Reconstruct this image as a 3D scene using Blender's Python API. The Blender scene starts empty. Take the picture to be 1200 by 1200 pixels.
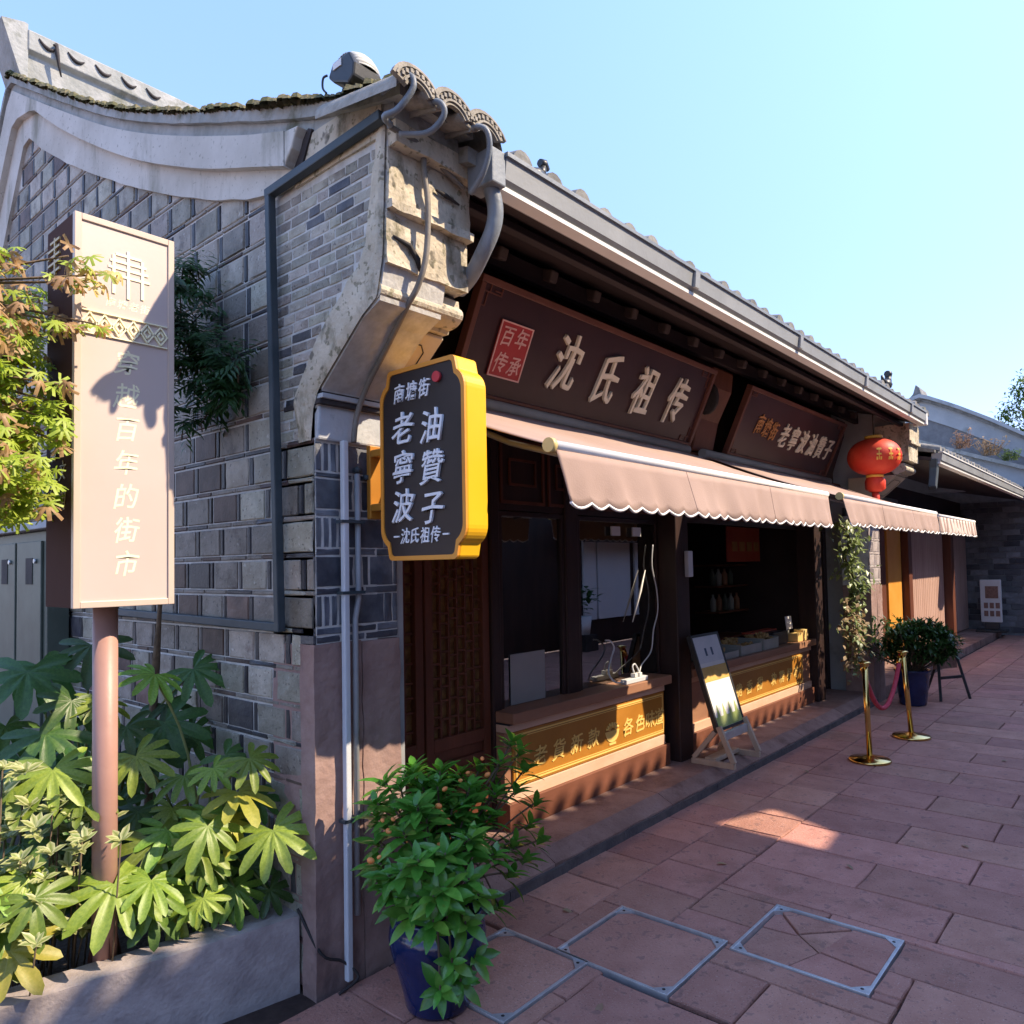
import bpy, bmesh, math, random
import numpy as np
from mathutils import Vector, Matrix, noise

D = bpy.data
SC = bpy.context.scene
COL = SC.collection
rnd = random.Random(7)

# ------------------------------------------------------------------ camera
YAW, PITCH, ROLL = math.radians(40.837), math.radians(2.258), math.radians(-1.037)
f_ = Vector((math.cos(PITCH)*math.cos(YAW), math.cos(PITCH)*math.sin(YAW), math.sin(PITCH)))
r_ = Vector((math.sin(YAW), -math.cos(YAW), 0.0))
u_ = r_.cross(f_)
r2 = math.cos(ROLL)*r_ + math.sin(ROLL)*u_
u2 = -math.sin(ROLL)*r_ + math.cos(ROLL)*u_
cam = D.cameras.new("camera")
cam.sensor_width = 36.0
cam.lens = 36.0*873.07/1200.0
cam.shift_y = 28.63/1200.0
cam.clip_start = 0.05
cam.clip_end = 600.0
co = D.objects.new("camera", cam)
COL.objects.link(co)
m = Matrix.Identity(4)
for i in range(3):
    m[i][0] = r2[i]; m[i][1] = u2[i]; m[i][2] = -f_[i]
m[0][3], m[1][3], m[2][3] = -1.67, -2.446, 1.6
co.matrix_world = m
SC.camera = co

# ------------------------------------------------------------------ light
SUN = Vector((0.67, -1.0, 1.139)).normalized()
sl = D.lights.new("sun", 'SUN')
sl.energy = 2.4
sl.angle = math.radians(0.5)
sl.color = (1.0, 0.82, 0.60)
so = D.objects.new("sun", sl)
COL.objects.link(so)
so.rotation_euler = (-SUN).to_track_quat('-Z', 'Y').to_euler()
so.location = (5, -8, 12)

W = D.worlds.new("World")
SC.world = W
W.use_nodes = True
wn = W.node_tree.nodes
wn.clear()
wo = wn.new("ShaderNodeOutputWorld")
wb = wn.new("ShaderNodeBackground")
sk = wn.new("ShaderNodeTexSky")
sk.sky_type = 'NISHITA'
sk.sun_disc = False
sk.sun_elevation = math.asin(SUN.z)
sk.sun_rotation = math.atan2(SUN.x, SUN.y)
sk.altitude = 0.0
sk.air_density = 1.0
sk.dust_density = 0.2
sk.ozone_density = 1.0
wb.inputs[1].default_value = 0.15
tint = wn.new("ShaderNodeMixRGB")
tint.blend_type = 'MULTIPLY'
tint.inputs[0].default_value = 1.0
tint.inputs[2].default_value = (0.86, 0.868, 0.955, 1.0)
W.node_tree.links.new(sk.outputs[0], tint.inputs[1])
# pale the horizon less than the bare model does: the same at every compass bearing
wtc = wn.new("ShaderNodeTexCoord")
wsx = wn.new("ShaderNodeSeparateXYZ")
wmr = wn.new("ShaderNodeMapRange")
wmr.interpolation_type = 'SMOOTHSTEP'
wmr.inputs[1].default_value = -0.05
wmr.inputs[2].default_value = 0.80
wmx = wn.new("ShaderNodeMixRGB")
wmx.inputs[1].default_value = (0.47, 0.45, 0.54, 1.0)
wmx.inputs[2].default_value = (1.10, 1.10, 1.10, 1.0)
wm2 = wn.new("ShaderNodeMixRGB")
wm2.blend_type = 'MULTIPLY'
wm2.inputs[0].default_value = 1.0
WL = W.node_tree.links
WL.new(wtc.outputs["Generated"], wsx.inputs[0])
WL.new(wsx.outputs[2], wmr.inputs[0])
WL.new(wmr.outputs[0], wmx.inputs[0])
WL.new(tint.outputs[0], wm2.inputs[1])
WL.new(wmx.outputs[0], wm2.inputs[2])
WL.new(wm2.outputs[0], wb.inputs[0])
W.node_tree.links.new(wb.outputs[0], wo.inputs[0])
vs = SC.view_settings
vs.view_transform = 'Standard'
vs.look = 'None'
vs.exposure = 1.83
vs.gamma = 1.0
vs.use_curve_mapping = False

# ------------------------------------------------------------------ materials
def pmat(name, c1, c2=None, scale=5.0, rough=0.75, bump=0.15, bscale=60.0, rand=0.0, metal=0.0,
         spec=0.4, stain=None, stretch=(1, 1, 1), detail=5.0, hue=0.0, contrast=0.25, speck=None):
    mt = D.materials.new(name)
    mt.use_nodes = True
    nt = mt.node_tree
    N, L = nt.nodes, nt.links
    bs = N["Principled BSDF"]
    bs.inputs["Roughness"].default_value = rough
    bs.inputs["Metallic"].default_value = metal
    bs.inputs["Specular IOR Level"].default_value = spec
    tc = N.new("ShaderNodeTexCoord")
    vec = tc.outputs["Object"]
    oi = N.new("ShaderNodeObjectInfo")
    if rand > 0:
        va = N.new("ShaderNodeVectorMath"); va.operation = 'MULTIPLY_ADD'
        cx = N.new("ShaderNodeCombineXYZ")
        for k in range(3):
            L.new(oi.outputs["Random"], cx.inputs[k])
        L.new(cx.outputs[0], va.inputs[0])
        va.inputs[1].default_value = (37.0, 53.0, 71.0)
        L.new(vec, va.inputs[2])
        vec = va.outputs[0]
    mp = N.new("ShaderNodeMapping")
    mp.inputs["Scale"].default_value = stretch
    L.new(vec, mp.inputs[0])
    nz = N.new("ShaderNodeTexNoise")
    nz.inputs["Scale"].default_value = scale
    nz.inputs["Detail"].default_value = detail
    nz.inputs["Roughness"].default_value = 0.62
    L.new(mp.outputs[0], nz.inputs["Vector"])
    cr = N.new("ShaderNodeValToRGB")
    c2 = c2 or tuple(min(1, c*1.35) for c in c1)
    cr.color_ramp.elements[0].color = (*c1, 1)
    cr.color_ramp.elements[1].color = (*c2, 1)
    cr.color_ramp.elements[0].position = 0.5 - contrast*0.6
    cr.color_ramp.elements[1].position = 0.5 + contrast*0.6
    L.new(nz.outputs["Fac"], cr.inputs[0])
    col = cr.outputs[0]
    if stain:
        scol, sscale, thr, sstr = stain
        n2 = N.new("ShaderNodeTexNoise")
        n2.inputs["Scale"].default_value = sscale
        n2.inputs["Detail"].default_value = 8.0
        n2.inputs["Roughness"].default_value = 0.65
        m2 = N.new("ShaderNodeMapping")
        m2.inputs["Scale"].default_value = sstr
        m2.inputs["Location"].default_value = (3.1, 7.7, 1.3)
        L.new(vec, m2.inputs[0])
        L.new(m2.outputs[0], n2.inputs["Vector"])
        r3 = N.new("ShaderNodeValToRGB")
        r3.color_ramp.elements[0].position = thr
        r3.color_ramp.elements[1].position = thr + 0.14
        r3.color_ramp.elements[0].color = (0, 0, 0, 1)
        r3.color_ramp.elements[1].color = (0.85, 0.85, 0.85, 1)
        L.new(n2.outputs["Fac"], r3.inputs[0])
        mx = N.new("ShaderNodeMixRGB")
        mx.inputs[2].default_value = (*scol, 1)
        L.new(r3.outputs[0], mx.inputs[0])
        L.new(col, mx.inputs[1])
        col = mx.outputs[0]
    if speck:
        for (pc, ps, pt) in speck:
            n5 = N.new("ShaderNodeTexNoise")
            n5.inputs["Scale"].default_value = ps
            n5.inputs["Detail"].default_value = 2.0
            L.new(vec, n5.inputs["Vector"])
            r5 = N.new("ShaderNodeValToRGB")
            r5.color_ramp.elements[0].position = pt
            r5.color_ramp.elements[1].position = pt + 0.06
            r5.color_ramp.elements[0].color = (0, 0, 0, 1)
            r5.color_ramp.elements[1].color = (0.7, 0.7, 0.7, 1)
            L.new(n5.outputs["Fac"], r5.inputs[0])
            m5 = N.new("ShaderNodeMixRGB")
            m5.inputs[2].default_value = (*pc, 1)
            L.new(r5.outputs[0], m5.inputs[0])
            L.new(col, m5.inputs[1])
            col = m5.outputs[0]
    if rand > 0:
        hs = N.new("ShaderNodeHueSaturation")
        mr = N.new("ShaderNodeMapRange")
        mr.inputs[3].default_value = 1.0 - rand
        mr.inputs[4].default_value = 1.0 + rand
        L.new(oi.outputs["Random"], mr.inputs[0])
        L.new(mr.outputs[0], hs.inputs["Value"])
        if hue > 0:
            mh = N.new("ShaderNodeMath"); mh.operation = 'MULTIPLY'
            mh.inputs[1].default_value = 7.31
            L.new(oi.outputs["Random"], mh.inputs[0])
            fr = N.new("ShaderNodeMath"); fr.operation = 'FRACT'
            L.new(mh.outputs[0], fr.inputs[0])
            m4 = N.new("ShaderNodeMapRange")
            m4.inputs[3].default_value = 0.5 - hue
            m4.inputs[4].default_value = 0.5 + hue
            L.new(fr.outputs[0], m4.inputs[0])
            L.new(m4.outputs[0], hs.inputs["Hue"])
        L.new(col, hs.inputs["Color"])
        col = hs.outputs[0]
    L.new(col, bs.inputs["Base Color"])
    if bump > 0:
        nb = N.new("ShaderNodeTexNoise")
        nb.inputs["Scale"].default_value = bscale
        nb.inputs["Detail"].default_value = 6.0
        L.new(mp.outputs[0], nb.inputs["Vector"])
        bp = N.new("ShaderNodeBump")
        bp.inputs["Strength"].default_value = bump
        bp.inputs["Distance"].default_value = 0.01
        L.new(nb.outputs["Fac"], bp.inputs["Height"])
        L.new(bp.outputs[0], bs.inputs["Normal"])
    return mt

def leafmat(name, c1, c2, rand=0.3, hue=0.02, rough=0.4, trans=0.25, edge=None, power=1.0):
    mt = pmat(name, c1, c2, scale=18, rough=rough, bump=0.1, bscale=60, rand=rand, hue=hue, spec=0.5)
    nt = mt.node_tree
    bs = nt.nodes["Principled BSDF"]
    col = bs.inputs["Base Color"].links[0].from_socket
    if edge:
        uv = nt.nodes.new("ShaderNodeAttribute"); uv.attribute_name = "rim"
        mx = nt.nodes.new("ShaderNodeMixRGB")
        mx.inputs[2].default_value = (*edge, 1)
        pw = nt.nodes.new("ShaderNodeMath"); pw.operation = 'POWER'; pw.inputs[1].default_value = power
        nt.links.new(uv.outputs["Fac"], pw.inputs[0])
        nt.links.new(pw.outputs[0], mx.inputs[0])
        nt.links.new(col, mx.inputs[1])
        col = mx.outputs[0]
        nt.links.new(col, bs.inputs["Base Color"])
    tr = nt.nodes.new("ShaderNodeBsdfTranslucent")
    hs = nt.nodes.new("ShaderNodeHueSaturation")
    hs.inputs["Value"].default_value = 1.6
    hs.inputs["Saturation"].default_value = 1.1
    nt.links.new(col, hs.inputs["Color"])
    nt.links.new(hs.outputs[0], tr.inputs["Color"])
    ms = nt.nodes.new("ShaderNodeMixShader")
    ms.inputs[0].default_value = trans
    out = nt.nodes["Material Output"]
    nt.links.new(bs.outputs[0], ms.inputs[1])
    nt.links.new(tr.outputs[0], ms.inputs[2])
    nt.links.new(ms.outputs[0], out.inputs["Surface"])
    return mt

M = {}
M['pave'] = pmat('paving stone', (0.41, 0.195, 0.148), (0.51, 0.26, 0.20), scale=6, rough=0.78, bump=0.5, bscale=80, rand=0.15, hue=0.006,
                 stain=((0.25, 0.125, 0.09), 2.2, 0.58, (1, 1, 1)), spec=0.3, speck=[((0.58, 0.42, 0.37), 170, 0.64), ((0.10, 0.055, 0.05), 120, 0.65), ((0.25, 0.14, 0.12), 24, 0.62)])
M['pave_gap'] = pmat('joint dirt', (0.035, 0.021, 0.018), (0.06, 0.037, 0.031), scale=20)
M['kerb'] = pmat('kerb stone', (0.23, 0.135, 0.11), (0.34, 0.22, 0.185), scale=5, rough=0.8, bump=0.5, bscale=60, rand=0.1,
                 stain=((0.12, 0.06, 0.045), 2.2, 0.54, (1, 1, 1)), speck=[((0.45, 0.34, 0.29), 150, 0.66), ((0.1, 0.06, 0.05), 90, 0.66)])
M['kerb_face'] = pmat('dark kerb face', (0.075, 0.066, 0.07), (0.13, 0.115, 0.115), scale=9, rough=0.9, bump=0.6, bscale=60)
M['mortar_white'] = pmat('white joint mortar', (0.54, 0.54, 0.52), (0.72, 0.72, 0.70), scale=14, rough=0.9, bump=0.3, bscale=50)
M['brick'] = pmat('grey clay brick', (0.235, 0.21, 0.165), (0.38, 0.345, 0.285), scale=9, rough=0.6, bump=0.4, bscale=80, rand=0.42, hue=0.03,
                  stain=((0.11, 0.085, 0.065), 6.0, 0.55, (1, 1, 1)), spec=0.45, speck=[((0.45, 0.43, 0.38), 40, 0.66), ((0.07, 0.065, 0.06), 60, 0.64)])
M['brick_dark'] = pmat('dark clay brick', (0.035, 0.035, 0.045), (0.09, 0.085, 0.085), scale=9, rough=0.5, bump=0.3, bscale=70, rand=0.5, hue=0.03)
M['brick_red'] = pmat('brown clay brick', (0.085, 0.055, 0.045), (0.17, 0.11, 0.09), scale=9, rough=0.6, bump=0.3, bscale=70, rand=0.4, hue=0.02)
M['brick_blue'] = pmat('blue grey pier brick', (0.050, 0.056, 0.075), (0.14, 0.15, 0.172), scale=8, rough=0.45, bump=0.25, bscale=60, rand=0.45, hue=0.02, spec=0.5)
M['mortar'] = pmat('lime mortar', (0.44, 0.43, 0.40), (0.62, 0.61, 0.58), scale=14, rough=0.9, bump=0.4, bscale=50)
M['plaster'] = pmat('weathered white plaster', (0.50, 0.475, 0.42), (0.64, 0.615, 0.56), scale=2.2, rough=0.9, bump=0.35, bscale=25,
                    stain=((0.24, 0.235, 0.18), 3.2, 0.545, (1, 1.0, 0.30)), speck=[((0.30, 0.29, 0.24), 45, 0.64)])
M['plaster_old'] = pmat('mossy old plaster', (0.46, 0.40, 0.30), (0.64, 0.57, 0.45), scale=5, rough=0.95, bump=0.8, bscale=35,
                        stain=((0.12, 0.105, 0.06), 6.5, 0.525, (1, 1, 0.5)), speck=[((0.16, 0.15, 0.09), 38, 0.60), ((0.07, 0.065, 0.05), 15, 0.655)])
M['coping'] = pmat('mossy coping stone', (0.27, 0.28, 0.26), (0.42, 0.42, 0.40), scale=6, rough=0.95, bump=0.6, bscale=35,
                   stain=((0.10, 0.105, 0.06), 4.0, 0.55, (1, 1, 1)))
M['moss'] = pmat('dry moss and tile', (0.075, 0.08, 0.03), (0.20, 0.17, 0.10), scale=14, rough=1.0, bump=0.8, bscale=40)
M['pierstone'] = pmat('red pier sandstone', (0.25, 0.155, 0.135), (0.37, 0.25, 0.22), scale=4, rough=0.85, bump=0.6, bscale=28,
                      stain=((0.10, 0.065, 0.065), 3.0, 0.56, (1, 1, 0.5)))
M['planter'] = pmat('grey planter stone', (0.30, 0.255, 0.25), (0.44, 0.385, 0.375), scale=9, rough=0.85, bump=0.4, bscale=60,
                    stain=((0.21, 0.185, 0.17), 3.0, 0.6, (1, 1, 1)))
M['cream'] = pmat('cream painted panel', (0.50, 0.41, 0.29), (0.62, 0.52, 0.38), scale=3, rough=0.7, bump=0.1,
                  stain=((0.28, 0.22, 0.15), 3.0, 0.62, (1, 1, 1)))
M['greyblock'] = pmat('grey limewash block', (0.42, 0.45, 0.48), (0.56, 0.58, 0.60), scale=5, rough=0.8, bump=0.2,
                      stain=((0.16, 0.17, 0.19), 7.0, 0.60, (1, 1, 1)))
M['dark'] = pmat('dark recess line', (0.02, 0.018, 0.018), (0.05, 0.04, 0.04), scale=8)
M['tile'] = pmat('grey roof tile', (0.13, 0.13, 0.125), (0.24, 0.235, 0.22), scale=9, rough=0.8, bump=0.4, bscale=50, rand=0.25,
                 stain=((0.09, 0.09, 0.05), 8.0, 0.58, (1, 1, 1)))
M['tile_end'] = pmat('carved tile end', (0.22, 0.20, 0.165), (0.36, 0.33, 0.28), scale=12, rough=0.9, bump=0.5, bscale=60, rand=0.15)
M['gutter'] = pmat('grey painted gutter', (0.27, 0.28, 0.28), (0.33, 0.34, 0.34), scale=3, rough=0.45, bump=0.08, spec=0.5,
                   stain=((0.23, 0.235, 0.23), 2.5, 0.56, (1, 1, 1)))
M['gutter_lip'] = pmat('sunlit pale gutter lip', (0.66, 0.65, 0.62), (0.74, 0.73, 0.70), scale=4, rough=0.5, bump=0.02)  # pale tone paints in the sunlit highlight along the lip
M['downpipe'] = pmat('blue grey downpipe', (0.16, 0.185, 0.21), (0.24, 0.265, 0.29), scale=4, rough=0.5, bump=0.15, stain=((0.15, 0.16, 0.165), 7, 0.57, (1, 1, 0.3)))
M['conduit_black'] = pmat('dark grey conduit', (0.035, 0.05, 0.058), (0.06, 0.075, 0.085), scale=5, rough=0.55, bump=0.05)
M['conduit_white'] = pmat('white plastic conduit', (0.55, 0.58, 0.62), (0.64, 0.66, 0.69), scale=5, rough=0.45, bump=0.03)
M['conduit_grey'] = pmat('grey plastic conduit', (0.28, 0.29, 0.31), (0.36, 0.37, 0.38), scale=5, rough=0.5, bump=0.03)
M['cable'] = pmat('grey cable sheath', (0.16, 0.145, 0.125), (0.25, 0.22, 0.185), scale=7, rough=0.7, bump=0.1)
M['wood'] = pmat('dark brown timber', (0.022, 0.011, 0.010), (0.045, 0.022, 0.018), scale=6, rough=0.5, bump=0.15, stretch=(1, 1, 0.15))
M['wood_red'] = pmat('red brown timber', (0.105, 0.032, 0.016), (0.165, 0.055, 0.028), scale=6, rough=0.5, bump=0.15, stretch=(1, 1, 0.2))
M['lattice_back'] = pmat('golden lit lattice backing', (0.10, 0.045, 0.015), (0.26, 0.15, 0.05), scale=14, rough=0.35, bump=0.2, bscale=30, spec=0.6)  # golden mottling painted in for the lit gaps of the lattice
M['soffit'] = pmat('soffit boards', (0.022, 0.014, 0.016), (0.036, 0.022, 0.024), scale=5, rough=0.7, stretch=(0.2, 1, 1))
M['rafter'] = pmat('rafter timber', (0.06, 0.042, 0.042), (0.09, 0.065, 0.06), scale=8, rough=0.7)
M['board'] = pmat('dark sign board', (0.038, 0.013, 0.016), (0.052, 0.019, 0.022), scale=3, rough=0.42, bump=0.04, spec=0.5)
M['frame'] = pmat('sign board frame', (0.12, 0.042, 0.030), (0.16, 0.06, 0.042), scale=4, rough=0.5, bump=0.06)
M['gold_text'] = pmat('pale gold lettering', (0.90, 0.82, 0.66), (0.93, 0.86, 0.72), scale=8, rough=0.4, bump=0.03)
M['orange_text'] = pmat('orange lettering', (0.45, 0.20, 0.07), (0.55, 0.26, 0.10), scale=8, rough=0.5, bump=0.03)
M['seal'] = pmat('red seal panel', (0.38, 0.03, 0.035), (0.45, 0.045, 0.05), scale=4, rough=0.5, bump=0.03)
M['seal_text'] = pmat('pink seal lettering', (0.75, 0.42, 0.40), (0.80, 0.48, 0.45), scale=4, rough=0.5, bump=0.03)
M['awning'] = pmat('pink beige awning cloth', (0.37, 0.265, 0.228), (0.42, 0.305, 0.265), scale=2.0, rough=0.85, bump=0.12, bscale=150, spec=0.2,
                   stain=((0.31, 0.22, 0.19), 2.2, 0.60, (1, 1, 0.5)))
M['awning_pale'] = pmat('pale awning cloth', (0.60, 0.50, 0.45), (0.66, 0.56, 0.5), scale=3, rough=0.85, bump=0.08, bscale=120, spec=0.2)
M['piping'] = pmat('white piping', (0.78, 0.77, 0.75), (0.84, 0.83, 0.81), scale=8, rough=0.6, bump=0.03)
M['cap_gold'] = pmat('yellow end cap', (0.62, 0.50, 0.20), (0.7, 0.58, 0.26), scale=8, rough=0.4, bump=0.03)
M['counter'] = pmat('counter timber', (0.28, 0.135, 0.08), (0.38, 0.20, 0.12), scale=5, rough=0.5, bump=0.1, stretch=(0.2, 1, 1))
M['counter_base'] = pmat('counter plinth timber', (0.16, 0.06, 0.035), (0.23, 0.09, 0.055), scale=5, rough=0.5, bump=0.1, stretch=(0.3, 1, 1))
M['counter_pale'] = pmat('pale counter band', (0.62, 0.40, 0.27), (0.72, 0.50, 0.36), scale=6, rough=0.55, bump=0.1, stretch=(0.3, 1, 1))
M['counter_sign'] = pmat('amber sign board', (0.40, 0.165, 0.020), (0.47, 0.205, 0.03), scale=4, rough=0.4, bump=0.04)
M['gold_line'] = pmat('yellow line paint', (0.85, 0.58, 0.16), (0.9, 0.64, 0.2), scale=5, rough=0.4, bump=0.02)
M['sign_black'] = pmat('black sign face', (0.022, 0.017, 0.018), (0.032, 0.024, 0.024), scale=4, rough=0.45, bump=0.02)
M['sign_yellow'] = pmat('yellow sign casing', (0.82, 0.43, 0.010), (0.86, 0.47, 0.016), scale=2, rough=0.4, bump=0.02)
M['sign_orange'] = pmat('orange sign rim', (0.70, 0.27, 0.03), (0.75, 0.32, 0.05), scale=2, rough=0.45, bump=0.02)
M['white_text'] = pmat('white raised lettering', (0.80, 0.82, 0.86), (0.85, 0.87, 0.90), scale=6, rough=0.4, bump=0.02)
M['red_dot'] = pmat('red dot', (0.55, 0.03, 0.05), (0.6, 0.05, 0.06), scale=5, rough=0.5, bump=0.02)
M['pylon'] = pmat('glare pale pylon metal', (0.57, 0.465, 0.42), (0.61, 0.50, 0.455), scale=1.5, rough=0.42, bump=0.02, spec=0.5)  # sun glare on the brown front is put into this pale colour
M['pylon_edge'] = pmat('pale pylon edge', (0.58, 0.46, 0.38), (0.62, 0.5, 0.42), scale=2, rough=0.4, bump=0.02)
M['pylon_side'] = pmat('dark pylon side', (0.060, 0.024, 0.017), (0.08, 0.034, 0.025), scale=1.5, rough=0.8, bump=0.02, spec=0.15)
M['pylon_text'] = pmat('cream pylon lettering', (0.93, 0.88, 0.60), (0.95, 0.91, 0.66), scale=5, rough=0.4, bump=0.02)
M['pylon_text_dim'] = pmat('gold side lettering', (0.50, 0.36, 0.16), (0.56, 0.42, 0.2), scale=5, rough=0.4, bump=0.02)
M['pole'] = pmat('brown pole paint', (0.36, 0.20, 0.165), (0.42, 0.245, 0.2), scale=4, rough=0.45, bump=0.05)
M['steel'] = pmat('galvanised steel frame', (0.50, 0.52, 0.54), (0.66, 0.68, 0.70), scale=12, rough=0.42, metal=0.6, bump=0.1)
M['brass'] = pmat('polished brass', (0.78, 0.52, 0.16), (0.85, 0.6, 0.22), scale=6, rough=0.16, metal=1.0, bump=0.0)
M['rope'] = pmat('red velvet rope', (0.50, 0.045, 0.075), (0.60, 0.08, 0.11), scale=20, rough=0.9, bump=0.2, bscale=120)
M['pot_blue'] = pmat('cobalt glazed pot', (0.006, 0.013, 0.058), (0.010, 0.022, 0.095), scale=7, rough=0.08, bump=0.12, bscale=45, spec=0.6)
M['soil'] = pmat('dark soil', (0.035, 0.025, 0.018), (0.07, 0.05, 0.035), scale=25, rough=1.0, bump=0.8, bscale=50)
M['bark'] = pmat('brown bark', (0.10, 0.07, 0.045), (0.2, 0.14, 0.09), scale=20, rough=0.95, bump=0.6, bscale=50)
M['lantern'] = pmat('red lantern silk', (0.62, 0.035, 0.018), (0.72, 0.07, 0.03), scale=5, rough=0.55, bump=0.1, bscale=70)
M['lantern_gold'] = pmat('gold lantern print', (0.80, 0.45, 0.06), (0.85, 0.52, 0.1), scale=5, rough=0.4, bump=0.02)
M['easel_wood'] = pmat('pale weathered timber', (0.38, 0.29, 0.21), (0.5, 0.40, 0.30), scale=9, rough=0.7, bump=0.2, stretch=(1, 1, 0.3))
M['black_frame'] = pmat('black painted timber', (0.02, 0.022, 0.024), (0.035, 0.036, 0.04), scale=6, rough=0.5, bump=0.05)
M['white_paper'] = pmat('white paper', (0.70, 0.70, 0.69), (0.76, 0.76, 0.75), scale=4, rough=0.7, bump=0.02)
M['grey_paper'] = pmat('grey paper notice', (0.30, 0.30, 0.30), (0.34, 0.34, 0.34), scale=3, rough=0.6, bump=0.02)
M['white_panel'] = pmat('white painted panel', (0.72, 0.73, 0.78), (0.78, 0.79, 0.83), scale=2, rough=0.5, bump=0.02)
M['cabinet'] = pmat('grey green cabinet metal', (0.07, 0.085, 0.068), (0.105, 0.125, 0.10), scale=3, rough=0.5, bump=0.05,
                    stain=((0.14, 0.16, 0.14), 4, 0.6, (1, 1, 0.4)))
M['door_stripe'] = pmat('ribbed door timber', (0.42, 0.26, 0.21), (0.52, 0.34, 0.28), scale=4, rough=0.6, bump=0.08, stretch=(1, 1, 0.2))
M['orange_panel'] = pmat('orange door leaf', (0.70, 0.30, 0.04), (0.76, 0.36, 0.07), scale=3, rough=0.5, bump=0.04)
M['red_sign'] = pmat('red hanging sign', (0.42, 0.06, 0.035), (0.5, 0.09, 0.05), scale=3, rough=0.5, bump=0.03)
M['red_tray'] = pmat('red plastic tray', (0.62, 0.035, 0.06), (0.68, 0.05, 0.08), scale=3, rough=0.4, bump=0.02)
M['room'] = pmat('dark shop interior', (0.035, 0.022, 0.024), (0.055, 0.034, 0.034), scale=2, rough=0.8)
M['snack'] = pmat('fried twist snack', (0.42, 0.26, 0.09), (0.58, 0.40, 0.18), scale=20, rough=0.7, bump=0.3, rand=0.25)
M['box_yellow'] = pmat('yellow paper box', (0.75, 0.52, 0.18), (0.8, 0.58, 0.24), scale=4, rough=0.6, bump=0.03)
M['clear_tub'] = pmat('pale plastic tub', (0.30, 0.32, 0.30), (0.38, 0.40, 0.38), scale=5, rough=0.3, bump=0.02)
M['poster_green'] = pmat('green poster print', (0.33, 0.42, 0.12), (0.45, 0.52, 0.2), scale=9, rough=0.5, bump=0.02)
M['poster_gold'] = pmat('gold poster print', (0.58, 0.36, 0.08), (0.66, 0.44, 0.14), scale=12, rough=0.5, bump=0.02)
M['poster_brown'] = pmat('brown poster print', (0.17, 0.09, 0.07), (0.3, 0.17, 0.13), scale=30, rough=0.5, bump=0.02)
M['poster_blue'] = pmat('blue poster print', (0.03, 0.07, 0.13), (0.06, 0.1, 0.18), scale=12, rough=0.5, bump=0.02)
M['lamp_grey'] = pmat('lamp casing grey', (0.40, 0.40, 0.37), (0.5, 0.5, 0.46), scale=5, rough=0.5, bump=0.03)
M['lamp_black'] = pmat('lamp casing black', (0.03, 0.032, 0.033), (0.05, 0.05, 0.05), scale=5, rough=0.4, bump=0.03)
M['ground'] = pmat('packed ground', (0.18, 0.12, 0.10), (0.26, 0.18, 0.16), scale=1.0, rough=0.95)
M['far_brick'] = pmat('far wall brick', (0.115, 0.115, 0.125), (0.19, 0.19, 0.20), scale=6, rough=0.8, bump=0.2, rand=0.35, hue=0.02)
M['far_brick_dark'] = pmat('far wall dark brick', (0.055, 0.055, 0.065), (0.09, 0.09, 0.10), scale=6, rough=0.8, bump=0.2, rand=0.35)
M['far_mortar'] = pmat('far wall mortar', (0.16, 0.16, 0.165), (0.23, 0.23, 0.235), scale=6, rough=0.9)
M['far_plaster'] = pmat('far plaster', (0.33, 0.35, 0.37), (0.45, 0.47, 0.48), scale=1.6, rough=0.9, stain=((0.19, 0.21, 0.2), 2.0, 0.56, (1, 1, 1)))

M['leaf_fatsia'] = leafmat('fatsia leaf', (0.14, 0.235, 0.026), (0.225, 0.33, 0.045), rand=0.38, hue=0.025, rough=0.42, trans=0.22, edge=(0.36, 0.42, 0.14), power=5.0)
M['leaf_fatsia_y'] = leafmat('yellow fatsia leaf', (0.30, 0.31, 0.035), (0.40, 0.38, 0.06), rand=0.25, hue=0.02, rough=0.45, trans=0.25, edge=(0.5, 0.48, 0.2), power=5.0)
M['leaf_fatsia_shade'] = leafmat('shaded fatsia leaf', (0.040, 0.098, 0.022), (0.07, 0.145, 0.032), rand=0.35, hue=0.02, rough=0.4, trans=0.15, edge=(0.13, 0.20, 0.07), power=5.0)  # darker copy of the fatsia leaf, with shade put into its colour
M['leaf_pot'] = leafmat('glossy shrub leaf', (0.075, 0.21, 0.025), (0.135, 0.30, 0.045), rand=0.35, hue=0.018, rough=0.25, trans=0.18)
M['leaf_var'] = leafmat('variegated leaf', (0.13, 0.19, 0.04), (0.2, 0.26, 0.06), rand=0.25, hue=0.02, rough=0.4, trans=0.25, edge=(0.55, 0.55, 0.30))
M['leaf_maple'] = leafmat('maple leaf green', (0.22, 0.31, 0.03), (0.36, 0.42, 0.06), rand=0.35, hue=0.03, rough=0.5, trans=0.35)
M['leaf_maple_r'] = leafmat('maple leaf russet', (0.48, 0.33, 0.13), (0.64, 0.47, 0.22), rand=0.3, hue=0.03, rough=0.5, trans=0.35)
M['leaf_wall'] = leafmat('dark feathery leaf', (0.026, 0.075, 0.022), (0.055, 0.125, 0.034), rand=0.3, hue=0.02, rough=0.4, trans=0.25)
M['leaf_vine'] = leafmat('vine leaf', (0.16, 0.22, 0.06), (0.34, 0.38, 0.15), rand=0.3, rough=0.4, trans=0.2)
M['leaf_far'] = leafmat('far shrub leaf', (0.03, 0.09, 0.02), (0.065, 0.15, 0.035), rand=0.2, rough=0.35, trans=0.15)
M['leaf_tree'] = leafmat('tree leaf', (0.07, 0.13, 0.03), (0.15, 0.22, 0.05), rand=0.2, rough=0.5, trans=0.3)
M['leaf_brown'] = leafmat('withered leaf', (0.27, 0.18, 0.10), (0.36, 0.25, 0.15), rand=0.2, rough=0.7, trans=0.2)
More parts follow.
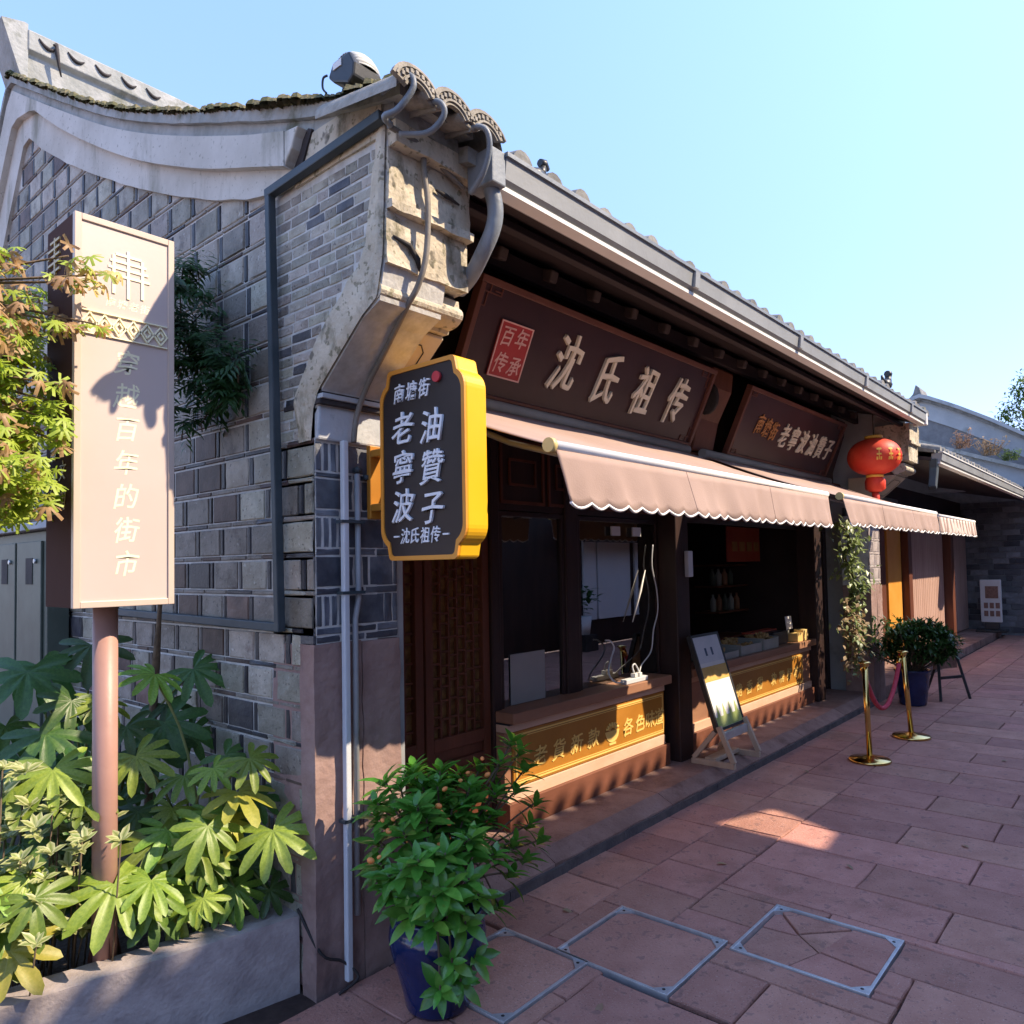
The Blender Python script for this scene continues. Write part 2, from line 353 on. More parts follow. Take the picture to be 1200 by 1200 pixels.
M['stem'] = pmat('green stem', (0.16, 0.19, 0.06), (0.25, 0.27, 0.1), scale=10, rough=0.6)
M['stem_brown'] = pmat('brown stem', (0.09, 0.065, 0.04), (0.15, 0.11, 0.07), scale=10, rough=0.8)
M['fruit'] = pmat('orange seed pod', (0.75, 0.21, 0.05), (0.8, 0.33, 0.1), scale=30, rough=0.4, bump=0.05, rand=0.2)

gl = D.materials.new('window glass')
gl.use_nodes = True
_n, _l = gl.node_tree.nodes, gl.node_tree.links
_n.remove(_n["Principled BSDF"])
_t = _n.new("ShaderNodeBsdfTransparent"); _t.inputs[0].default_value = (0.82, 0.86, 0.88, 1)
_g = _n.new("ShaderNodeBsdfGlossy"); _g.inputs["Roughness"].default_value = 0.0
_fr = _n.new("ShaderNodeFresnel"); _fr.inputs[0].default_value = 3.6
_mx = _n.new("ShaderNodeMixShader")
_l.new(_fr.outputs[0], _mx.inputs[0]); _l.new(_t.outputs[0], _mx.inputs[1]); _l.new(_g.outputs[0], _mx.inputs[2])
_l.new(_mx.outputs[0], _n["Material Output"].inputs[0])
M['glass'] = gl

# ------------------------------------------------------------------ helpers
def wloc(o):
    v = Vector((0, 0, 0))
    while o is not None:
        v += o.location
        o = o.parent
    return v

def tag(o, label=None, cat=None, group=None, kind=None):
    if label: o['label'] = label
    if cat: o['category'] = cat
    if group: o['group'] = group
    if kind: o['kind'] = kind
    return o

def thing(name, loc, label, cat, group=None):
    o = D.objects.new(name, None)
    o.empty_display_size = 0.1
    COL.objects.link(o)
    o.location = loc
    return tag(o, label, cat, group)

def place(name, me, parent=None, loc=(0, 0, 0), rot=None, scale=None, mtx=None):
    """link mesh me at a world position below an unrotated parent"""
    o = D.objects.new(name, me)
    COL.objects.link(o)
    base = wloc(parent) if parent is not None else Vector((0, 0, 0))
    if parent is not None:
        o.parent = parent
    if mtx is not None:
        o.matrix_basis = Matrix.Translation(-base) @ mtx
    else:
        o.location = Vector(loc) - base
        if rot: o.rotation_euler = rot
        if scale: o.scale = scale
    return o

class MB:
    def __init__(s):
        s.v = []; s.f = []; s.sm = []; s.mi = []; s.cur = 0
    def add(s, vs, fs, smooth=False):
        b = len(s.v)
        s.v.extend([tuple(p) for p in vs])
        for q in fs:
            s.f.append(tuple(i + b for i in q)); s.sm.append(smooth); s.mi.append(s.cur)
        return s
    def box(s, x0, y0, z0, x1, y1, z1):
        vs = [(x0, y0, z0), (x1, y0, z0), (x1, y1, z0), (x0, y1, z0), (x0, y0, z1), (x1, y0, z1), (x1, y1, z1), (x0, y1, z1)]
        return s.add(vs, [(0, 3, 2, 1), (4, 5, 6, 7), (0, 1, 5, 4), (1, 2, 6, 5), (2, 3, 7, 6), (3, 0, 4, 7)])
    def bar(s, p, q, w, h=None, up=(0, 0, 1)):
        h = h or w
        p, q = Vector(p), Vector(q)
        d = (q - p).normalized()
        a = d.cross(Vector(up))
        if a.length < 1e-4: a = d.cross(Vector((1, 0, 0)))
        a.normalize(); b = a.cross(d)
        vs = []
        for c in (p, q):
            for sx, sy in ((-1, -1), (1, -1), (1, 1), (-1, 1)):
                vs.append(c + a*sx*w/2 + b*sy*h/2)
        return s.add(vs, [(0, 1, 2, 3), (7, 6, 5, 4), (0, 4, 5, 1), (1, 5, 6, 2), (2, 6, 7, 3), (3, 7, 4, 0)])
    def prism(s, poly, axis, a, b):
        n = len(poly)
        def mk(p, t):
            return {'x': (t, p[0], p[1]), 'y': (p[0], t, p[1]), 'z': (p[0], p[1], t)}[axis]
        vs = [mk(p, a) for p in poly] + [mk(p, b) for p in poly]
        fs = [tuple(range(n - 1, -1, -1)), tuple(range(n, 2*n))]
        fs += [(i, (i + 1) % n, n + (i + 1) % n, n + i) for i in range(n)]
        return s.add(vs, fs)
    def tube(s, pts, r, n=8, caps=True):
        pts = [Vector(p) for p in pts]
        k = len(pts)
        rs = r if isinstance(r, (list, tuple)) else [r]*k
        vs = []
        pa = None
        for i, p in enumerate(pts):
            d = (pts[min(i + 1, k - 1)] - pts[max(i - 1, 0)])
            if d.length < 1e-9: d = Vector((0, 0, 1))
            d.normalize()
            if pa is None:
                a = d.cross(Vector((0, 0, 1)))
                if a.length < 1e-3: a = d.cross(Vector((1, 0, 0)))
            else:
                a = pa - d*pa.dot(d)
                if a.length < 1e-6: a = d.cross(Vector((1, 0, 0)))
            a.normalize(); pa = a
            b = d.cross(a)
            for j in range(n):
                t = 2*math.pi*j/n
                vs.append(p + (a*math.cos(t) + b*math.sin(t))*rs[i])
        fs = []
        for i in range(k - 1):
            for j in range(n):
                fs.append((i*n + j, i*n + (j + 1) % n, (i + 1)*n + (j + 1) % n, (i + 1)*n + j))
        s.add(vs, fs, True)
        if caps:
            b0 = len(s.v) - len(vs)
            s.f.append(tuple(b0 + j for j in range(n - 1, -1, -1))); s.sm.append(False); s.mi.append(s.cur)
            s.f.append(tuple(b0 + (k - 1)*n + j for j in range(n))); s.sm.append(False); s.mi.append(s.cur)
        return s
    def lathe(s, prof, c=(0, 0, 0), n=24, rib=0.0, ribn=0, smooth=True):
        vs = []
        for r, z in prof:
            for j in range(n):
                t = 2*math.pi*j/n
                rr = r*(1 + (rib*math.cos(ribn*t) if ribn else 0))
                vs.append((c[0] + rr*math.cos(t), c[1] + rr*math.sin(t), c[2] + z))
        fs = []
        k = len(prof)
        for i in range(k - 1):
            for j in range(n):
                fs.append((i*n + j, i*n + (j + 1) % n, (i + 1)*n + (j + 1) % n, (i + 1)*n + j))
        s.add(vs, fs, smooth)
        return s
    def grid(s, fn, nu, nv, smooth=True):
        vs = [fn(i/nu, j/nv) for i in range(nu + 1) for j in range(nv + 1)]
        fs = [(i*(nv + 1) + j, (i + 1)*(nv + 1) + j, (i + 1)*(nv + 1) + j + 1, i*(nv + 1) + j + 1) for i in range(nu) for j in range(nv)]
        return s.add(vs, fs, smooth)
    def rough(s, x0, y0, z0, x1, y1, z1, seg=0.06, amp=0.006, fr=6.0):
        nx, ny, nz = [max(1, int(round(abs(d)/seg))) for d in (x1 - x0, y1 - y0, z1 - z0)]
        def disp(p):
            q = Vector(p)*fr
            n = noise.noise_vector(q) + 0.5*noise.noise_vector(q*2.3)
            return (p[0] + n[0]*amp, p[1] + n[1]*amp, p[2] + n[2]*amp)
        L = lambda a, b, t: a + (b - a)*t
        s.grid(lambda u, v: disp((L(x0, x1, v), y0, L(z0, z1, u))), nz, nx, False)
        s.grid(lambda u, v: disp((L(x0, x1, u), y1, L(z0, z1, v))), nx, nz, False)
        s.grid(lambda u, v: disp((x0, L(y0, y1, u), L(z0, z1, v))), ny, nz, False)
        s.grid(lambda u, v: disp((x1, L(y0, y1, v), L(z0, z1, u))), nz, ny, False)
        s.grid(lambda u, v: disp((L(x0, x1, u), L(y0, y1, v), z1)), nx, ny, False)
        s.grid(lambda u, v: disp((L(x0, x1, v), L(y0, y1, u), z0)), ny, nx, False)
        return s
    def mesh(s, name, mats):
        me = D.meshes.new(name)
        me.from_pydata(s.v, [], s.f)
        for mm in (mats if isinstance(mats, (list, tuple)) else [mats]):
            me.materials.append(M[mm] if isinstance(mm, str) else mm)
        me.polygons.foreach_set("use_smooth", s.sm)
        me.polygons.foreach_set("material_index", s.mi)
        me.update()
        return me
    def build(s, name, mats, parent=None, bevel=0.0, seg=2, solid=0.0):
        o = place(name, s.mesh(name, mats), parent)
        if solid:
            md = o.modifiers.new("thickness", 'SOLIDIFY'); md.thickness = solid; md.offset = 0
        if bevel:
            md = o.modifiers.new("edges", 'BEVEL'); md.width = bevel; md.segments = seg
            md.limit_method = 'ANGLE'; md.angle_limit = math.radians(40)
        return o

def _tracked(nm):
    fn = getattr(MB, nm)
    def wrap(s, *a, **k):
        outer = getattr(s, 'busy', False)
        if not outer:
            s.busy = True
            s.parts = getattr(s, 'parts', []) + [(len(s.v), len(s.f))]
        r = fn(s, *a, **k)
        if not outer: s.busy = False
        return r
    setattr(MB, nm, wrap)
for _nm in ('add', 'box', 'bar', 'prism', 'tube', 'lathe', 'grid', 'rough'):
    _tracked(_nm)

def build_each(mb, name, mats, parent=None, **k):
    """every primitive in mb becomes an object of its own"""
    out = []
    P = mb.parts + [(len(mb.v), len(mb.f))]
    for (v0, f0), (v1, f1) in zip(P[:-1], P[1:]):
        b = MB()
        b.v = mb.v[v0:v1]; b.f = [tuple(i - v0 for i in q) for q in mb.f[f0:f1]]; b.sm = mb.sm[f0:f1]; b.mi = mb.mi[f0:f1]
        out.append(b.build(name, mats, parent, **k))
    return out

def interp(pts, x):
    xs = [p[0] for p in pts]; ys = [p[1] for p in pts]
    return float(np.interp(x, xs, ys))

def smooth_curve(pts, n):
    """Catmull-Rom through pts"""
    P = [Vector((*p, 0)) if len(p) == 2 else Vector(p) for p in pts]
    out = []
    k = len(P)
    for i in range(k - 1):
        p0, p1, p2, p3 = P[max(i - 1, 0)], P[i], P[i + 1], P[min(i + 2, k - 1)]
        for j in range(n):
            t = j/n
            out.append(0.5*((2*p1) + (p2 - p0)*t + (2*p0 - 5*p1 + 4*p2 - p3)*t*t + (-p0 + 3*p1 - 3*p2 + p3)*t**3))
    out.append(P[-1])
    return out

# --- lettering: every glyph once, as a unit mesh centred on its square
GLY = {}
def make_glyphs(keys):
    tmp = []
    for ch, bold in keys:
        cu = D.curves.new("glyph", 'FONT')
        cu.body = ch
        cu.size = 1.0
        cu.resolution_u = 3
        cu.extrude = 0.02
        cu.offset = bold
        cu.fill_mode = 'BOTH'
        o = D.objects.new("glyph", cu)
        COL.objects.link(o)
        tmp.append((ch, bold, o, cu))
    dg = bpy.context.evaluated_depsgraph_get()
    dg.update()
    for ch, bold, o, cu in tmp:
        me = D.meshes.new_from_object(o.evaluated_get(dg))
        n = len(me.vertices)
        if n:
            a = np.empty(n*3); me.vertices.foreach_get("co", a)
            a = a.reshape(-1, 3)
            lo, hi = a.min(0), a.max(0)
            if ord(ch) > 0x2000:
                a[:, 0] -= (lo[0] + hi[0])/2; a[:, 1] -= (lo[1] + hi[1])/2
            a[:, 2] -= lo[2]
            # brush-like: strokes swell and sway a little
            a[:, 0] += 0.035*np.sin(a[:, 1]*5 + 0.6)*1.0 + 0.10*a[:, 1]
            a[:, 1] += 0.03*np.sin(a[:, 0]*5 + 1.0)
            me.vertices.foreach_set("co", a.ravel())
        me.name = "character"
        GLY[(ch, bold)] = me
        D.objects.remove(o)
        D.curves.remove(cu)

GM = {}
def glyph(ch, bold, mat):
    k = (ch, bold, mat)
    if k not in GM:
        me = GLY[(ch, bold)].copy()
        me.materials.clear(); me.materials.append(M[mat])
        GM[k] = me
    return GM[k]

def letter(parent, ch, c, right, up, w, h, mat, bold=0.008, depth=1.0, name='character'):
    r = Vector(right).normalized(); u = Vector(up).normalized(); n = r.cross(u)
    mx = Matrix.Identity(4)
    for i in range(3):
        mx[i][0] = r[i]*w; mx[i][1] = u[i]*h; mx[i][2] = n[i]*depth*max(w, h); mx[i][3] = c[i]
    return place(name, glyph(ch, bold, mat), parent, mtx=mx)

TEXTS = "沈氏祖传百年承南塘街老寧波油贊子—貨新款各色味道酥脆香甜软糯好吃穿越的市者美食文明商風"
make_glyphs([(c, 0.008) for c in dict.fromkeys(TEXTS)])

# ------------------------------------------------------------------ the setting: ground, paving, step
g = MB(); g.add([(-150, -150, -0.06), (300, -150, -0.06), (300, 150, -0.06), (-150, 150, -0.06)], [(0, 1, 2, 3)])
tag(g.build('ground', 'ground'), kind='structure')
g = MB(); g.add([(-8, -5.2, -0.022), (17.5, -5.2, -0.022), (17.5, 0.30, -0.022), (-8, 0.30, -0.022)], [(0, 1, 2, 3)])
pavement = tag(g.build('pavement', 'pave_gap'), kind='structure')

def slab_mesh(w, d, seed, t=0.022, ch=0.004):
    """one paving stone, x 0..w, y -d..0, top at 0, worn edges"""
    q = random.Random(seed)
    j = lambda a: q.uniform(-a, a)
    b = MB()
    nx, ny = 3, 4
    ring = []
    top = {}
    vs = []
    for i in range(nx + 1):
        for k in range(ny + 1):
            x, y = w*i/nx, -d*k/ny
            edge = i in (0, nx) or k in (0, ny)
            xx = min(max(x, ch), w - ch); yy = max(min(y, -ch), -d + ch)
            vs.append((xx + (j(0.003) if edge else 0), yy + (j(0.003) if edge else 0), (-0.001 if edge else 0.0) + j(0.0014)))
    fs = [(i*(ny + 1) + k, i*(ny + 1) + k + 1, (i + 1)*(ny + 1) + k + 1, (i + 1)*(ny + 1) + k) for i in range(nx) for k in range(ny)]
    loop = [i*(ny + 1) for i in range(nx + 1)] + [nx*(ny + 1) + k for k in range(1, ny + 1)] + \
           [i*(ny + 1) + ny for i in range(nx - 1, -1, -1)] + [k for k in range(ny - 1, 0, -1)]
    n0 = len(vs)
    for idx in loop:
        x, y, z = vs[idx]
        ox = -ch if x < w/2 and idx < ny + 1 else (ch if idx >= nx*(ny + 1) else 0)
        oy = ch if idx % (ny + 1) == 0 else (-ch if idx % (ny + 1) == ny else 0)
        vs.append((x + ox*0.8, y + oy*0.8, -0.007))
    for idx in range(len(loop)):
        x, y, z = vs[n0 + idx]
        vs.append((x, y, -t))
    n = len(loop)
    for a in range(n):
        c = (a + 1) % n
        fs.append((loop[a], loop[c], n0 + c, n0 + a))
        fs.append((n0 + a, n0 + c, n0 + n + c, n0 + n + a))
    b.add([(p[0], p[1], p[2]) for p in vs], fs)
    return b.mesh('paving_slab', 'pave')

SL = {}
def slab(x0, x1, y0, y1):
    """y0 > y1"""
    w, d = round(x1 - x0 - 0.006, 3), round(y0 - y1 - 0.006, 3)
    k = (w, d, rnd.randrange(2))
    if k not in SL:
        SL[k] = slab_mesh(w, d, hash(k) & 0xffff)
    o = place('paving_slab', SL[k], pavement, (x0 + 0.003, y0 - 0.003, rnd.uniform(-0.0025, 0.0015)))
    return o

COV = [(0.31, 0.83, -0.20, -0.655), (0.815, 1.33, -0.49, -1.015), (1.28, 1.79, -1.045, -1.585)]   # x0,x1,ytop,ybot
def cut(x0, x1, y0, y1):
    """lay the stone, cut round the inset covers"""
    R = [(x0, x1, y0, y1)]
    for c in COV:
        nr = []
        for (a, b, t, s) in R:
            if b <= c[0] or a >= c[1] or s >= c[2] or t <= c[3]:
                nr.append((a, b, t, s)); continue
            if a < c[0]: nr.append((a, c[0], t, s))
            if b > c[1]: nr.append((c[1], b, t, s))
            a2, b2 = max(a, c[0]), min(b, c[1])
            if t > c[2]: nr.append((a2, b2, t, c[2]))
            if s < c[3]: nr.append((a2, b2, c[3], s))
        R = nr
    for (a, b, t, s) in R:
        if b - a > 0.03 and t - s > 0.03:
            slab(a, b, t, s)

# two border courses along the step
for (t, s, xs) in ((-0.03, -0.375, -0.94), (-0.375, -0.735, -1.25)):
    x = xs
    while x < 16.9:
        w = rnd.choice((0.34, 0.36, 0.38, 0.72) if s < -0.5 else (0.34, 0.37, 0.36, 0.62))
        if x > 8: w = 0.72
        cut(x, x + w, t, s)
        x += w
# long stones laid across the street
x, row = -2.47, 0
while x < 16.9:
    w = rnd.choice((0.35, 0.36, 0.37))
    y = -0.735
    first = True
    while y > -4.9:
        d = (0.535 if row % 2 else 0.95) if first else rnd.choice((0.70, 0.80, 0.90, 0.95))
        first = False
        if x > 9: d = max(d, 0.95)
        cut(x, x + w, y, max(y - d, -5.1))
        y -= d
    x += w
    row += 1

# step platform of kerb stones
g = MB(); g.box(0.40, 0.20, -0.02, 7.32, 4.0, 0.085)
step = tag(g.build('step', 'kerb'), kind='structure')
x = 0.40
for w in (1.02, 1.22, 1.10, 1.25, 1.15, 1.16):
    b = MB(); b.rough(x + 0.003, -0.035, -0.03, x + w - 0.003, 0.62, 0.108, 0.05, 0.004, 7)
    b.v = [(q[0], q[1], q[2] - 0.052*min(1, max(0, (0.06 - q[1])/0.09)) if q[2] > 0.06 else q[2]) for q in b.v]
    b.build('kerb_stone', 'kerb', step)
    x += w
x = 7.74
for w in (1.5, 1.5, 1.4, 1.5, 1.5, 1.3):
    b = MB(); b.rough(x + 0.003, 0.02, -0.03, x + w - 0.003, 1.0, 0.105, 0.1, 0.004, 5)
    b.build('kerb_stone', 'kerb', step)
    x += w

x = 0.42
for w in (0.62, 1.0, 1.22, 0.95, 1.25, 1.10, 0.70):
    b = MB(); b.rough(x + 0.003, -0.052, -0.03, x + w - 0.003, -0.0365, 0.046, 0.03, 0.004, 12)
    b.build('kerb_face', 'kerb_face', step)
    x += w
# ------------------------------------------------------------------ the shop
shop = thing('shop_building', (0, 0, 0), "old grey brick shop with curved plastered gable and brown timber front under deep eaves", "building")

CA = [(-0.6, 3.13), (-0.1, 3.13), (0.345, 3.168), (0.863, 3.337), (1.561, 3.635), (2.338, 4.022), (2.928, 4.353), (3.30, 4.60), (3.42, 4.58), (3.9, 3.95), (4.6, 3.45), (5.6, 3.0), (7.3, 2.75)]
CB = [(0.09, 3.19), (0.343, 3.28), (0.865, 3.469), (1.625, 3.814), (2.502, 4.307), (3.10, 4.70), (3.50, 4.78), (3.58, 4.70), (4.1, 4.08), (4.7, 3.65), (5.7, 3.2), (7.3, 2.9)]
CC = [(-0.548, 3.189), (-0.328, 3.243), (0.053, 3.355), (0.514, 3.517), (1.177, 3.785), (1.81, 4.083), (2.464, 4.44), (3.099, 4.80), (3.55, 5.06), (3.62, 5.02), (4.2, 4.32), (4.8, 3.88), (5.8, 3.4), (7.3, 3.05)]
def densify(pts, upto):
    n = [i for i, p in enumerate(pts) if p[0] <= upto][-1]
    return [(v.x, v.y) for v in smooth_curve(pts[:n + 1], 6)] + pts[n + 1:]
CA, CB, CC = densify(CA, 3.35), densify(CB, 3.2), densify(CC, 3.56)
zC = lambda y: interp(CC, y)

# gable wall: mortar body with single bricks proud of it
outer = [(0.0, 0.0), (0.0, 2.2), (-0.03, 2.24), (-0.05, 2.29), (-0.307, 2.507), (-0.40, 2.55), (-0.435, 2.70), (-0.455, 3.10), (-0.46, 3.17)]
top = [(y, zC(y) - 0.03) for y in (-0.3, 0.05, 0.5, 1.2, 1.8, 2.46, 3.1, 3.55, 3.62, 4.2, 4.8, 5.8, 7.2)]
g = MB(); g.prism(outer + top + [(7.2, 0.0)], 'x', 0.004, 0.30)
gable = g.build('gable_wall', 'mortar', shop)

def brick_mesh(l, h, mat, seed, t=0.006, nm='brick'):
    """brick face towards -x: y 0..l, z 0..h, worn arrises"""
    q = random.Random(seed)
    c = 0.0035
    vs = []
    for (x, ins) in ((0.012, 0), (-t + c, 0), (-t, c)):
        for (yy, zz) in ((0, 0), (0.5, 0), (1, 0), (1, 0.5), (1, 1), (0.5, 1), (0, 1), (0, 0.5)):
            jy, jz = q.uniform(-0.0028, 0.0028), q.uniform(-0.002, 0.002)
            vs.append((x + (q.uniform(-0.002, 0.002) if ins else 0), ins + yy*(l - 2*ins) + jy, ins + zz*(h - 2*ins) + jz))
    fs = []
    for r in range(2):
        for a in range(8):
            b_ = (a + 1) % 8
            fs.append((r*8 + a, (r + 1)*8 + a, (r + 1)*8 + b_, r*8 + b_))
    vs.append((-t - q.uniform(0, 0.003), l*q.uniform(0.4, 0.6), h*q.uniform(0.4, 0.6)))
    for a in range(8):
        fs.append((16 + a, 24, 16 + (a + 1) % 8))
    b = MB(); b.add(vs, fs)
    return b.mesh(nm, mat)

BM = {}
def brick(l, h, mat, vari=3):
    k = (round(l, 3), round(h, 3), mat, rnd.randrange(vari))
    if k not in BM:
        BM[k] = brick_mesh(k[0], k[1], mat, hash(k) & 0xffff)
    return BM[k]

STRIP = [(0.095, 2.096), (0.13, 2.27), (0.085, 2.34), (-0.05, 2.52), (-0.20, 2.65), (-0.28, 2.71), (-0.337, 2.787), (-0.36, 2.9), (-0.389, 3.019), (-0.41, 3.13)]
def strip_y(z):
    return interp([(p[1], p[0]) for p in STRIP], z)

wall_bricks = []          # (y, z, l, h, mat)
k0 = -10
for k in range(-10, 24):
    zb = 1.521 + 0.148*k
    if zb < -0.02: continue
    # tall course: square bricks on edge with narrow headers between
    ys = 0.088 if zb < 1.25 else 0.006
    if zb > 2.05: ys = 0.275
    y = ys + (0.0 if k % 2 else -0.12) + rnd.uniform(-0.02, 0.02)
    if zb > 2.05: y = ys
    while y < 5.2:
        l = rnd.choice((0.178, 0.186, 0.194, 0.202))
        y0, y1 = max(y, ys), y + l
        if y1 - y0 > 0.03 and zb + 0.06 < interp(CA, (y0 + y1)/2) + 0.05:
            mt = rnd.choices(('brick', 'brick_red', 'brick_dark'), (0.80, 0.15, 0.05) if y > 0.35 and zb < 2.4 else (0.93, 0.07, 0.0))[0]
            wall_bricks.append((y0, zb, round(y1 - y0, 2), 0.117, mt))
        y = y1 + 0.009
        hw = rnd.choice((0.026, 0.032))
        if y > ys and zb + 0.06 < interp(CA, y) + 0.05:
            wall_bricks.append((y, zb, hw, 0.117, 'brick_dark'))
        y += hw + 0.009
    # flat course
    y = ys + rnd.uniform(-0.15, 0)
    zf = zb + 0.125
    if zf > 2.14 and zb < 2.1: ys = 0.275
    while y < 5.2:
        l = rnd.choice((0.12, 0.17, 0.19, 0.2, 0.21))
        y0, y1 = max(y, ys), y + l
        if y1 - y0 > 0.03 and zf + 0.02 < interp(CA, (y0 + y1)/2) + 0.05:
            mt = rnd.choices(('brick', 'brick_red', 'brick_dark'), (0.62, 0.14, 0.24))[0]
            wall_bricks.append((y0, zf, round(y1 - y0, 2), 0.018, mt))
        y = y1 + 0.006
def seen(bk):
    y, z, l, h, mt = bk
    # rank by apparent size; what the pylon hides or lies out of frame comes last
    d = (y + 2.5)**2 + 2.8
    hid = (0.50 < y < 1.35 and 1.2 < z < 2.75 and (y - 0.5) < 0.9) or y > 3.5 or (z < 0.75 and y > 0.4)
    return -(l*h/d) + (10 if hid else 0)
wall_bricks.sort(key=seen)
for (y, z, l, h, mt) in wall_bricks[:300]:
    place('brick', brick(l, h, mt), gable, (0.004, y, z), scale=(rnd.uniform(0.75, 1.35), 1, 1))
def join_bricks(lst, parent, nm, x=0.004):
    for mt in ('brick', 'brick_red', 'brick_dark'):
        b = MB()
        for (y, z, l, h, m2) in lst:
            if m2 != mt: continue
            t = 0.006*rnd.uniform(0.6, 1.3)
            c = 0.004
            b.add([(x, y, z), (x, y + l, z), (x, y + l, z + h), (x, y, z + h), (x - t, y + c, z + c), (x - t, y + l - c, z + c), (x - t, y + l - c, z + h - c), (x - t, y + c, z + h - c)],
                  [(7, 6, 5, 4), (0, 4, 5, 1), (1, 5, 6, 2), (2, 6, 7, 3), (3, 7, 4, 0)])
        if b.v:
            tag(b.build(nm, mt, parent), kind='stuff')
join_bricks(wall_bricks[300:], gable, 'brickwork')

# thin brickwork above the pipe, stepping out to the corbel
g = MB(); g.prism([(0.27, 2.112), (0.27, 3.13), (-0.44, 3.13), (-0.40, 2.72), (-0.28, 2.56), (0.02, 2.30), (0.06, 2.112)], 'x', -0.001, 0.0035)
cw = g.build('corbel_brickwork', 'mortar', shop)
small = []
z = 2.116
while z < 3.10:
    y = 0.268
    yl = strip_y(z + 0.02)
    while y > yl:
        l = rnd.choice((0.10, 0.12, 0.13, 0.07))
        y1 = max(y - l, yl)
        if y - y1 > 0.02:
            small.append((y1, z, round(y - y1, 2), 0.036, rnd.choices(('brick', 'brick_dark'), (0.93, 0.07))[0]))
        y = y1 - 0.005
    z += 0.043
for (y, z, l, h, mt) in small[:300]:
    place('brick', brick(l, h, mt, 2), cw, (0.0, y, z), scale=(rnd.uniform(0.3, 0.75), 1, 1))

# rough plaster strip down the corbel edge
so_ = [(0.012, 2.100), (-0.005, 2.22), (-0.04, 2.29), (-0.307, 2.51), (-0.395, 2.56), (-0.43, 2.70), (-0.45, 3.10), (-0.455, 3.17)]
def strip(u, v):
    i = u*(len(STRIP) - 1)
    a = Vector((0, *STRIP[int(min(i, len(STRIP) - 1.001))])).lerp(Vector((0, *STRIP[int(min(i, len(STRIP) - 1.001)) + 1])), i - int(min(i, len(STRIP) - 1.001)))
    i = u*(len(so_) - 1)
    k = int(min(i, len(so_) - 1.001))
    b = Vector((0, *so_[k])).lerp(Vector((0, *so_[k + 1])), i - k)
    p = a.lerp(b, v)
    n = noise.noise(p*22)*0.006 + noise.noise(p*7)*0.008
    e = 0.0 if v in (0, 1) else 1
    p.x = -0.006 - e*(0.010 + n) 
    if v == 0: p.x = 0.004; p.y += noise.noise(p*16)*0.02
    return p
b = MB(); b.grid(strip, 48, 7, True)
b.build('plaster_edge', 'plaster_old', shop)

# plaster friezes following the curve
def band(lo, hi, y0, y1, xf, xb, nm, mat, n=60):
    b = MB()
    ys = [y0 + (y1 - y0)*i/n for i in range(n + 1)]
    ed = [(y, lo(y)) for y in ys]; eu = [(y, hi(y)) for y in ys]
    w = lambda y, z: noise.noise(Vector((0.3, y*3, z*3)))*0.004
    vs = []
    for (y, z), (y2, z2) in zip(ed, eu):
        vs += [(xb, y, z), (xf + w(y, z), y, z), (xf + w(y2, z2), y2, z2), (xb, y2, z2)]
    fs = []
    for i in range(n):
        for k in range(4):
            fs.append((i*4 + k, i*4 + (k + 1) % 4, (i + 1)*4 + (k + 1) % 4, (i + 1)*4 + k))
    fs += [(3, 2, 1, 0), tuple(n*4 + k for k in range(4))]
    b.add(vs, fs)
    return b.build(nm, mat, shop)
band(lambda y: interp(CA, y) + (0.012*noise.noise(Vector((y*6, 0, 0)))), lambda y: interp(CB, max(y, 0.09)) + 0.02, 0.10, 7.2, -0.022, 0.004, 'frieze_lower', 'plaster')
band(lambda y: interp(CB, y), lambda y: zC(y) - 0.035, 0.10, 7.2, -0.062, 0.002, 'frieze_upper', 'plaster')
# curved nose at the near end of the upper frieze
b = MB()
prof = [(0.10, 3.195), (0.085, 3.215), (0.05, 3.25), (0.03, 3.29), (0.005, 3.322), (0.10, 3.335)]
b.prism(prof, 'x', -0.060, 0.002); b.build('frieze_nose', 'plaster', shop, 0.006)
b = MB(); b.rough(-0.012, -0.44, 3.125, 0.003, 0.10, 3.30, 0.04, 0.003); b.build('plaster_patch', 'plaster_old', shop)
b = MB(); b.prism([(0.06, 3.16), (0.035, 3.20), (-0.005, 3.27), (-0.03, 3.31), (-0.005, 3.322), (0.03, 3.29), (0.05, 3.25), (0.10, 3.19), (0.12, 3.17)], 'x', -0.02, 0.002)
b.build('shadow_gap', 'dark', shop)

# coping: dark lower course, stone slab, mossy tiles
def coping_part(d0, d1, x0, x1, nm, mat, y0, y1, n=90, amp=0.004):
    b = MB()
    vs = []
    for i in range(n + 1):
        y = y0 + (y1 - y0)*i/n
        z = zC(y)
        xo = x0 + (0.045 if y < -0.1 else (0.045*(0.5 - y)/0.6 if y < 0.5 else 0))
        for (x, d) in ((x1, d0), (xo, d0), (xo, d1), (x1, d1)):
            nn = noise.noise_vector(Vector((x*9, y*9, d*30)))
            vs.append((x + nn.x*amp, y, z + d + nn.z*amp))
    fs = []
    for i in range(n):
        for k in range(4):
            fs.append((i*4 + k, i*4 + (k + 1) % 4, (i + 1)*4 + (k + 1) % 4, (i + 1)*4 + k))
    fs += [(3, 2, 1, 0), tuple(n*4 + k for k in range(4))]
    b.add(vs, fs)
    return b.build(nm, mat, shop)
coping_part(-0.035, 0.020, -0.050, 0.31, 'coping_course', 'coping', -0.50, 7.3)
coping_part(0.021, 0.072, -0.075, 0.33, 'coping_slab', 'coping', -0.56, 7.4)
b = MB()
y = -0.57
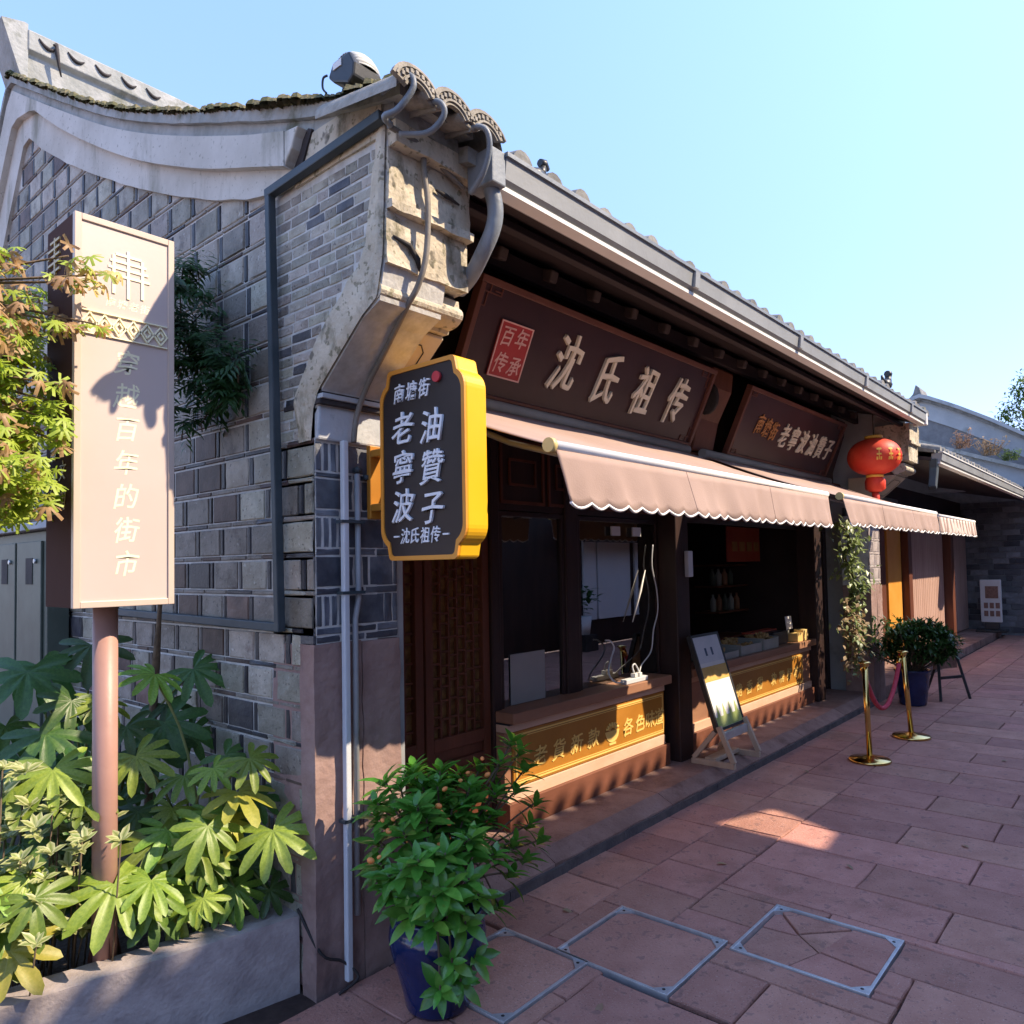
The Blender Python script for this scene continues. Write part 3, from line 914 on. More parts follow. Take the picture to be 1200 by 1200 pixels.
while y < 3.6:
    z = zC(y)
    for xx in (-0.066, -0.02, 0.03, 0.09):
        r = rnd.uniform(0.014, 0.030)
        c = Vector((xx + (0.035 if y < 0 else 0) + rnd.uniform(-0.012, 0.012), y + rnd.uniform(-0.01, 0.01), z + 0.072))
        n = 6
        vs = [c + Vector((math.cos(2*math.pi*i/n)*r*1.2, math.sin(2*math.pi*i/n)*r, 0)) for i in range(n)]
        vs += [c + Vector((math.cos(2*math.pi*i/n)*r*0.8, math.sin(2*math.pi*i/n)*r*0.7, r*rnd.uniform(0.6, 1.0))) for i in range(n)]
        vs += [c + Vector((0, 0, r*1.25))]
        b.add(vs, [(i, (i + 1) % n, n + (i + 1) % n, n + i) for i in range(n)] + [(n + i, n + (i + 1) % n, 2*n) for i in range(n)])
    y += rnd.uniform(0.018, 0.030)
tag(b.build('moss', 'moss', shop), kind='stuff')

# ridge with crescent tile openings
rg = MB()
rg.prism([(3.46, 5.02), (3.44, 5.27), (3.40, 5.29), (3.40, 5.43), (3.56, 5.47), (3.72, 5.43), (3.72, 5.29), (3.68, 5.27), (3.66, 5.02)], 'x', 0.0, 7.4)
ridge = rg.build('ridge', 'coping', shop, 0.008)
b = MB(); b.prism([(-0.16, 5.44), (-0.05, 5.10), (0.0, 5.02), (0.002, 5.02), (0.002, 5.47), (-0.02, 5.475)], 'y', 3.41, 3.71)
b.build('ridge_end', 'coping', shop, 0.006)
for i in range(5):
    x = 0.12 + i*0.185
    pts = [(x - 0.055 + 0.11*t, 3.394, 5.345 + 0.035*(2*t - 1)**2 + 0.012*(1 - 2*t)) for t in [j/8 for j in range(9)]]
    b = MB(); b.tube(pts, [0.004, 0.008, 0.011, 0.013, 0.014, 0.013, 0.011, 0.008, 0.004], 6)
    b.build('crescent_tile', 'dark', ridge)
b = MB(); b.tube([(0.17, 3.38, 5.40), (0.175, 3.375, 5.32), (0.19, 3.385, 5.24), (0.205, 3.39, 5.18)], [0.012, 0.014, 0.009, 0.005], 6)
b.tube([(0.17, 3.38, 5.40), (0.15, 3.37, 5.375)], 0.008, 6)
b.build('ridge_hook', 'dark', ridge)

# roof slopes and cover tiles
def roofz(y): return zC(y) + 0.0
b = MB()
ysr = [-0.55, -0.33, 0.05, 0.51, 1.18, 1.81, 2.46, 3.1, 3.5, 3.62, 4.2, 4.8, 5.8, 7.3]
b.prism([(y, zC(y) - 0.01) for y in ysr] + [(y, zC(y) - 0.07) for y in reversed(ysr)], 'x', 0.31, 7.70)
roof = b.build('roof', 'tile', shop)
def cover_tile_mesh():
    b = MB()
    yy = [-0.605, -0.33, 0.05, 0.51, 1.18, 1.81, 2.46, 3.1, 3.42]
    n = 7
    vs = []
    for y in yy:
        for j in range(n + 1):
            t = math.pi*j/n
            vs.append((0.062*math.cos(t), y, zC(y) - 0.016 + 0.062*math.sin(t)))
    fs = [(i*(n + 1) + j, (i + 1)*(n + 1) + j, (i + 1)*(n + 1) + j + 1, i*(n + 1) + j + 1) for i in range(len(yy) - 1) for j in range(n)]
    b.add(vs, fs, True)
    b.add([vs[j] for j in range(n + 1)], [tuple(range(n + 1))])
    return b.mesh('cover_tile', 'tile')
ctm = cover_tile_mesh()
for i in range(35):
    place('cover_tile', ctm, roof, (0.56 + i*0.205, rnd.uniform(-0.012, 0.012), rnd.uniform(-0.006, 0.006)))
# three carved tile ends on the corner, curved like fans, with pan tiles between
def fan_end():
    b = MB()
    n = 10
    for (r0, r1, y) in ((0.052, 0.115, 0.0), (0.062, 0.070, -0.004), (0.096, 0.104, -0.004)):
        t = 0.016 if y == 0 else 0.005
        vs = []
        for j in range(n + 1):
            a = math.radians(22 + 136*j/n)
            for (r, yy) in ((r0, y), (r1, y), (r1, y + t), (r0, y + t)):
                vs.append((r*math.cos(a), yy - (0.0 if y == 0 else 0.002), r*math.sin(a)))
        fs = []
        for j in range(n):
            for k in range(4):
                fs.append((j*4 + k, (j + 1)*4 + k, (j + 1)*4 + (k + 1) % 4, j*4 + (k + 1) % 4))
        fs += [(0, 1, 2, 3), tuple(n*4 + k for k in (3, 2, 1, 0))]
        b.add(vs, fs)
    for q in range(7):
        a = math.radians(38 + 104*q/6)
        c = Vector((0.083*math.cos(a), -0.003, 0.083*math.sin(a)))
        b.box(c.x - 0.006, c.y - 0.004, c.z - 0.008, c.x + 0.006, c.y + 0.004, c.z + 0.008)
    # barrel behind
    vs = []
    for yy in (0.012, 0.45):
        for j in range(n + 1):
            a = math.pi*j/n
            vs.append((0.088*math.cos(a), yy, 0.092*math.sin(a) + (0.14 if yy > 0.1 else 0)))
    b.add(vs, [(j, n + 1 + j, n + 2 + j, j + 1) for j in range(n)], True)
    return b.mesh('carved_tile_end', 'tile_end')
fe = fan_end()
for x in (-0.02, 0.155, 0.325):
    place('carved_tile_end', fe, shop, (x, -0.645, 3.170), rot=(math.radians(-8), 0, 0))
for x in (0.068, 0.24):
    b = MB()
    n = 8
    vs = []
    for yy, rr in ((-0.63, 0.052), (-0.30, 0.06)):
        for j in range(n + 1):
            a = math.pi + math.pi*j/n
            vs.append((x + rr*math.cos(a), yy, 3.215 + (0.10 if yy > -0.5 else 0) + rr*0.55*math.sin(a)))
    b.add(vs, [(j, n + 1 + j, n + 2 + j, j + 1) for j in range(n)], True)
    b.build('pan_tile', 'tile_end', shop, solid=0.016)
for (xa, xb_) in ((-0.10, 0.42), ):
    b = MB(); b.rough(0.004, -0.50, 3.088, 0.405, -0.25, 3.165, 0.03, 0.006, 9); b.build('eave_bed', 'plaster_old', shop)

# corbel (pier head) in steps, used at both ends of the front
def corbel(x0, x1):
    def seg(nm, poly, mat, bev=0.005, dx=0.0):
        b = MB(); b.prism(poly, 'x', x0 + dx, x1 - dx); return b.build(nm, mat, shop, bev)
    seg('corbel_block', [(-0.018, 2.102), (-0.030, 2.232), (0.2, 2.232), (0.2, 2.102)], 'greyblock', 0.008, 0.004)
    seg('corbel_step', [(-0.050, 2.236), (-0.050, 2.256), (0.2, 2.256), (0.2, 2.236)], 'dark', 0.002, -0.006)
    seg('corbel_step', [(-0.060, 2.257), (-0.062, 2.276), (0.2, 2.276), (0.2, 2.257)], 'greyblock', 0.003, -0.002)
    seg('corbel_step', [(-0.048, 2.277), (-0.048, 2.294), (0.2, 2.294), (0.2, 2.277)], 'dark', 0.002, 0.002)
    seg('corbel_panel', [(-0.045, 2.295), (-0.305, 2.515), (-0.30, 2.53), (0.2, 2.53), (0.2, 2.295)], 'cream', 0.004, 0.003)
    mo = [(-0.29, 2.531), (-0.33, 2.531), (-0.335, 2.545)] + [(-0.34 - 0.075*math.sin(t), 2.59 - 0.045*math.cos(t)) for t in [math.pi*j/8*0.75 for j in range(9)]] + [(-0.39, 2.65), (-0.2, 2.65)]
    seg('corbel_moulding', mo, 'plaster_old', 0, 0.0)
    seg('corbel_gap', [(-0.37, 2.651), (-0.37, 2.672), (-0.2, 2.672), (-0.2, 2.651)], 'dark', 0, 0.004)
    for (nm, ya, za, yb, zb, mt) in (('corbel_block', -0.443, 2.673, -0.1, 2.862, 'plaster_old'), ('corbel_ledge', -0.475, 2.863, -0.1, 2.893, 'plaster_old'),
                                     ('corbel_block', -0.458, 2.894, -0.1, 3.084, 'plaster_old')):
        b = MB(); b.rough(x0 + 0.003, ya, za, x1, yb, zb, 0.025, 0.007, 11); b.build(nm, mt, shop)
    # outline painted on the slanted panel, with cut corners
    d = Vector((0, -0.260, 0.220)).normalized()
    n = Vector((1, 0, 0)).cross(d)
    L = math.hypot(0.26, 0.22)
    o0 = Vector((x0, -0.045, 2.295)) - Vector((0, d.z, -d.y))*0.0015
    w = x1 - x0
    P = [(0.09, 0.05), (w - 0.09, 0.05), (w - 0.06, 0.08), (w - 0.06, L - 0.08), (w - 0.09, L - 0.05), (0.09, L - 0.05), (0.06, L - 0.08), (0.06, 0.08)]
    b = MB()
    for i in range(8):
        p, q = P[i], P[(i + 1) % 8]
        off = Vector((0, -0.002*d.z, -0.002*abs(d.y)))
        b.bar(Vector((x0 + p[0], -0.045, 2.295)) + d*p[1] + off, Vector((x0 + q[0], -0.045, 2.295)) + d*q[1] + off, 0.004, 0.003, up=(0, -0.646, -0.763))
    b.build('panel_outline', 'dark', shop)
corbel(0.0, 0.41)
corbel(7.30, 7.72)
# dents in the near corbel blocks
b = MB(); b.tube([(0.03, -0.447, 2.775), (0.10, -0.452, 2.76), (0.14, -0.452, 2.72), (0.15, -0.452, 2.68)], [0.004, 0.010, 0.012, 0.005], 6)
b.tube([(0.22, -0.468, 3.005), (0.27, -0.470, 3.0), (0.34, -0.470, 2.99)], [0.004, 0.009, 0.004], 6)
build_each(b, 'crack', 'dark', shop)

# pier: brick front above red stone
def pier(x0, x1, pale):
    g = MB(); g.box(x0 + 0.004, 0.004, 1.31, x1 - 0.002, 0.30, 2.10)
    pr = g.build('brick_pier', 'mortar_white', shop)
    if not pale:
        b = MB(); b.rough(x0 - 0.010, 0.0, 1.3135, x0 + 0.02, 0.085, 1.344, 0.03, 0.002); b.build('flat_brick', 'brick_dark', shop)
    rows = []
    z = 1.318
    q = 0
    for zz, h in ((1.314, 0.026), (1.346, 0.026), (1.378, 0.117), (1.500, 0.026), (1.532, 0.117), (1.654, 0.026), (1.684, 0.117), (1.806, 0.026), (1.836, 0.117), (1.958, 0.02), (1.983, 0.112)):
        x = x0 + 0.004
        tall = h > 0.05
        q += tall
        while x < x1 - 0.01:
            if tall:
                if q % 2:
                    l = 0.027 if (x - x0) < 0.125 else (0.19 if (x - x0) < 0.2 else 0.035)
                else:
                    l = 0.175 if (x - x0) < 0.05 else (0.03 if x - x0 < 0.25 else 0.12)
            else:
                l = rnd.choice((0.11, 0.17, 0.2))
            l = min(l, x1 - 0.003 - x)
            if l > 0.012:
                me = brick(round(l, 3), h, 'planter' if pale else 'brick_blue', 2)
                o = place('brick', me, pr, (x, 0.004, zz), rot=(0, 0, -math.pi/2), scale=(rnd.uniform(0.7, 1.2), -1, 1))
                o.rotation_euler = (0, 0, math.pi/2); o.scale = (1, -1, 1)
            x += l + 0.008
    b = MB()
    b.rough(x0, 0.0, 0.0, x1 - 0.002, 0.30, 1.308, 0.04, 0.006, 5)
    b.build('pier_stone', 'pierstone', shop)
    b = MB()
    b.rough(x0 - 0.012, -0.008, -0.03, x0 + 0.21, 0.085, 1.312, 0.03, 0.005, 8)
    b.rough(x0 + 0.215, -0.010, -0.03, x1, 0.05, 1.305, 0.03, 0.005, 8)
    b.build('pier_facing', 'pierstone', shop)
pier(0.0, 0.41, False)
pier(7.30, 7.72, True)

# gutter with lips, end box and spout
b = MB(); b.prism([(-0.625, 3.075), (-0.635, 3.155), (-0.52, 3.155), (-0.52, 3.055), (-0.60, 3.055)], 'x', 0.435, 7.26)
b.build('gutter', 'gutter', shop)
b = MB(); b.prism([(-0.645, 3.155), (-0.645, 3.172), (-0.60, 3.172), (-0.60, 3.155)], 'x', 0.43, 7.265)
b.build('gutter_top_lip', 'downpipe', shop)
b = MB(); b.prism([(-0.612, 3.036), (-0.612, 3.054), (-0.55, 3.054), (-0.55, 3.036)], 'x', 0.43, 7.265)
build_each(b, 'gutter_lip', 'gutter_lip', shop)
b = MB(); b.box(0.355, -0.632, 3.035, 0.432, -0.50, 3.17); b.build('gutter_end_box', 'downpipe', shop, 0.006)
b = MB()
P = smooth_curve([(0.40, -0.575, 3.06), (0.418, -0.582, 3.00), (0.425, -0.58, 2.94), (0.42, -0.565, 2.88), (0.415, -0.52, 2.81), (0.43, -0.44, 2.745), (0.445, -0.36, 2.715)], 4)
b.tube(P, 0.031, 12); b.build('spout', 'downpipe', shop)
b = MB(); b.box(7.265, -0.632, 3.035, 7.34, -0.50, 3.17); b.build('gutter_end_box', 'gutter_lip', shop, 0.006)

for gx in (1.95, 3.5, 5.05, 6.6):
    b = MB(); b.prism([(-0.642, 3.07), (-0.649, 3.1545), (-0.636, 3.1545), (-0.6265, 3.07)], 'x', gx, gx + 0.05); b.build('gutter_joint', 'gutter', shop)
# soffit, fascia battens, rafter ends and purlins
b = MB()
b.prism([(-0.52, 3.06), (-0.52, 3.09), (0.45, 3.46), (0.45, 3.43)], 'x', 0.415, 7.29); b.build('soffit', 'soffit', shop)
for (y, z, w) in ((-0.40, 3.085, 0.035), (-0.36, 3.10, 0.02), (0.06, 3.24, 0.10)):
    b = MB(); b.box(0.415, y, z - w, 7.29, y + 0.045, z); b.build('eave_beam', 'soffit', shop, 0.004)
x = 0.72
while x < 7.2:
    b = MB(); b.bar((x, 0.0, 3.185), (x, 0.30, 3.30), 0.065, 0.065); b.build('rafter', 'rafter', shop, 0.01)
    x += 0.42
# wall beam behind the boards and brackets beside them
b = MB(); b.box(0.415, 0.36, 2.40, 7.29, 0.46, 3.44); b.build('front_beam', 'wood', shop)
b = MB(); b.box(0.415, 0.28, 2.38, 7.29, 0.355, 2.47); b.build('head_beam', 'wood_red', shop, 0.006)
for x0, x1 in ((3.63, 3.98),):
    b = MB(); b.prism([(0.355, 2.48), (0.26, 2.48), (0.20, 2.72), (0.08, 2.95), (0.06, 3.10), (0.355, 3.12)], 'x', x0, x1)
    b.build('bracket', 'wood_red', shop, 0.01)
    b = MB(); b.prism([(0.2*math.cos(t)*0.5 + 0.12, 2.86 + 0.13*math.sin(t)) for t in [2*math.pi*i/14 for i in range(14)]], 'x', x0 - 0.03, x0 - 0.002)
    b.build('bracket_oval_shade', 'dark', shop, 0.008)  # dark oval plate stands in for the shadow on the bracket
b = MB(); b.prism([(0.355, 2.48), (0.28, 2.48), (0.12, 2.95), (0.10, 3.12), (0.355, 3.12)], 'x', 6.70, 6.95); b.build('bracket', 'wood', shop, 0.01)

# columns and posts
for (x0, x1, y0, y1) in ((3.40, 3.60, 0.30, 0.50), (6.42, 6.62, 0.30, 0.50), (1.485, 1.56, 0.44, 0.52), (2.20, 2.34, 0.44, 0.52)):
    b = MB(); b.box(x0, y0, 0.10, x1, y1, 2.38); b.build('post', 'wood', shop, 0.01)
b = MB(); b.box(0.413, 0.012, 0.0, 0.452, 0.30, 2.30); b.build('edge_post', 'conduit_grey', shop, 0.004)
b = MB(); b.box(0.416, 0.30, 0.10, 0.47, 0.52, 2.38); b.build('post', 'wood', shop, 0.006)
# transom panels with carved strips over door and windows
for (x0, x1) in ((0.475, 1.48), (1.565, 3.395), (3.605, 6.415), (6.625, 7.28)):
    b = MB(); b.box(x0, 0.46, 1.93, x1, 0.50, 2.395); b.build('transom', 'wood', shop)
    n = max(2, int((x1 - x0)/0.45))
    for i in range(n):
        a = x0 + (x1 - x0)*i/n; c = x0 + (x1 - x0)*(i + 1)/n
        b = MB()
        for (p, q, r, s) in ((a + 0.02, 1.97, c - 0.02, 1.99), (a + 0.02, 2.34, c - 0.02, 2.36), (a + 0.02, 1.99, a + 0.04, 2.34), (c - 0.04, 1.99, c - 0.02, 2.34),
                             (a + 0.10, 2.08, c - 0.10, 2.095), (a + 0.10, 2.23, c - 0.10, 2.245), (a + 0.10, 2.095, a + 0.115, 2.23), (c - 0.115, 2.095, c - 0.10, 2.23)):
            b.box(p, 0.448, q, r, 0.459, s)
        build_each(b, 'carved_panel', 'wood_red', shop)

# lattice door leaves
def lattice_leaf(x0, x1, y):
    dr = MB()
    z0, z1 = 0.12, 1.925
    for (a, c, e, f) in ((x0, z0, x0 + 0.055, z1), (x1 - 0.055, z0, x1, z1), (x0 + 0.055, z0, x1 - 0.055, z0 + 0.08), (x0 + 0.055, z1 - 0.06, x1 - 0.055, z1), (x0 + 0.055, 0.62, x1 - 0.055, 0.69), (x0 + 0.055, 0.52, x1 - 0.055, 0.56)):
        dr.box(a, y, c, e, y + 0.05, f)
    d = dr.build('lattice_door', 'wood_red', shop, 0.004)
    b = MB(); b.box(x0 + 0.055, y + 0.02, 0.56, x1 - 0.055, y + 0.04, 0.62); b.build('door_panel', 'wood_red', d)
    b = MB(); b.box(x0 + 0.055, y + 0.02, 0.20, x1 - 0.055, y + 0.04, 0.52); b.build('door_panel', 'wood_red', d)
    q = random.Random(int(x0*100))
    xa, xb_, za, zb = x0 + 0.055, x1 - 0.055, 0.69, z1 - 0.06
    nv = 6
    w = (xb_ - xa)/nv
    for i in range(1, nv):
        b = MB(); b.box(xa + i*w - 0.006, y + 0.012, za, xa + i*w + 0.006, y + 0.034, zb); b.build('lattice_bar', 'wood_red', d)
    b = MB()
    for i in range(nv):
        z = za + q.uniform(0.03, 0.09)
        while z < zb:
            b.box(xa + i*w + 0.006, y + 0.014, z, xa + (i + 1)*w - 0.006, y + 0.032, z + 0.011)
            z += q.choice((0.055, 0.075, 0.10))
    tag(b.build('lattice_rungs', 'wood_red', d), kind='stuff')
    b = MB(); b.box(xa, y + 0.036, za, xb_, y + 0.042, zb); b.build('lattice_back', 'lattice_back', d)
lattice_leaf(0.475, 0.97, 0.46)
lattice_leaf(0.985, 1.48, 0.46)

# shop windows
def pane(x0, x1, z0, z1, y=0.47):
    w = MB()
    fr = 0.028
    for (a, c, e, f) in ((x0, z0, x0 + fr, z1), (x1 - fr, z0, x1, z1), (x0 + fr, z0, x1 - fr, z0 + fr), (x0 + fr, z1 - fr, x1 - fr, z1)):
        w.box(a, y - 0.018, c, e, y + 0.022, f)
    wd = w.build('window', 'wood', shop, 0.003)
    b = MB(); b.box(x0 + fr, y, z0 + fr, x1 - fr, y + 0.005, z1 - fr); b.build('glass_pane', 'glass', wd)
pane(1.565, 2.195, 0.74, 1.925)
pane(2.345, 3.395, 0.74, 1.925)

# dark room behind
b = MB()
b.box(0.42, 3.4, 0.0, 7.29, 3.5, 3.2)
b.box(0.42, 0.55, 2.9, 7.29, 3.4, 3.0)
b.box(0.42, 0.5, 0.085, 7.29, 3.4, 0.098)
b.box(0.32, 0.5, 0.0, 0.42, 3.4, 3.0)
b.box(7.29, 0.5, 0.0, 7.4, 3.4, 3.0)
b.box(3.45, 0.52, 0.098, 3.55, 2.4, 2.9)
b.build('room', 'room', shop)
b = MB(); b.prism([(-0.36, 2.66), (0.05, 2.25), (0.31, 2.2), (0.31, 0.0), (7.2, 0.0)] + [(y, zC(y) - 0.08) for y in (7.2, 5.8, 4.8, 4.2, 3.62, 3.5, 3.1, 2.46, 1.81, 1.18, 0.51, 0.05, -0.33)], 'x', 7.41, 7.70)
b.build('party_wall', 'far_plaster', shop)

# pipes on the gable and pier
b = MB(); b.bar((-0.036, -0.475, 3.168), (-0.036, 0.262, 3.142), 0.036, 0.036, up=(1, 0, 0)); b.bar((-0.036, 0.245, 3.16), (-0.036, 0.19, 1.355), 0.032, 0.034, up=(1, 0, 0))
b.bar((-0.03, 0.19, 1.372), (-0.03, 1.95, 1.395), 0.036, 0.028, up=(1, 0, 0))
build_each(b, 'conduit', 'conduit_black', shop, bevel=0.004)
b = MB(); b.bar((0.114, -0.036, 2.105), (0.114, -0.036, 0.02), 0.026, 0.026, up=(0, 1, 0)); b.build('conduit', 'conduit_white', shop, 0.005)
b = MB(); b.tube([(0.182, -0.028, 1.98), (0.184, -0.028, 1.48), (0.165, -0.030, 1.40), (0.162, -0.030, 0.25)], 0.012, 8); b.build('conduit', 'conduit_grey', shop)
b = MB()
for z in (1.78, 1.50, 0.62):
    b.box(0.09, -0.052, z, 0.20, -0.012, z + 0.012)
build_each(b, 'pipe_clip', 'conduit_black', shop)
b = MB(); b.lathe([(0.0, 0), (0.018, 0.002), (0.018, 0.02), (0.0, 0.028)], (0.19, -0.02, 1.985), 10); b.lathe([(0, 0), (0.014, 0), (0.014, 0.02), (0, 0.02)], (0.235, -0.02, 1.96), 8); build_each(b, 'pipe_cap', 'conduit_black', shop)
b = MB()
b.tube(smooth_curve([(0.150, -0.485, 3.135), (0.150, -0.480, 3.05), (0.158, -0.490, 2.92), (0.152, -0.485, 2.74), (0.140, -0.455, 2.63), (0.132, -0.40, 2.56), (0.16, -0.235, 2.43), (0.172, -0.11, 2.32), (0.160, -0.060, 2.21), (0.150, -0.05, 2.10)], 6), 0.011, 8)
b.tube(smooth_curve([(-0.03, -0.50, 3.125), (0.07, -0.495, 3.125), (0.15, -0.485, 3.13), (0.26, -0.478, 3.09), (0.36, -0.475, 3.06)], 5), 0.010, 8)
build_each(b, 'cable', 'cable', shop)
b = MB()
for P in ([(-0.09, -0.53, 3.20), (-0.055, -0.625, 3.235), (-0.045, -0.645, 3.19), (-0.075, -0.60, 3.12), (-0.09, -0.55, 3.11), (-0.03, -0.51, 3.125)],
          [(0.0, -0.52, 3.10), (0.06, -0.60, 3.10), (0.085, -0.655, 3.15), (0.07, -0.65, 3.19), (0.045, -0.60, 3.20)],
          [(0.24, -0.60, 3.20), (0.285, -0.66, 3.19), (0.31, -0.66, 3.13), (0.315, -0.62, 3.05), (0.32, -0.55, 3.0)]):
    b.tube(smooth_curve(P, 5), 0.011, 8)
build_each(b, 'cable_loop', 'downpipe', shop)
b = MB(); b.tube(smooth_curve([(-0.022, 0.10, 0.30), (0.0, -0.02, 0.16), (0.09, -0.03, 0.10), (0.14, -0.06, 0.03), (0.05, -0.06, 0.005)], 5), 0.006, 6); b.build('cable', 'dark', shop)

# ------------------------------------------------------------------ sign boards under the eaves
TB, TT = Vector((0, 0.25, 2.49)), Vector((0, 0.0, 3.04))
UPB = (TT - TB).normalized()
BN = Vector((1, 0, 0)).cross(UPB)          # outward normal (towards the street)
def board(name, x0, x1, label):
    t = thing(name, (x0, 0.25, 2.49), label, 'signboard', 'carved name boards under the eaves')
    L = (TT - TB).length
    def quad(mb, xa, xb_, va, vb, d0, d1):
        vs = []
        for d in (d0, d1):
            for (x, v) in ((xa, va), (xb_, va), (xb_, vb), (xa, vb)):
                vs.append(Vector((x, TB.y, TB.z)) + UPB*v + BN*d)
        mb.add(vs, [(0, 3, 2, 1), (4, 5, 6, 7), (0, 1, 5, 4), (1, 2, 6, 5), (2, 3, 7, 6), (3, 0, 4, 7)])
    b = MB(); quad(b, x0 + 0.03, x1 - 0.03, 0.03, L - 0.03, -0.02, 0.0); b.build('face_panel', 'board', t)
    b = MB()
    f = 0.035
    quad(b, x0, x1, 0, f, -0.03, 0.022); quad(b, x0, x1, L - f, L, -0.03, 0.022)
    quad(b, x0, x0 + f, f, L - f, -0.03, 0.022); quad(b, x1 - f, x1, f, L - f, -0.03, 0.022)
    b.build('frame', 'frame', t, 0.004)
    # fretwork in the corners
    b = MB()
    for (cx, sx) in ((x0 + f, 1), (x1 - f, -1)):
        for (cv, sv) in ((f, 1), (L - f, -1)):
            for (p, q, r, s) in ((0, 0.035, 0.14, 0.042), (0.135, 0.0, 0.142, 0.042), (0.05, 0.0, 0.057, 0.035), (0.035, 0.042, 0.042, 0.11), (0, 0.105, 0.042, 0.112), (0.085, 0.02, 0.135, 0.027)):
                xa, xb_ = sorted((cx + sx*p, cx + sx*r)); va, vb = sorted((cv + sv*q, cv + sv*s))
                quad(b, xa, xb_, va, vb, 0.0005, 0.006)
    tag(b.build('corner_fret', 'frame', t), kind='stuff')
    return t, L, quad
def bpt(x, v, d=0.002):
    return Vector((x, TB.y, TB.z)) + UPB*v + BN*d

t1, L, quad = board('signboard', 0.97, 3.535, "long dark name board with red seal and four big pale characters")
s = MB(); s2 = MB()
quad(s, 1.19, 1.445, 0.135, 0.43, 0.003, 0.012)
sp = s.build('seal_panel', 'seal', t1, 0.02, 3)
s = MB()
for (xa, xb_, va, vb) in ((1.19, 1.445, 0.135, 0.143), (1.19, 1.445, 0.422, 0.43), (1.19, 1.198, 0.143, 0.422), (1.437, 1.445, 0.143, 0.422)):
    quad(s, xa, xb_, va, vb, 0.012, 0.016)
s.build('seal_border', 'seal_text', sp)
for ch, x, v in (("百", 1.262, 0.355), ("年", 1.375, 0.36), ("传", 1.262, 0.215), ("承", 1.375, 0.21)):
    letter(sp, ch, bpt(x, v, 0.0125), (1, 0, 0), UPB, 0.10, 0.115, 'seal_text', depth=0.5)
for ch, x, v in (("沈", 1.80, 0.315), ("氏", 2.24, 0.30), ("祖", 2.68, 0.30), ("传", 3.12, 0.30)):
    letter(t1, ch, bpt(x, v), (1, 0, 0), UPB, 0.245, 0.345, 'gold_text', bold=0.008, depth=1.3)
t2, L, quad = board('signboard', 4.17, 6.62, "second dark name board with small orange and larger pale characters beside the red lantern")
for i, ch in enumerate("南塘街"):
    letter(t2, ch, bpt(4.60 + i*0.165, 0.33 - 0.012*i), (1, 0, 0), UPB, 0.15, 0.18, 'orange_text', depth=1)
for i, ch in enumerate("老寧波油贊子"):
    letter(t2, ch, bpt(5.18 + i*0.245, 0.295), (1, 0, 0), UPB, 0.19, 0.24, 'gold_text', bold=0.008, depth=1.3)

# ------------------------------------------------------------------ awnings
def awning(x0, x1, yf, zt, zb, yb, zw, label, mat, pitch=0.125, stripes=False, cap=True, skew=0.07):
    t = thing('awning', (x0, yb, zw), label, 'awning', 'scalloped awnings along the shop front')
    b = MB()
    b.grid(lambda u, v: (x0 + (x1 - x0)*u, yb + (yf - yb)*v, zw + (zt - zw)*v - 0.022*math.sin(math.pi*v)*(0.75 + 0.25*math.cos(2*math.pi*u*3))), 24, 8)
    b.build('canopy', mat, t, solid=0.004)
    n = int(round((x1 - x0)/pitch))
    def val(u, v):
        s = u*n
        dz = 0.020*(1 - abs(math.sin(math.pi*s)))
        x = x0 + skew*v + (x1 - x0 - skew*v)*u
        rip = (0.008*math.sin(u*31 + x0) + 0.006*math.sin(u*83 + 1) + 0.010*noise.noise(Vector((u*14, v*1.5, x0))))*v
        return (x, yf - 0.012 - 0.025*v + rip, zt - 0.012 + (zb + dz - zt + 0.012)*v)
    b = MB(); b.grid(val, n*6, 6)
    b.build('valance', mat, t, solid=0.003)
    b = MB()
    pts = [Vector(val(i/(n*6), 1.0)) for i in range(n*6 + 1)]
    b.tube(pts, 0.006, 5); b.build('piping', 'piping', t)
    k = max(2, int((x1 - x0)/0.78))
    for i in range(1, k):
        u = i/k
        b = MB(); b.tube([Vector(val(u, v/6)) + Vector((0, -0.002, 0)) for v in range(7)], 0.0014, 4); b.build('seam', mat, t)
    b = MB(); b.tube([(x0 - 0.005, yf, zt), (x1 + 0.005, yf, zt)], 0.021, 12); b.build('front_bar', 'piping', t)
    if cap:
        b = MB(); b.tube([(x0 - 0.03, yf, zt), (x0 - 0.006, yf, zt)], 0.027, 14); b.build('end_cap', 'cap_gold', t)
    for xa in (x0 + 0.25, x1 - 0.25):
        b = MB(); b.tube([(xa, yb - 0.02, zw - 0.06), (xa + 0.10, (yb + yf)/2, (zw + zt)/2 - 0.09), (xa, yf + 0.02, zt - 0.03)], 0.014, 8); b.build('folding_arm', 'gutter', t)
    b = MB(); b.tube([(x0 - 0.03, yb - 0.005, zw + 0.015), (x1 + 0.03, yb - 0.005, zw + 0.015)], 0.035, 10); b.build('roller', 'gutter', t)
    if stripes:
        b = MB()
        k = 12
        for i in range(k):
            xa = x0 + (x1 - x0)*(i + 0.1)/k; xb_ = x0 + (x1 - x0)*(i + 0.45)/k
            b.add([val(((xa - x0)/(x1 - x0)), 0.02), val(((xb_ - x0)/(x1 - x0)), 0.02), val(((xb_ - x0)/(x1 - x0)), 0.9), val(((xa - x0)/(x1 - x0)), 0.9)], [(0, 1, 2, 3)])
        b.v = [(p[0], p[1] - 0.004, p[2]) for p in b.v]
        build_each(b, 'stripe', 'awning', t, solid=0.001)
    return t
awning(0.472, 3.43, -0.80, 2.035, 1.81, 0.22, 2.44, "long pink beige awning with white scalloped edge over the near shop window", 'awning')
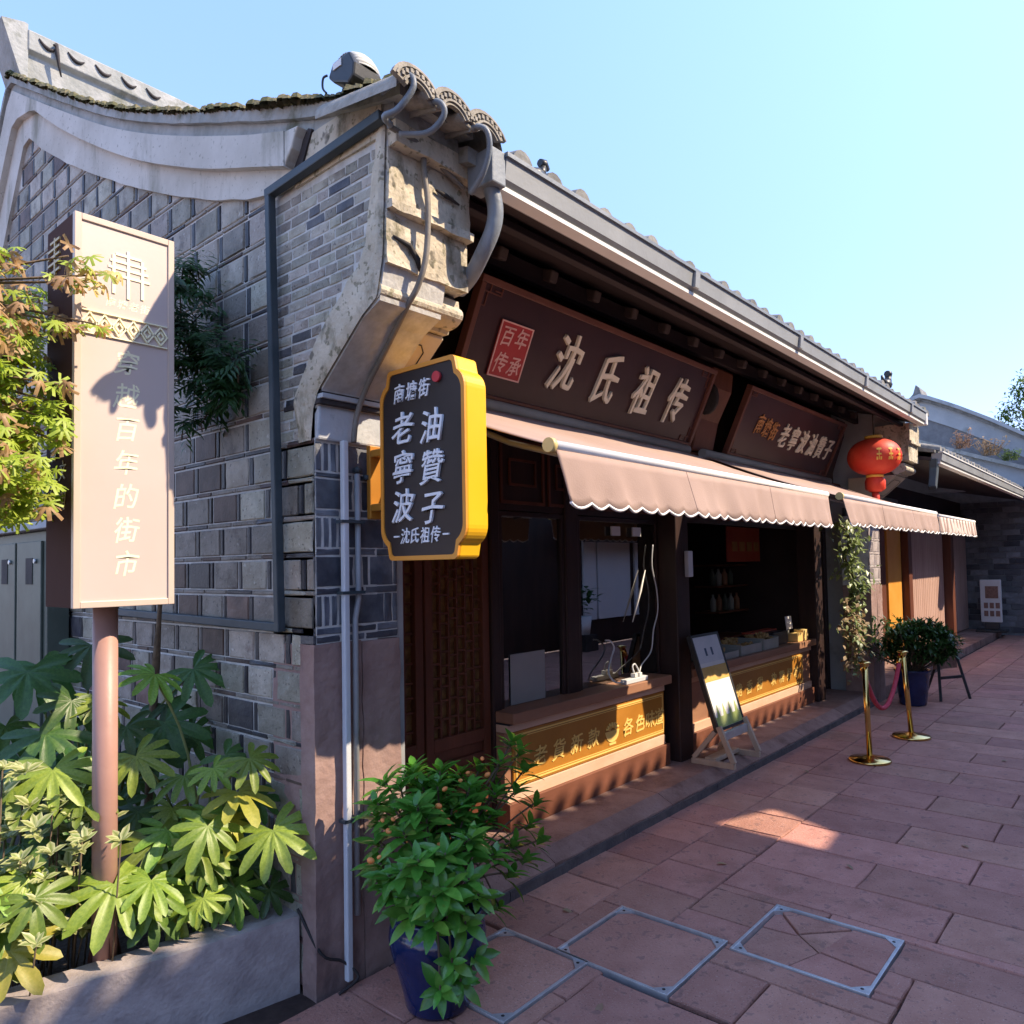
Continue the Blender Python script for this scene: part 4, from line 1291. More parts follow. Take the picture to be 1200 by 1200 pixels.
awning(3.735, 6.655, -0.80, 2.042, 1.835, 0.22, 2.44, "pink beige scalloped awning over the far counter, below the red lantern", 'awning')
awning(8.28, 10.62, -0.50, 2.105, 1.885, 0.52, 2.45, "pale striped awning over the ribbed doors of the next shop", 'awning_pale', stripes=True, cap=False, skew=0.0)

# ------------------------------------------------------------------ yellow blade sign on the pier
def cartouche(hw, hh, c, r):
    """rounded plate with stepped top and bottom, in (y, z)"""
    P = []
    def arc(cx, cz, rr, a0, a1, n=6):
        for i in range(n + 1):
            a = math.radians(a0 + (a1 - a0)*i/n)
            P.append((cx + rr*math.cos(a), cz + rr*math.sin(a)))
    w2 = hw - c
    arc(hw - r, -hh + c + r, r, -60, 0)
    arc(hw - r, hh - c - r, r, 0, 60)
    arc(w2 - 0.02, hh - 0.02, 0.02, 0, 90, 4)
    arc(-w2 + 0.02, hh - 0.02, 0.02, 90, 180, 4)
    arc(-hw + r, hh - c - r, r, 120, 180)
    arc(-hw + r, -hh + c + r, r, 180, 240)
    arc(-w2 + 0.02, -hh + 0.02, 0.02, 180, 270, 4)
    arc(w2 - 0.02, -hh + 0.02, 0.02, 270, 360, 4)
    return P
YC, ZC_ = -0.390, 1.995
HX = 0.20
t = thing('hanging_sign', (0.31, -0.02, 1.95), "bright yellow edged black blade sign with raised white characters on the brick pier", 'shop sign')
out = [(YC + p[0], ZC_ + p[1]) for p in cartouche(0.232, 0.367, 0.045, 0.075)]
inn = [(YC + p[0]*0.93, ZC_ + p[1]*0.955) for p in cartouche(0.232, 0.367, 0.045, 0.075)]
b = MB(); b.prism(out, 'x', HX + 0.006, HX + 0.112); b.build('casing', 'sign_yellow', t, 0.006)
b = MB()
n = len(out)
vs = [(HX - 0.004, *p) for p in out] + [(HX - 0.004, *p) for p in inn] + [(HX + 0.0055, *p) for p in out] + [(HX + 0.0055, *p) for p in inn]
fs = []
for i in range(n):
    j = (i + 1) % n
    fs += [(i, j, n + j, n + i), (2*n + j, 2*n + i, 3*n + i, 3*n + j), (i, 2*n + i, 2*n + j, j), (n + j, 3*n + j, 3*n + i, n + i)]
b.add(vs, fs); b.build('rim', 'sign_orange', t)
b = MB(); b.prism(inn, 'x', HX + 0.001, HX + 0.0058); b.build('face_panel', 'sign_black', t)
R_, U_ = (0, -1, 0), (0, 0, 1)
def yl(ch, dy, dz, w, h, bold=0.008, mat='white_text', depth=1.8):
    letter(t, ch, (HX + 0.0008, YC + dy, ZC_ + dz), R_, U_, w, h, mat, bold=bold, depth=depth)
for i, ch in enumerate("南塘街"):
    yl(ch, 0.118 - i*0.070, 0.272, 0.062, 0.075)
for i, ch in enumerate("老寧波"):
    yl(ch, 0.098, 0.135 - i*0.148, 0.122, 0.130)
for i, ch in enumerate("油贊子"):
    yl(ch, -0.062, 0.125 - i*0.152, 0.122, 0.130)
for i, ch in enumerate("沈氏祖传"):
    yl(ch, 0.092 - i*0.055, -0.275, 0.052, 0.062)
b = MB(); b.box(HX - 0.006, YC + 0.125, ZC_ - 0.279, HX + 0.0008, YC + 0.155, ZC_ - 0.273); b.box(HX - 0.006, YC - 0.145, ZC_ - 0.279, HX + 0.0008, YC - 0.115, ZC_ - 0.273); build_each(b, 'dash', 'white_text', t)
b = MB(); b.tube([(HX - 0.012, YC - 0.095, ZC_ + 0.30), (HX + 0.0008, YC - 0.095, ZC_ + 0.30)], 0.020, 14); b.build('red_dot', 'red_dot', t)
b = MB()
for (y0, z0, y1, z1) in ((-0.045, 1.80, -0.02, 2.10), (-0.165, 2.05, -0.046, 2.08), (-0.165, 1.83, -0.046, 1.86)):
    b.box(0.235, y0, z0, 0.290, y1, z1)
b.build('mounting_bracket', 'counter_sign', t, 0.004)

# ------------------------------------------------------------------ brown pylon sign in the planter
t = thing('street_sign', (-0.60, 0.41, 0.2), "tall brown box sign on a pole with gold emblem and vertical characters in the planter", 'sign')
PX0, PX1, PY0, PY1, PZ0, PZ1 = -0.765, -0.432, 0.237, 0.500, 1.485, 2.812
b = MB(); b.box(PX0 + 0.012, PY0 + 0.006, PZ0 + 0.004, PX1 - 0.012, PY1 - 0.006, PZ1 - 0.004); b.build('front_panel', 'pylon', t)
b = MB()
e = 0.022
for (a, c, d_, f) in ((PX0, PZ0, PX0 + e, PZ1), (PX1 - e, PZ0, PX1, PZ1), (PX0 + e, PZ0, PX1 - e, PZ0 + e), (PX0 + e, PZ1 - e, PX1 - e, PZ1)):
    b.box(a, PY0, c, d_, PY0 + 0.02, f)
build_each(b, 'edge_frame', 'pylon_edge', t, bevel=0.002)
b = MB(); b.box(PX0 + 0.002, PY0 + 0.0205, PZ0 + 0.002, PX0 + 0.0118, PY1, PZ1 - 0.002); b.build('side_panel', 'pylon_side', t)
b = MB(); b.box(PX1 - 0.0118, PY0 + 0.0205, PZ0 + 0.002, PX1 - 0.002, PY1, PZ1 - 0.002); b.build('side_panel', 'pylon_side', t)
b = MB(); b.tube([(-0.615, 0.37, 0.15), (-0.615, 0.37, PZ0 + 0.003)], 0.040, 20); b.build('pole', 'pole', t)
b = MB()
b.box(-0.68, 0.305, 0.20, -0.55, 0.435, 0.235)
for (dx, dy) in ((1, 0), (-1, 0), (0, -1), (0, 1)):
    b.add([(-0.615 + dx*0.038 + dy*0.004, 0.37 + dy*0.038 - dx*0.004, 0.235), (-0.615 + dx*0.062, 0.37 + dy*0.062, 0.235), (-0.615 + dx*0.038, 0.37 + dy*0.038, 0.36), (-0.615 + dx*0.038 - dy*0.004, 0.37 + dy*0.038 + dx*0.004, 0.235)], [(0, 1, 2), (2, 1, 3), (0, 2, 3)])
build_each(b, 'base_plate', 'pylon_side', t)
em = MB()
ex, ez = -0.592, 2.640
fy = PY0 + 0.0045
for (dx0, dz0, dx1, dz1) in ((-0.042, 0.062, 0.044, 0.070), (-0.060, 0.036, 0.062, 0.046), (-0.066, 0.012, 0.068, 0.022), (-0.074, -0.014, 0.074, -0.004)):
    em.bar((ex + dx0, fy, ez + (dz0 + dz1)/2), (ex + dx1, fy, ez + (dz0 + dz1)/2), 0.009, 0.003, up=(0, 1, 0))
for (dx, za, zb) in ((-0.048, -0.075, 0.062), (0.0, -0.085, 0.085), (0.048, -0.075, 0.062)):
    em.bar((ex + dx, fy - 0.0007, ez + za), (ex + dx, fy - 0.0007, ez + zb), 0.010, 0.003, up=(0, 1, 0))
em.build('gate_emblem', 'pylon_text', t)
for i, ch in enumerate("南塘老街"):
    letter(t, ch, (ex - 0.057 + i*0.038, PY0 + 0.006, 2.533), (1, 0, 0), (0, 0, 1), 0.034, 0.034, 'pylon_text', depth=0.2)
lz = MB()
z0, z1 = 2.415, 2.48
lz.box(-0.741, PY0 - 0.001, z1 + 0.004, -0.458, PY0 + 0.007, z1 + 0.008); lz.box(-0.741, PY0 - 0.001, z0 - 0.008, -0.458, PY0 + 0.007, z0 - 0.004)
k = 6
w = 0.283/k
for i in range(k):
    cx, cz = -0.741 + w*(i + 0.5), (z0 + z1)/2
    for s_ in (1.0, 0.5):
        Q = [(cx - w/2*s_, cz), (cx, cz + 0.033*s_), (cx + w/2*s_, cz), (cx, cz - 0.033*s_)]
        for a in range(4):
            p, q = Q[a], Q[(a + 1) % 4]
            lz.bar((p[0], PY0 + 0.003, p[1]), (q[0], PY0 + 0.003, q[1]), 0.0045, 0.009, up=(0, 1, 0))
lz.build('lozenge_band', 'pylon_text', t)
for i, ch in enumerate("穿越百年的街市"):
    letter(t, ch, (-0.596, PY0 + 0.006, 2.330 - i*0.1165), (1, 0, 0), (0, 0, 1), 0.084, 0.092, 'pylon_text', depth=0.15)
for i, ch in enumerate("食美文明"):
    letter(t, ch, (PX0 + 0.0018, PY0 + 0.105, 2.16 - i*0.105), (0, -1, 0), (0, 0, 1), 0.06, 0.07, 'pylon_text_dim', depth=0.6)
for i, ch in enumerate("者美"):
    letter(t, ch, (PX0 + 0.0018, PY0 + 0.19, 2.02 - i*0.105), (0, -1, 0), (0, 0, 1), 0.06, 0.07, 'pylon_text_dim', depth=0.6)
em = MB()
for dz in (0.075, 0.05, 0.025, 0.0, -0.03):
    em.box(PX0 - 0.004, 0.37, 2.68 + dz, PX0 + 0.0018, 0.37 + 0.09 + 0.02*(dz < 0.06), 2.688 + dz)
em.box(PX0 - 0.0045, 0.41, 2.64, PX0 + 0.0018, 0.42, 2.77)
em.build('side_emblem', 'pylon_text_dim', t)

# ------------------------------------------------------------------ planter
ang = math.atan2(0.165, -0.84)
b = MB()
def planter_pt(u, d, z):
    """u along the front edge from the pier, d back from it"""
    dirv = Vector((-0.84, 0.165, 0)).normalized(); back = Vector((dirv.y, -dirv.x, 0)) * -1
    back = Vector((0.193, 0.981, 0))
    p = Vector((-0.014, 0.100, 0)) + dirv*u + back*d
    nn = noise.noise_vector(Vector((u*7, d*9, z*9)))*0.004
    return (p.x + nn.x, p.y + nn.y, z + nn.z)
n = 30
b.grid(lambda u, v: planter_pt(u*1.9, 0.0, -0.06 + 0.332*v), n, 7, False)
b.grid(lambda u, v: planter_pt(u*1.9, 0.12*v, 0.272 + 0.004*v), n, 4, False)
b.grid(lambda u, v: planter_pt(u*1.9, 0.12, 0.276 - 0.2*v), n, 3, False)
b.add([planter_pt(0, 0, -0.05), planter_pt(0, 0.12, -0.05), planter_pt(0, 0.12, 0.276), planter_pt(0, 0, 0.272)], [(0, 1, 2, 3)])
b.build('stone_planter', 'planter')
pl = D.objects['stone_planter']
tag(pl, "low grey stone planter kerb running from the pier under the leafy bed", 'planter')
b = MB(); b.grid(lambda u, v: (-2.4 + 2.395*u, 0.15 + 0.1965*(2.4 - 2.395*u) + 4.0*v, 0.20 + 0.02*noise.noise(Vector((u*9, v*14, 0)))), 24, 30)
tag(b.build('soil', 'soil'), kind='structure')

# ------------------------------------------------------------------ counters
def counter(x0, x1, sx0, sx1, label, text, bowl):
    t = thing('shop_counter', ((x0 + x1)/2, 0.45, 0.108), label, 'counter', 'timber counters along the shop front')
    b = MB(); b.box(x0, 0.345, 0.106, x1 + 0.03, 0.62, 0.262); b.build('plinth', 'counter_base', t, 0.004)
    b = MB(); b.box(x0, 0.362, 0.2625, x1 - 0.01, 0.62, 0.332); b.build('pale_band', 'counter_pale', t, 0.003)
    b = MB(); b.box(x0, 0.38, 0.3325, x1, 0.62, 0.655); b.build('front_panel', 'counter', t)
    b = MB(); b.box(x0, 0.355, 0.6555, x1 - 0.015, 0.62, 0.700); b.build('moulding', 'counter_pale', t, 0.004)
    b = MB(); b.box(x0, 0.305, 0.7095, x1 + 0.01, 0.66, 0.772); b.build('counter_top', 'counter', t, 0.006)
    b = MB(); b.box(x0, 0.34, 0.7005, x1, 0.62, 0.709); b.build('shadow_line', 'dark', t)
    sg = MB(); sg.box(sx0, 0.366, 0.337, sx1, 0.3795, 0.650); sgo = sg.build('name_panel', 'counter_sign', t, 0.003)
    b = MB()
    y0, y1 = 0.3625, 0.3658
    for (a, c) in ((0.352, 0.361), (0.368, 0.372), (0.615, 0.619), (0.626, 0.635)):
        b.box(sx0 + 0.03, y0, c - (c - a), sx1 - 0.03, y1, c)
    for (a, c) in ((sx0 + 0.021, sx0 + 0.0295), (sx1 - 0.0295, sx1 - 0.021)):
        b.box(a, y0, 0.352, c, y1, 0.635)
    b.build('gold_border', 'gold_line', sgo)
    for ch, x in text:
        letter(sgo, ch, (x, 0.3655, 0.475), (1, 0, 0), (0, 0, 1), 0.135, 0.125, 'gold_line', bold=0.008, depth=0.6)
    if bowl:
        b = MB()
        cx, cz = bowl, 0.462
        P = [(cx - 0.085 + 0.17*i/10, cz + 0.02 - 0.075*math.sqrt(max(0, 1 - (2*i/10 - 1)**2))) for i in range(11)]
        b.prism([(p[0], p[1]) for p in P], 'y', 0.3625, 0.3655)
        b.box(cx - 0.04, 0.3625, cz - 0.072, cx + 0.04, 0.3655, cz - 0.058)
        for i in range(7):
            a = math.pi*(i + 0.5)/7
            b.tube([(cx + 0.03*math.cos(a), 0.3645, cz + 0.028 + 0.012*math.sin(a)), (cx + 0.075*math.cos(a), 0.3645, cz + 0.030 + 0.045*math.sin(a))], 0.008, 5)
        b.build('bowl_emblem', 'gold_line', sgo)
    return t
counter(1.50, 3.285, 1.56, 3.275, "amber fronted counter with bowl emblem under the closed shop window",
        [("老", 1.80), ("貨", 1.985), ("新", 2.17), ("款", 2.355), ("各", 2.775), ("色", 2.93), ("味", 3.07), ("道", 3.195)], 2.575)
counter(3.62, 6.385, 4.02, 6.14, "amber fronted counter heaped with snacks at the open serving hatch",
        [("酥", 4.36), ("脆", 4.58), ("香", 4.80), ("甜", 5.03), ("软", 5.36), ("糯", 5.56), ("好", 5.76), ("吃", 5.95)], None)
for x in (4.20, 6.06):
    b = MB(); b.box(x - 0.015, 0.3625, 0.46, x + 0.015, 0.3658, 0.49); build_each(b, 'dot', 'gold_line', D.objects['name_panel.001'])

# things on the counters
t = thing('serving_tray', (2.64, 0.53, 0.773), "flat red tray on the counter behind the near window", 'tray')
b = MB(); b.box(2.46, 0.492, 0.7735, 2.80, 0.70, 0.779); b.box(2.46, 0.492, 0.7795, 2.80, 0.50, 0.79); b.box(2.46, 0.69, 0.7795, 2.80, 0.70, 0.79); b.build('tray_base', 'red_tray', t)
t = thing('power_strip', (2.84, 0.35, 0.773), "white power strip with cables on the counter ledge below the near window", 'power strip')
b = MB(); b.box(2.70, 0.322, 0.7735, 2.985, 0.372, 0.806); b.build('strip_body', 'conduit_white', t, 0.005)
for x in (2.84, 2.90):
    b = MB(); b.box(x - 0.018, 0.328, 0.8065, x + 0.018, 0.366, 0.835); b.build('plug', 'white_paper', t, 0.004)
b = MB(); b.tube(smooth_curve([(2.70, 0.347, 0.79), (2.62, 0.36, 0.80), (2.60, 0.40, 0.86), (2.68, 0.43, 0.95), (2.72, 0.43, 1.02), (2.66, 0.42, 1.07), (2.60, 0.42, 1.08)], 6), 0.006, 6)
b.tube(smooth_curve([(2.84, 0.347, 0.836), (2.84, 0.36, 0.88), (2.87, 0.36, 0.895), (2.90, 0.36, 0.87), (2.905, 0.347, 0.836)], 5), 0.006, 6)
b.tube(smooth_curve([(2.93, 0.36, 0.79), (3.02, 0.40, 0.86), (3.20, 0.42, 0.95), (3.26, 0.43, 1.10), (3.33, 0.43, 1.24), (3.33, 0.435, 1.40), (3.27, 0.435, 1.58), (3.30, 0.44, 1.74)], 6), 0.005, 6)
build_each(b, 'power_cable', 'conduit_white', t)
t = thing('desk_lamp', (2.46, 0.60, 0.773), "small tube lamp on a thin stand inside the near window", 'lamp')
b = MB(); b.lathe([(0.0, 0), (0.06, 0), (0.06, 0.012), (0, 0.014)], (2.46, 0.60, 0.775), 14); b.build('base', 'lamp_black', t)
b = MB(); b.tube([(2.46, 0.60, 0.785), (2.46, 0.60, 1.02)], 0.006, 6); b.build('stem', 'brass', t)
b = MB(); b.tube([(2.43, 0.56, 1.02), (2.68, 0.58, 1.07)], 0.02, 10); b.build('lamp_tube', 'white_paper', t)
b = MB(); b.tube([(2.97, 0.43, 1.18), (3.10, 0.435, 1.40), (3.18, 0.44, 1.55)], [0.003, 0.009, 0.003], 6)  # tapering white tube drawn where a white streak crosses the glass
tag(b.build('streak_rod', 'piping'), "thin white rod drawn for a white streak across the near window glass", 'rod')
t = thing('paper_notice', (1.84, 0.468, 0.92), "large grey paper notice stuck on the glass beside the lattice doors", 'notice')
b = MB(); b.box(1.66, 0.462, 0.778, 1.985, 0.4645, 1.075); b.build('sheet', 'grey_paper', t)
t = thing('pull_rack', (1.92, 0.62, 1.0), "thin chrome wire rack standing behind the grey notice", 'rack')
b = MB()
for x in (1.84, 1.98): b.tube([(x, 0.62, 0.775), (x, 0.62, 1.22)], 0.007, 6)
b.tube([(1.82, 0.62, 1.22), (2.0, 0.62, 1.22)], 0.012, 6); build_each(b, 'rack_frame', 'steel', t)
t = thing('display_shelf', (1.9, 0.95, 0.1), "dark shelf unit with small potted plant seen through the window glass", 'shelf')
b = MB()
for z in (0.9, 1.10, 1.30, 1.6, 1.9): b.box(1.62, 0.80, z, 2.18, 1.08, z + 0.018)
build_each(b, 'shelf', 'wood_red', t)
b = MB()
for x in (1.60, 2.18): b.box(x, 0.80, 0.1, x + 0.02, 1.08, 2.0)
b.box(1.60, 1.081, 0.1, 2.20, 1.10, 2.0); build_each(b, 'side_panel', 'wood', t)
t = thing('potted_plant', (1.78, 0.88, 1.318), "tiny indoor plant in a cream pot on the dark shelf", 'plant')
b = MB(); b.lathe([(0.0, 0), (0.028, 0), (0.034, 0.08), (0.028, 0.08), (0, 0.07)], (1.78, 0.88, 1.319), 12); b.build('pot', 'white_paper', t)
b = MB()
for i in range(26):
    a = rnd.uniform(0, 6.28); q = rnd.uniform(0.05, 0.14)
    p = Vector((1.78, 0.88, 1.39)); e = p + Vector((math.cos(a)*q*0.7, math.sin(a)*q*0.5, rnd.uniform(0.03, 0.16)))
    s = (e - p).cross(Vector((0, 0, 1))).normalized()*0.018
    mid = (p + e)/2
    b.add([p, mid + s, e, mid - s], [(0, 1, 2, 3)])
tag(b.build('foliage', 'leaf_wall', t), kind='stuff')
for (x0, x1, h, mt, lb) in ((1.70, 1.80, 0.05, 'white_paper', "small white box on the middle shelf behind the glass"), (1.90, 2.06, 0.11, 'counter', "brown gift box on the upper shelf behind the glass")):
    zz = 1.119 if h < 0.06 else 1.319
    b = MB(); b.box(x0, 0.84, zz, x1, 0.95, zz + h); tag(b.build('gift_box', mt, None, 0.003), lb, 'box')

def twist_mesh():
    b = MB()
    for s in (0, math.pi):
        b.tube([(0.016*math.cos(i*0.9 + s), -0.05 + 0.1*i/8, 0.016*math.sin(i*0.9 + s)) for i in range(9)], [0.006] + [0.013]*7 + [0.006], 5)
    return b.mesh('dough_twist', 'snack')
tm = twist_mesh()
for i, (x0, x1, z1, lb) in enumerate(((4.05, 4.55, 0.86, "wide tray of fried dough twists nearest the leaning sign"), (4.60, 5.05, 0.885, "tray of fried dough twists in the middle of the far counter"),
                                      (5.10, 5.45, 0.90, "small clear tray of dough twists beside the black box"))):
    t = thing('snack_tray', ((x0 + x1)/2, 0.46, 0.773), lb, 'snack tray', 'snack trays on the far counter')
    b = MB(); b.box(x0, 0.34, 0.7735, x1, 0.60, 0.785); b.box(x0, 0.34, 0.7855, x0 + 0.01, 0.60, z1 - 0.02); b.box(x1 - 0.01, 0.34, 0.7855, x1, 0.60, z1 - 0.02); b.box(x0 + 0.011, 0.34, 0.7855, x1 - 0.011, 0.348, z1 - 0.03)
    b.build('tray_base', 'clear_tub', t, 0.002)
    for k in range(26):
        place('dough_twist', tm, t, (rnd.uniform(x0 + 0.05, x1 - 0.05), rnd.uniform(0.39, 0.56), rnd.uniform(0.80, z1)), rot=(rnd.uniform(-0.5, 0.5), rnd.uniform(0, 3), rnd.uniform(0, 6.28)))
t = thing('cash_box', (5.66, 0.50, 0.773), "black box with a red strip on the far counter", 'box')
b = MB(); b.box(5.50, 0.40, 0.7735, 5.84, 0.62, 0.90); b.build('box_body', 'lamp_black', t, 0.006)
b = MB(); b.box(5.20, 0.50, 0.901, 5.82, 0.60, 0.918); b.build('lid', 'red_sign', t, 0.004)
t = thing('card_stand', (6.02, 0.45, 0.773), "small white card standing behind the yellow boxes at the counter end", 'card')
b = MB(); b.add([(5.93, 0.44, 0.90), (6.09, 0.44, 0.90), (6.09, 0.455, 1.03), (5.93, 0.455, 1.03)], [(0, 1, 2, 3)]); b.build('card', 'white_paper', t, 0.0, 2, 0.006)
b = MB(); b.box(5.99, 0.45, 0.7735, 6.03, 0.47, 0.905); b.build('card_post', 'clear_tub', t)
for (x0, x1, y0, z, lb) in ((5.96, 6.10, 0.34, 0.86, "left yellow paper box at the end of the far counter"), (6.12, 6.25, 0.34, 0.885, "right taller yellow paper box at the end of the far counter")):
    b = MB(); b.box(x0, y0, 0.7735, x1, y0 + 0.1, z); o = b.build('paper_box', 'box_yellow', None, 0.004); tag(o, lb, 'box')
t = thing('hanging_menu', (5.9, 1.2, 1.75), "red hanging menu board in the dark serving hatch", 'menu board')
b = MB(); b.box(6.25, 1.2, 1.60, 7.15, 1.22, 2.0); b.build('board_panel', 'red_sign', t, 0.004)
b = MB()
for k in range(4):
    b.box(6.36 + k*0.2, 1.190, 1.72, 6.49 + k*0.2, 1.1995, 1.83)
build_each(b, 'print', 'orange_text', t)
t = thing('tall_shelf', (6.9, 1.5, 0.1), "dim shelf of bottles at the right of the serving hatch", 'shelf')
b = MB()
for z in (0.7, 1.0, 1.3, 1.55): b.box(6.4, 1.4, z, 7.25, 1.7, z + 0.02)
build_each(b, 'shelf', 'wood_red', t)
for i in range(9):
    x, z = 6.47 + (i % 5)*0.16, (1.02, 1.32)[i // 5]
    b = MB(); b.lathe([(0, 0), (0.035, 0), (0.035, 0.13), (0.014, 0.17), (0.014, 0.2), (0, 0.2)], (x, 1.5, z + 0.001), 10)
    tag(b.build('bottle', ('clear_tub', 'counter', 'cabinet')[i % 3]), ("%s bottle, number %s from the left on the %s shelf inside the hatch" % (('pale', 'brown', 'grey green')[i % 3], ('one', 'two', 'three', 'four', 'five')[i % 5], ('middle', 'upper')[i // 5])), 'bottle', 'bottles inside the serving hatch')
t = thing('wall_box', (3.5, 0.28, 1.6), "white plastic box on the dark post left of the serving hatch", 'box')
b = MB(); b.box(3.52, 0.262, 1.49, 3.595, 0.298, 1.69); b.build('box_body', 'conduit_white', t, 0.006)
t = thing('strip_light', (4.4, 0.7, 1.98), "dull unlit strip light hung across the serving hatch", 'lamp')
b = MB(); b.box(3.75, 0.70, 1.96, 5.0, 0.76, 2.02); b.build('fitting', 'lamp_grey', t)
b = MB(); b.box(5.10, 0.70, 1.97, 5.5, 0.75, 2.01); b.build('end_unit', 'conduit_white', t)
for x, lb in ((2.74, "left small white tag stuck at the window head"), (3.02, "right small white tag stuck at the window head")):
    b = MB(); b.box(x, 0.440, 1.80, x + 0.11, 0.4505, 1.865); tag(b.build('paper_tag', 'white_paper'), lb, 'tag')
t = thing('exit_sign', (3.30, 0.6, 1.7), "small dark framed sign with white edge inside the near window", 'sign')
b = MB(); b.box(3.36, 0.60, 1.66, 3.62, 0.61, 1.86); b.build('sign_panel', 'cabinet', t)
b = MB(); b.box(3.36, 0.594, 1.64, 3.62, 0.612, 1.659); b.box(3.62, 0.594, 1.64, 3.64, 0.612, 1.86); b.build('sign_edge', 'white_paper', t)

# ------------------------------------------------------------------ leaning menu board on its timber stand
t = thing('leaning_sign', (3.68, 0.06, 0.108), "white and green poster board leaning on a timber stand before the far counter", 'sign stand')
def lean(x, s, d=0.0):
    """s along the board upward from its foot"""
    v = Vector((0, 0.20, 0.66)).normalized(); nn = Vector((0, -v.z, v.y))
    return Vector((x, 0.02, 0.36)) + v*s + nn*d
def lq(mb, xa, xb_, sa, sb, d0, d1):
    vs = [lean(x, s, d) for d in (d0, d1) for (x, s) in ((xa, sa), (xb_, sa), (xb_, sb), (xa, sb))]
    mb.add(vs, [(0, 3, 2, 1), (4, 5, 6, 7), (0, 1, 5, 4), (1, 2, 6, 5), (2, 3, 7, 6), (3, 0, 4, 7)])
b = MB(); lq(b, 3.46, 3.88, 0.02, 0.70, -0.02, 0.0); b.build('poster_panel', 'white_paper', t)
b = MB()
for (a, c, e, f) in ((3.44, 3.46, 0, 0.72), (3.88, 3.90, 0, 0.72), (3.46, 3.88, 0, 0.02), (3.46, 3.88, 0.70, 0.72)): lq(b, a, c, e, f, -0.03, 0.006)
b.build('frame', 'black_frame', t)
b = MB(); lq(b, 3.462, 3.878, 0.50, 0.698, 0.0005, 0.002); b.build('poster_top', 'conduit_white', t)
b = MB(); lq(b, 3.462, 3.878, 0.36, 0.47, 0.0008, 0.0025); b.build('poster_print', 'poster_gold', t)
b = MB(); lq(b, 3.462, 3.878, 0.022, 0.10, 0.0008, 0.0025)
for i in range(4):
    x = 3.50 + i*0.10
    b.add([lean(x, 0.10, 0.0025), lean(x + 0.05, 0.10, 0.0025), lean(x + 0.03, 0.19, 0.0025)], [(0, 1, 2)])
b.build('poster_green_print', 'poster_green', t)
b = MB()
for x in (3.60, 3.70): lq(b, x, x + 0.03, 0.55, 0.61, 0.0022, 0.0032)
build_each(b, 'poster_mark', 'poster_blue', t)
for x in (3.45, 3.89):
    b = MB(); b.bar((x, -0.10, 0.128), (x, 0.24, 0.128), 0.035, 0.04); b.build('foot', 'easel_wood', t, 0.004)
    b = MB(); b.bar((x, -0.09, 0.150), (x, 0.02, 0.40), 0.03, 0.04, up=(0, 1, 0)); b.build('leg', 'easel_wood', t, 0.004)
    b = MB(); b.bar((x, 0.225, 0.150), (x, 0.05, 0.36), 0.03, 0.035, up=(0, 1, 0)); b.build('leg', 'easel_wood', t, 0.004)
b = MB(); b.bar((3.466, 0.10, 0.145), (3.874, 0.10, 0.145), 0.09, 0.03); b.build('brace', 'easel_wood', t, 0.004)
b = MB(); b.bar((3.466, 0.0, 0.325), (3.874, 0.0, 0.325), 0.03, 0.06); b.build('ledge', 'steel', t, 0.004)

# ------------------------------------------------------------------ lantern
lx, ly, lz_ = 6.50, -0.30, 2.645
t = thing('red_lantern', (lx, ly, lz_), "flattened red silk lantern with gold print and tassel under the eaves", 'lantern')
b = MB()
prof = [(0.07*1.0, -0.185)] + [(0.25*math.cos(a)**0.8 if abs(math.cos(a)) > 1e-3 else 0.07, 0.185*math.sin(a)) for a in [math.radians(-66 + 132*i/14) for i in range(15)]] + [(0.07, 0.185)]
b.lathe(prof, (lx, ly, lz_), 48, 0.022, 24); b.build('lantern_body', 'lantern', t)
b = MB(); b.lathe([(0.0, 0.185), (0.085, 0.185), (0.085, 0.215), (0, 0.215)], (lx, ly, lz_), 20); b.lathe([(0, -0.21), (0.085, -0.21), (0.085, -0.185), (0.0, -0.185)], (lx, ly, lz_), 20); build_each(b, 'lantern_cap', 'lantern_gold', t)
b = MB(); b.lathe([(0.075, -0.21), (0.092, -0.25), (0.09, -0.33), (0.05, -0.36)], (lx, ly, lz_), 20, 0.06, 10); b.build('skirt', 'lantern', t)
b = MB(); b.tube([(lx, ly, lz_ - 0.34), (lx, ly, lz_ - 0.52)], [0.035, 0.042], 10); b.build('tassel', 'lantern', t)
b = MB(); b.tube([(lx, ly, lz_ + 0.2), (lx, ly, lz_ + 0.50)], 0.005, 5); b.build('hook_wire', 'dark', t)
for k in range(4):
    a0 = math.radians(205 + k*26)
    b = MB()
    def gp(u, v, a0=a0):
        a = a0 + (u - 0.5)*0.22; e = math.radians(-22 + 44*v)
        rr = 0.25*math.cos(e)**0.8*1.028
        return (lx + rr*math.cos(a), ly + rr*math.sin(a), lz_ + 0.187*math.sin(e))
    for (ua, ub, va, vb) in ((0.1, 0.9, 0.78, 0.92), (0.1, 0.9, 0.42, 0.54), (0.42, 0.58, 0.1, 0.95), (0.05, 0.3, 0.08, 0.3), (0.7, 0.95, 0.08, 0.3)):
        b.grid(lambda u, v: gp(ua + (ub - ua)*u, va + (vb - va)*v), 3, 3)
    b.build('gold_print', 'lantern_gold', t)

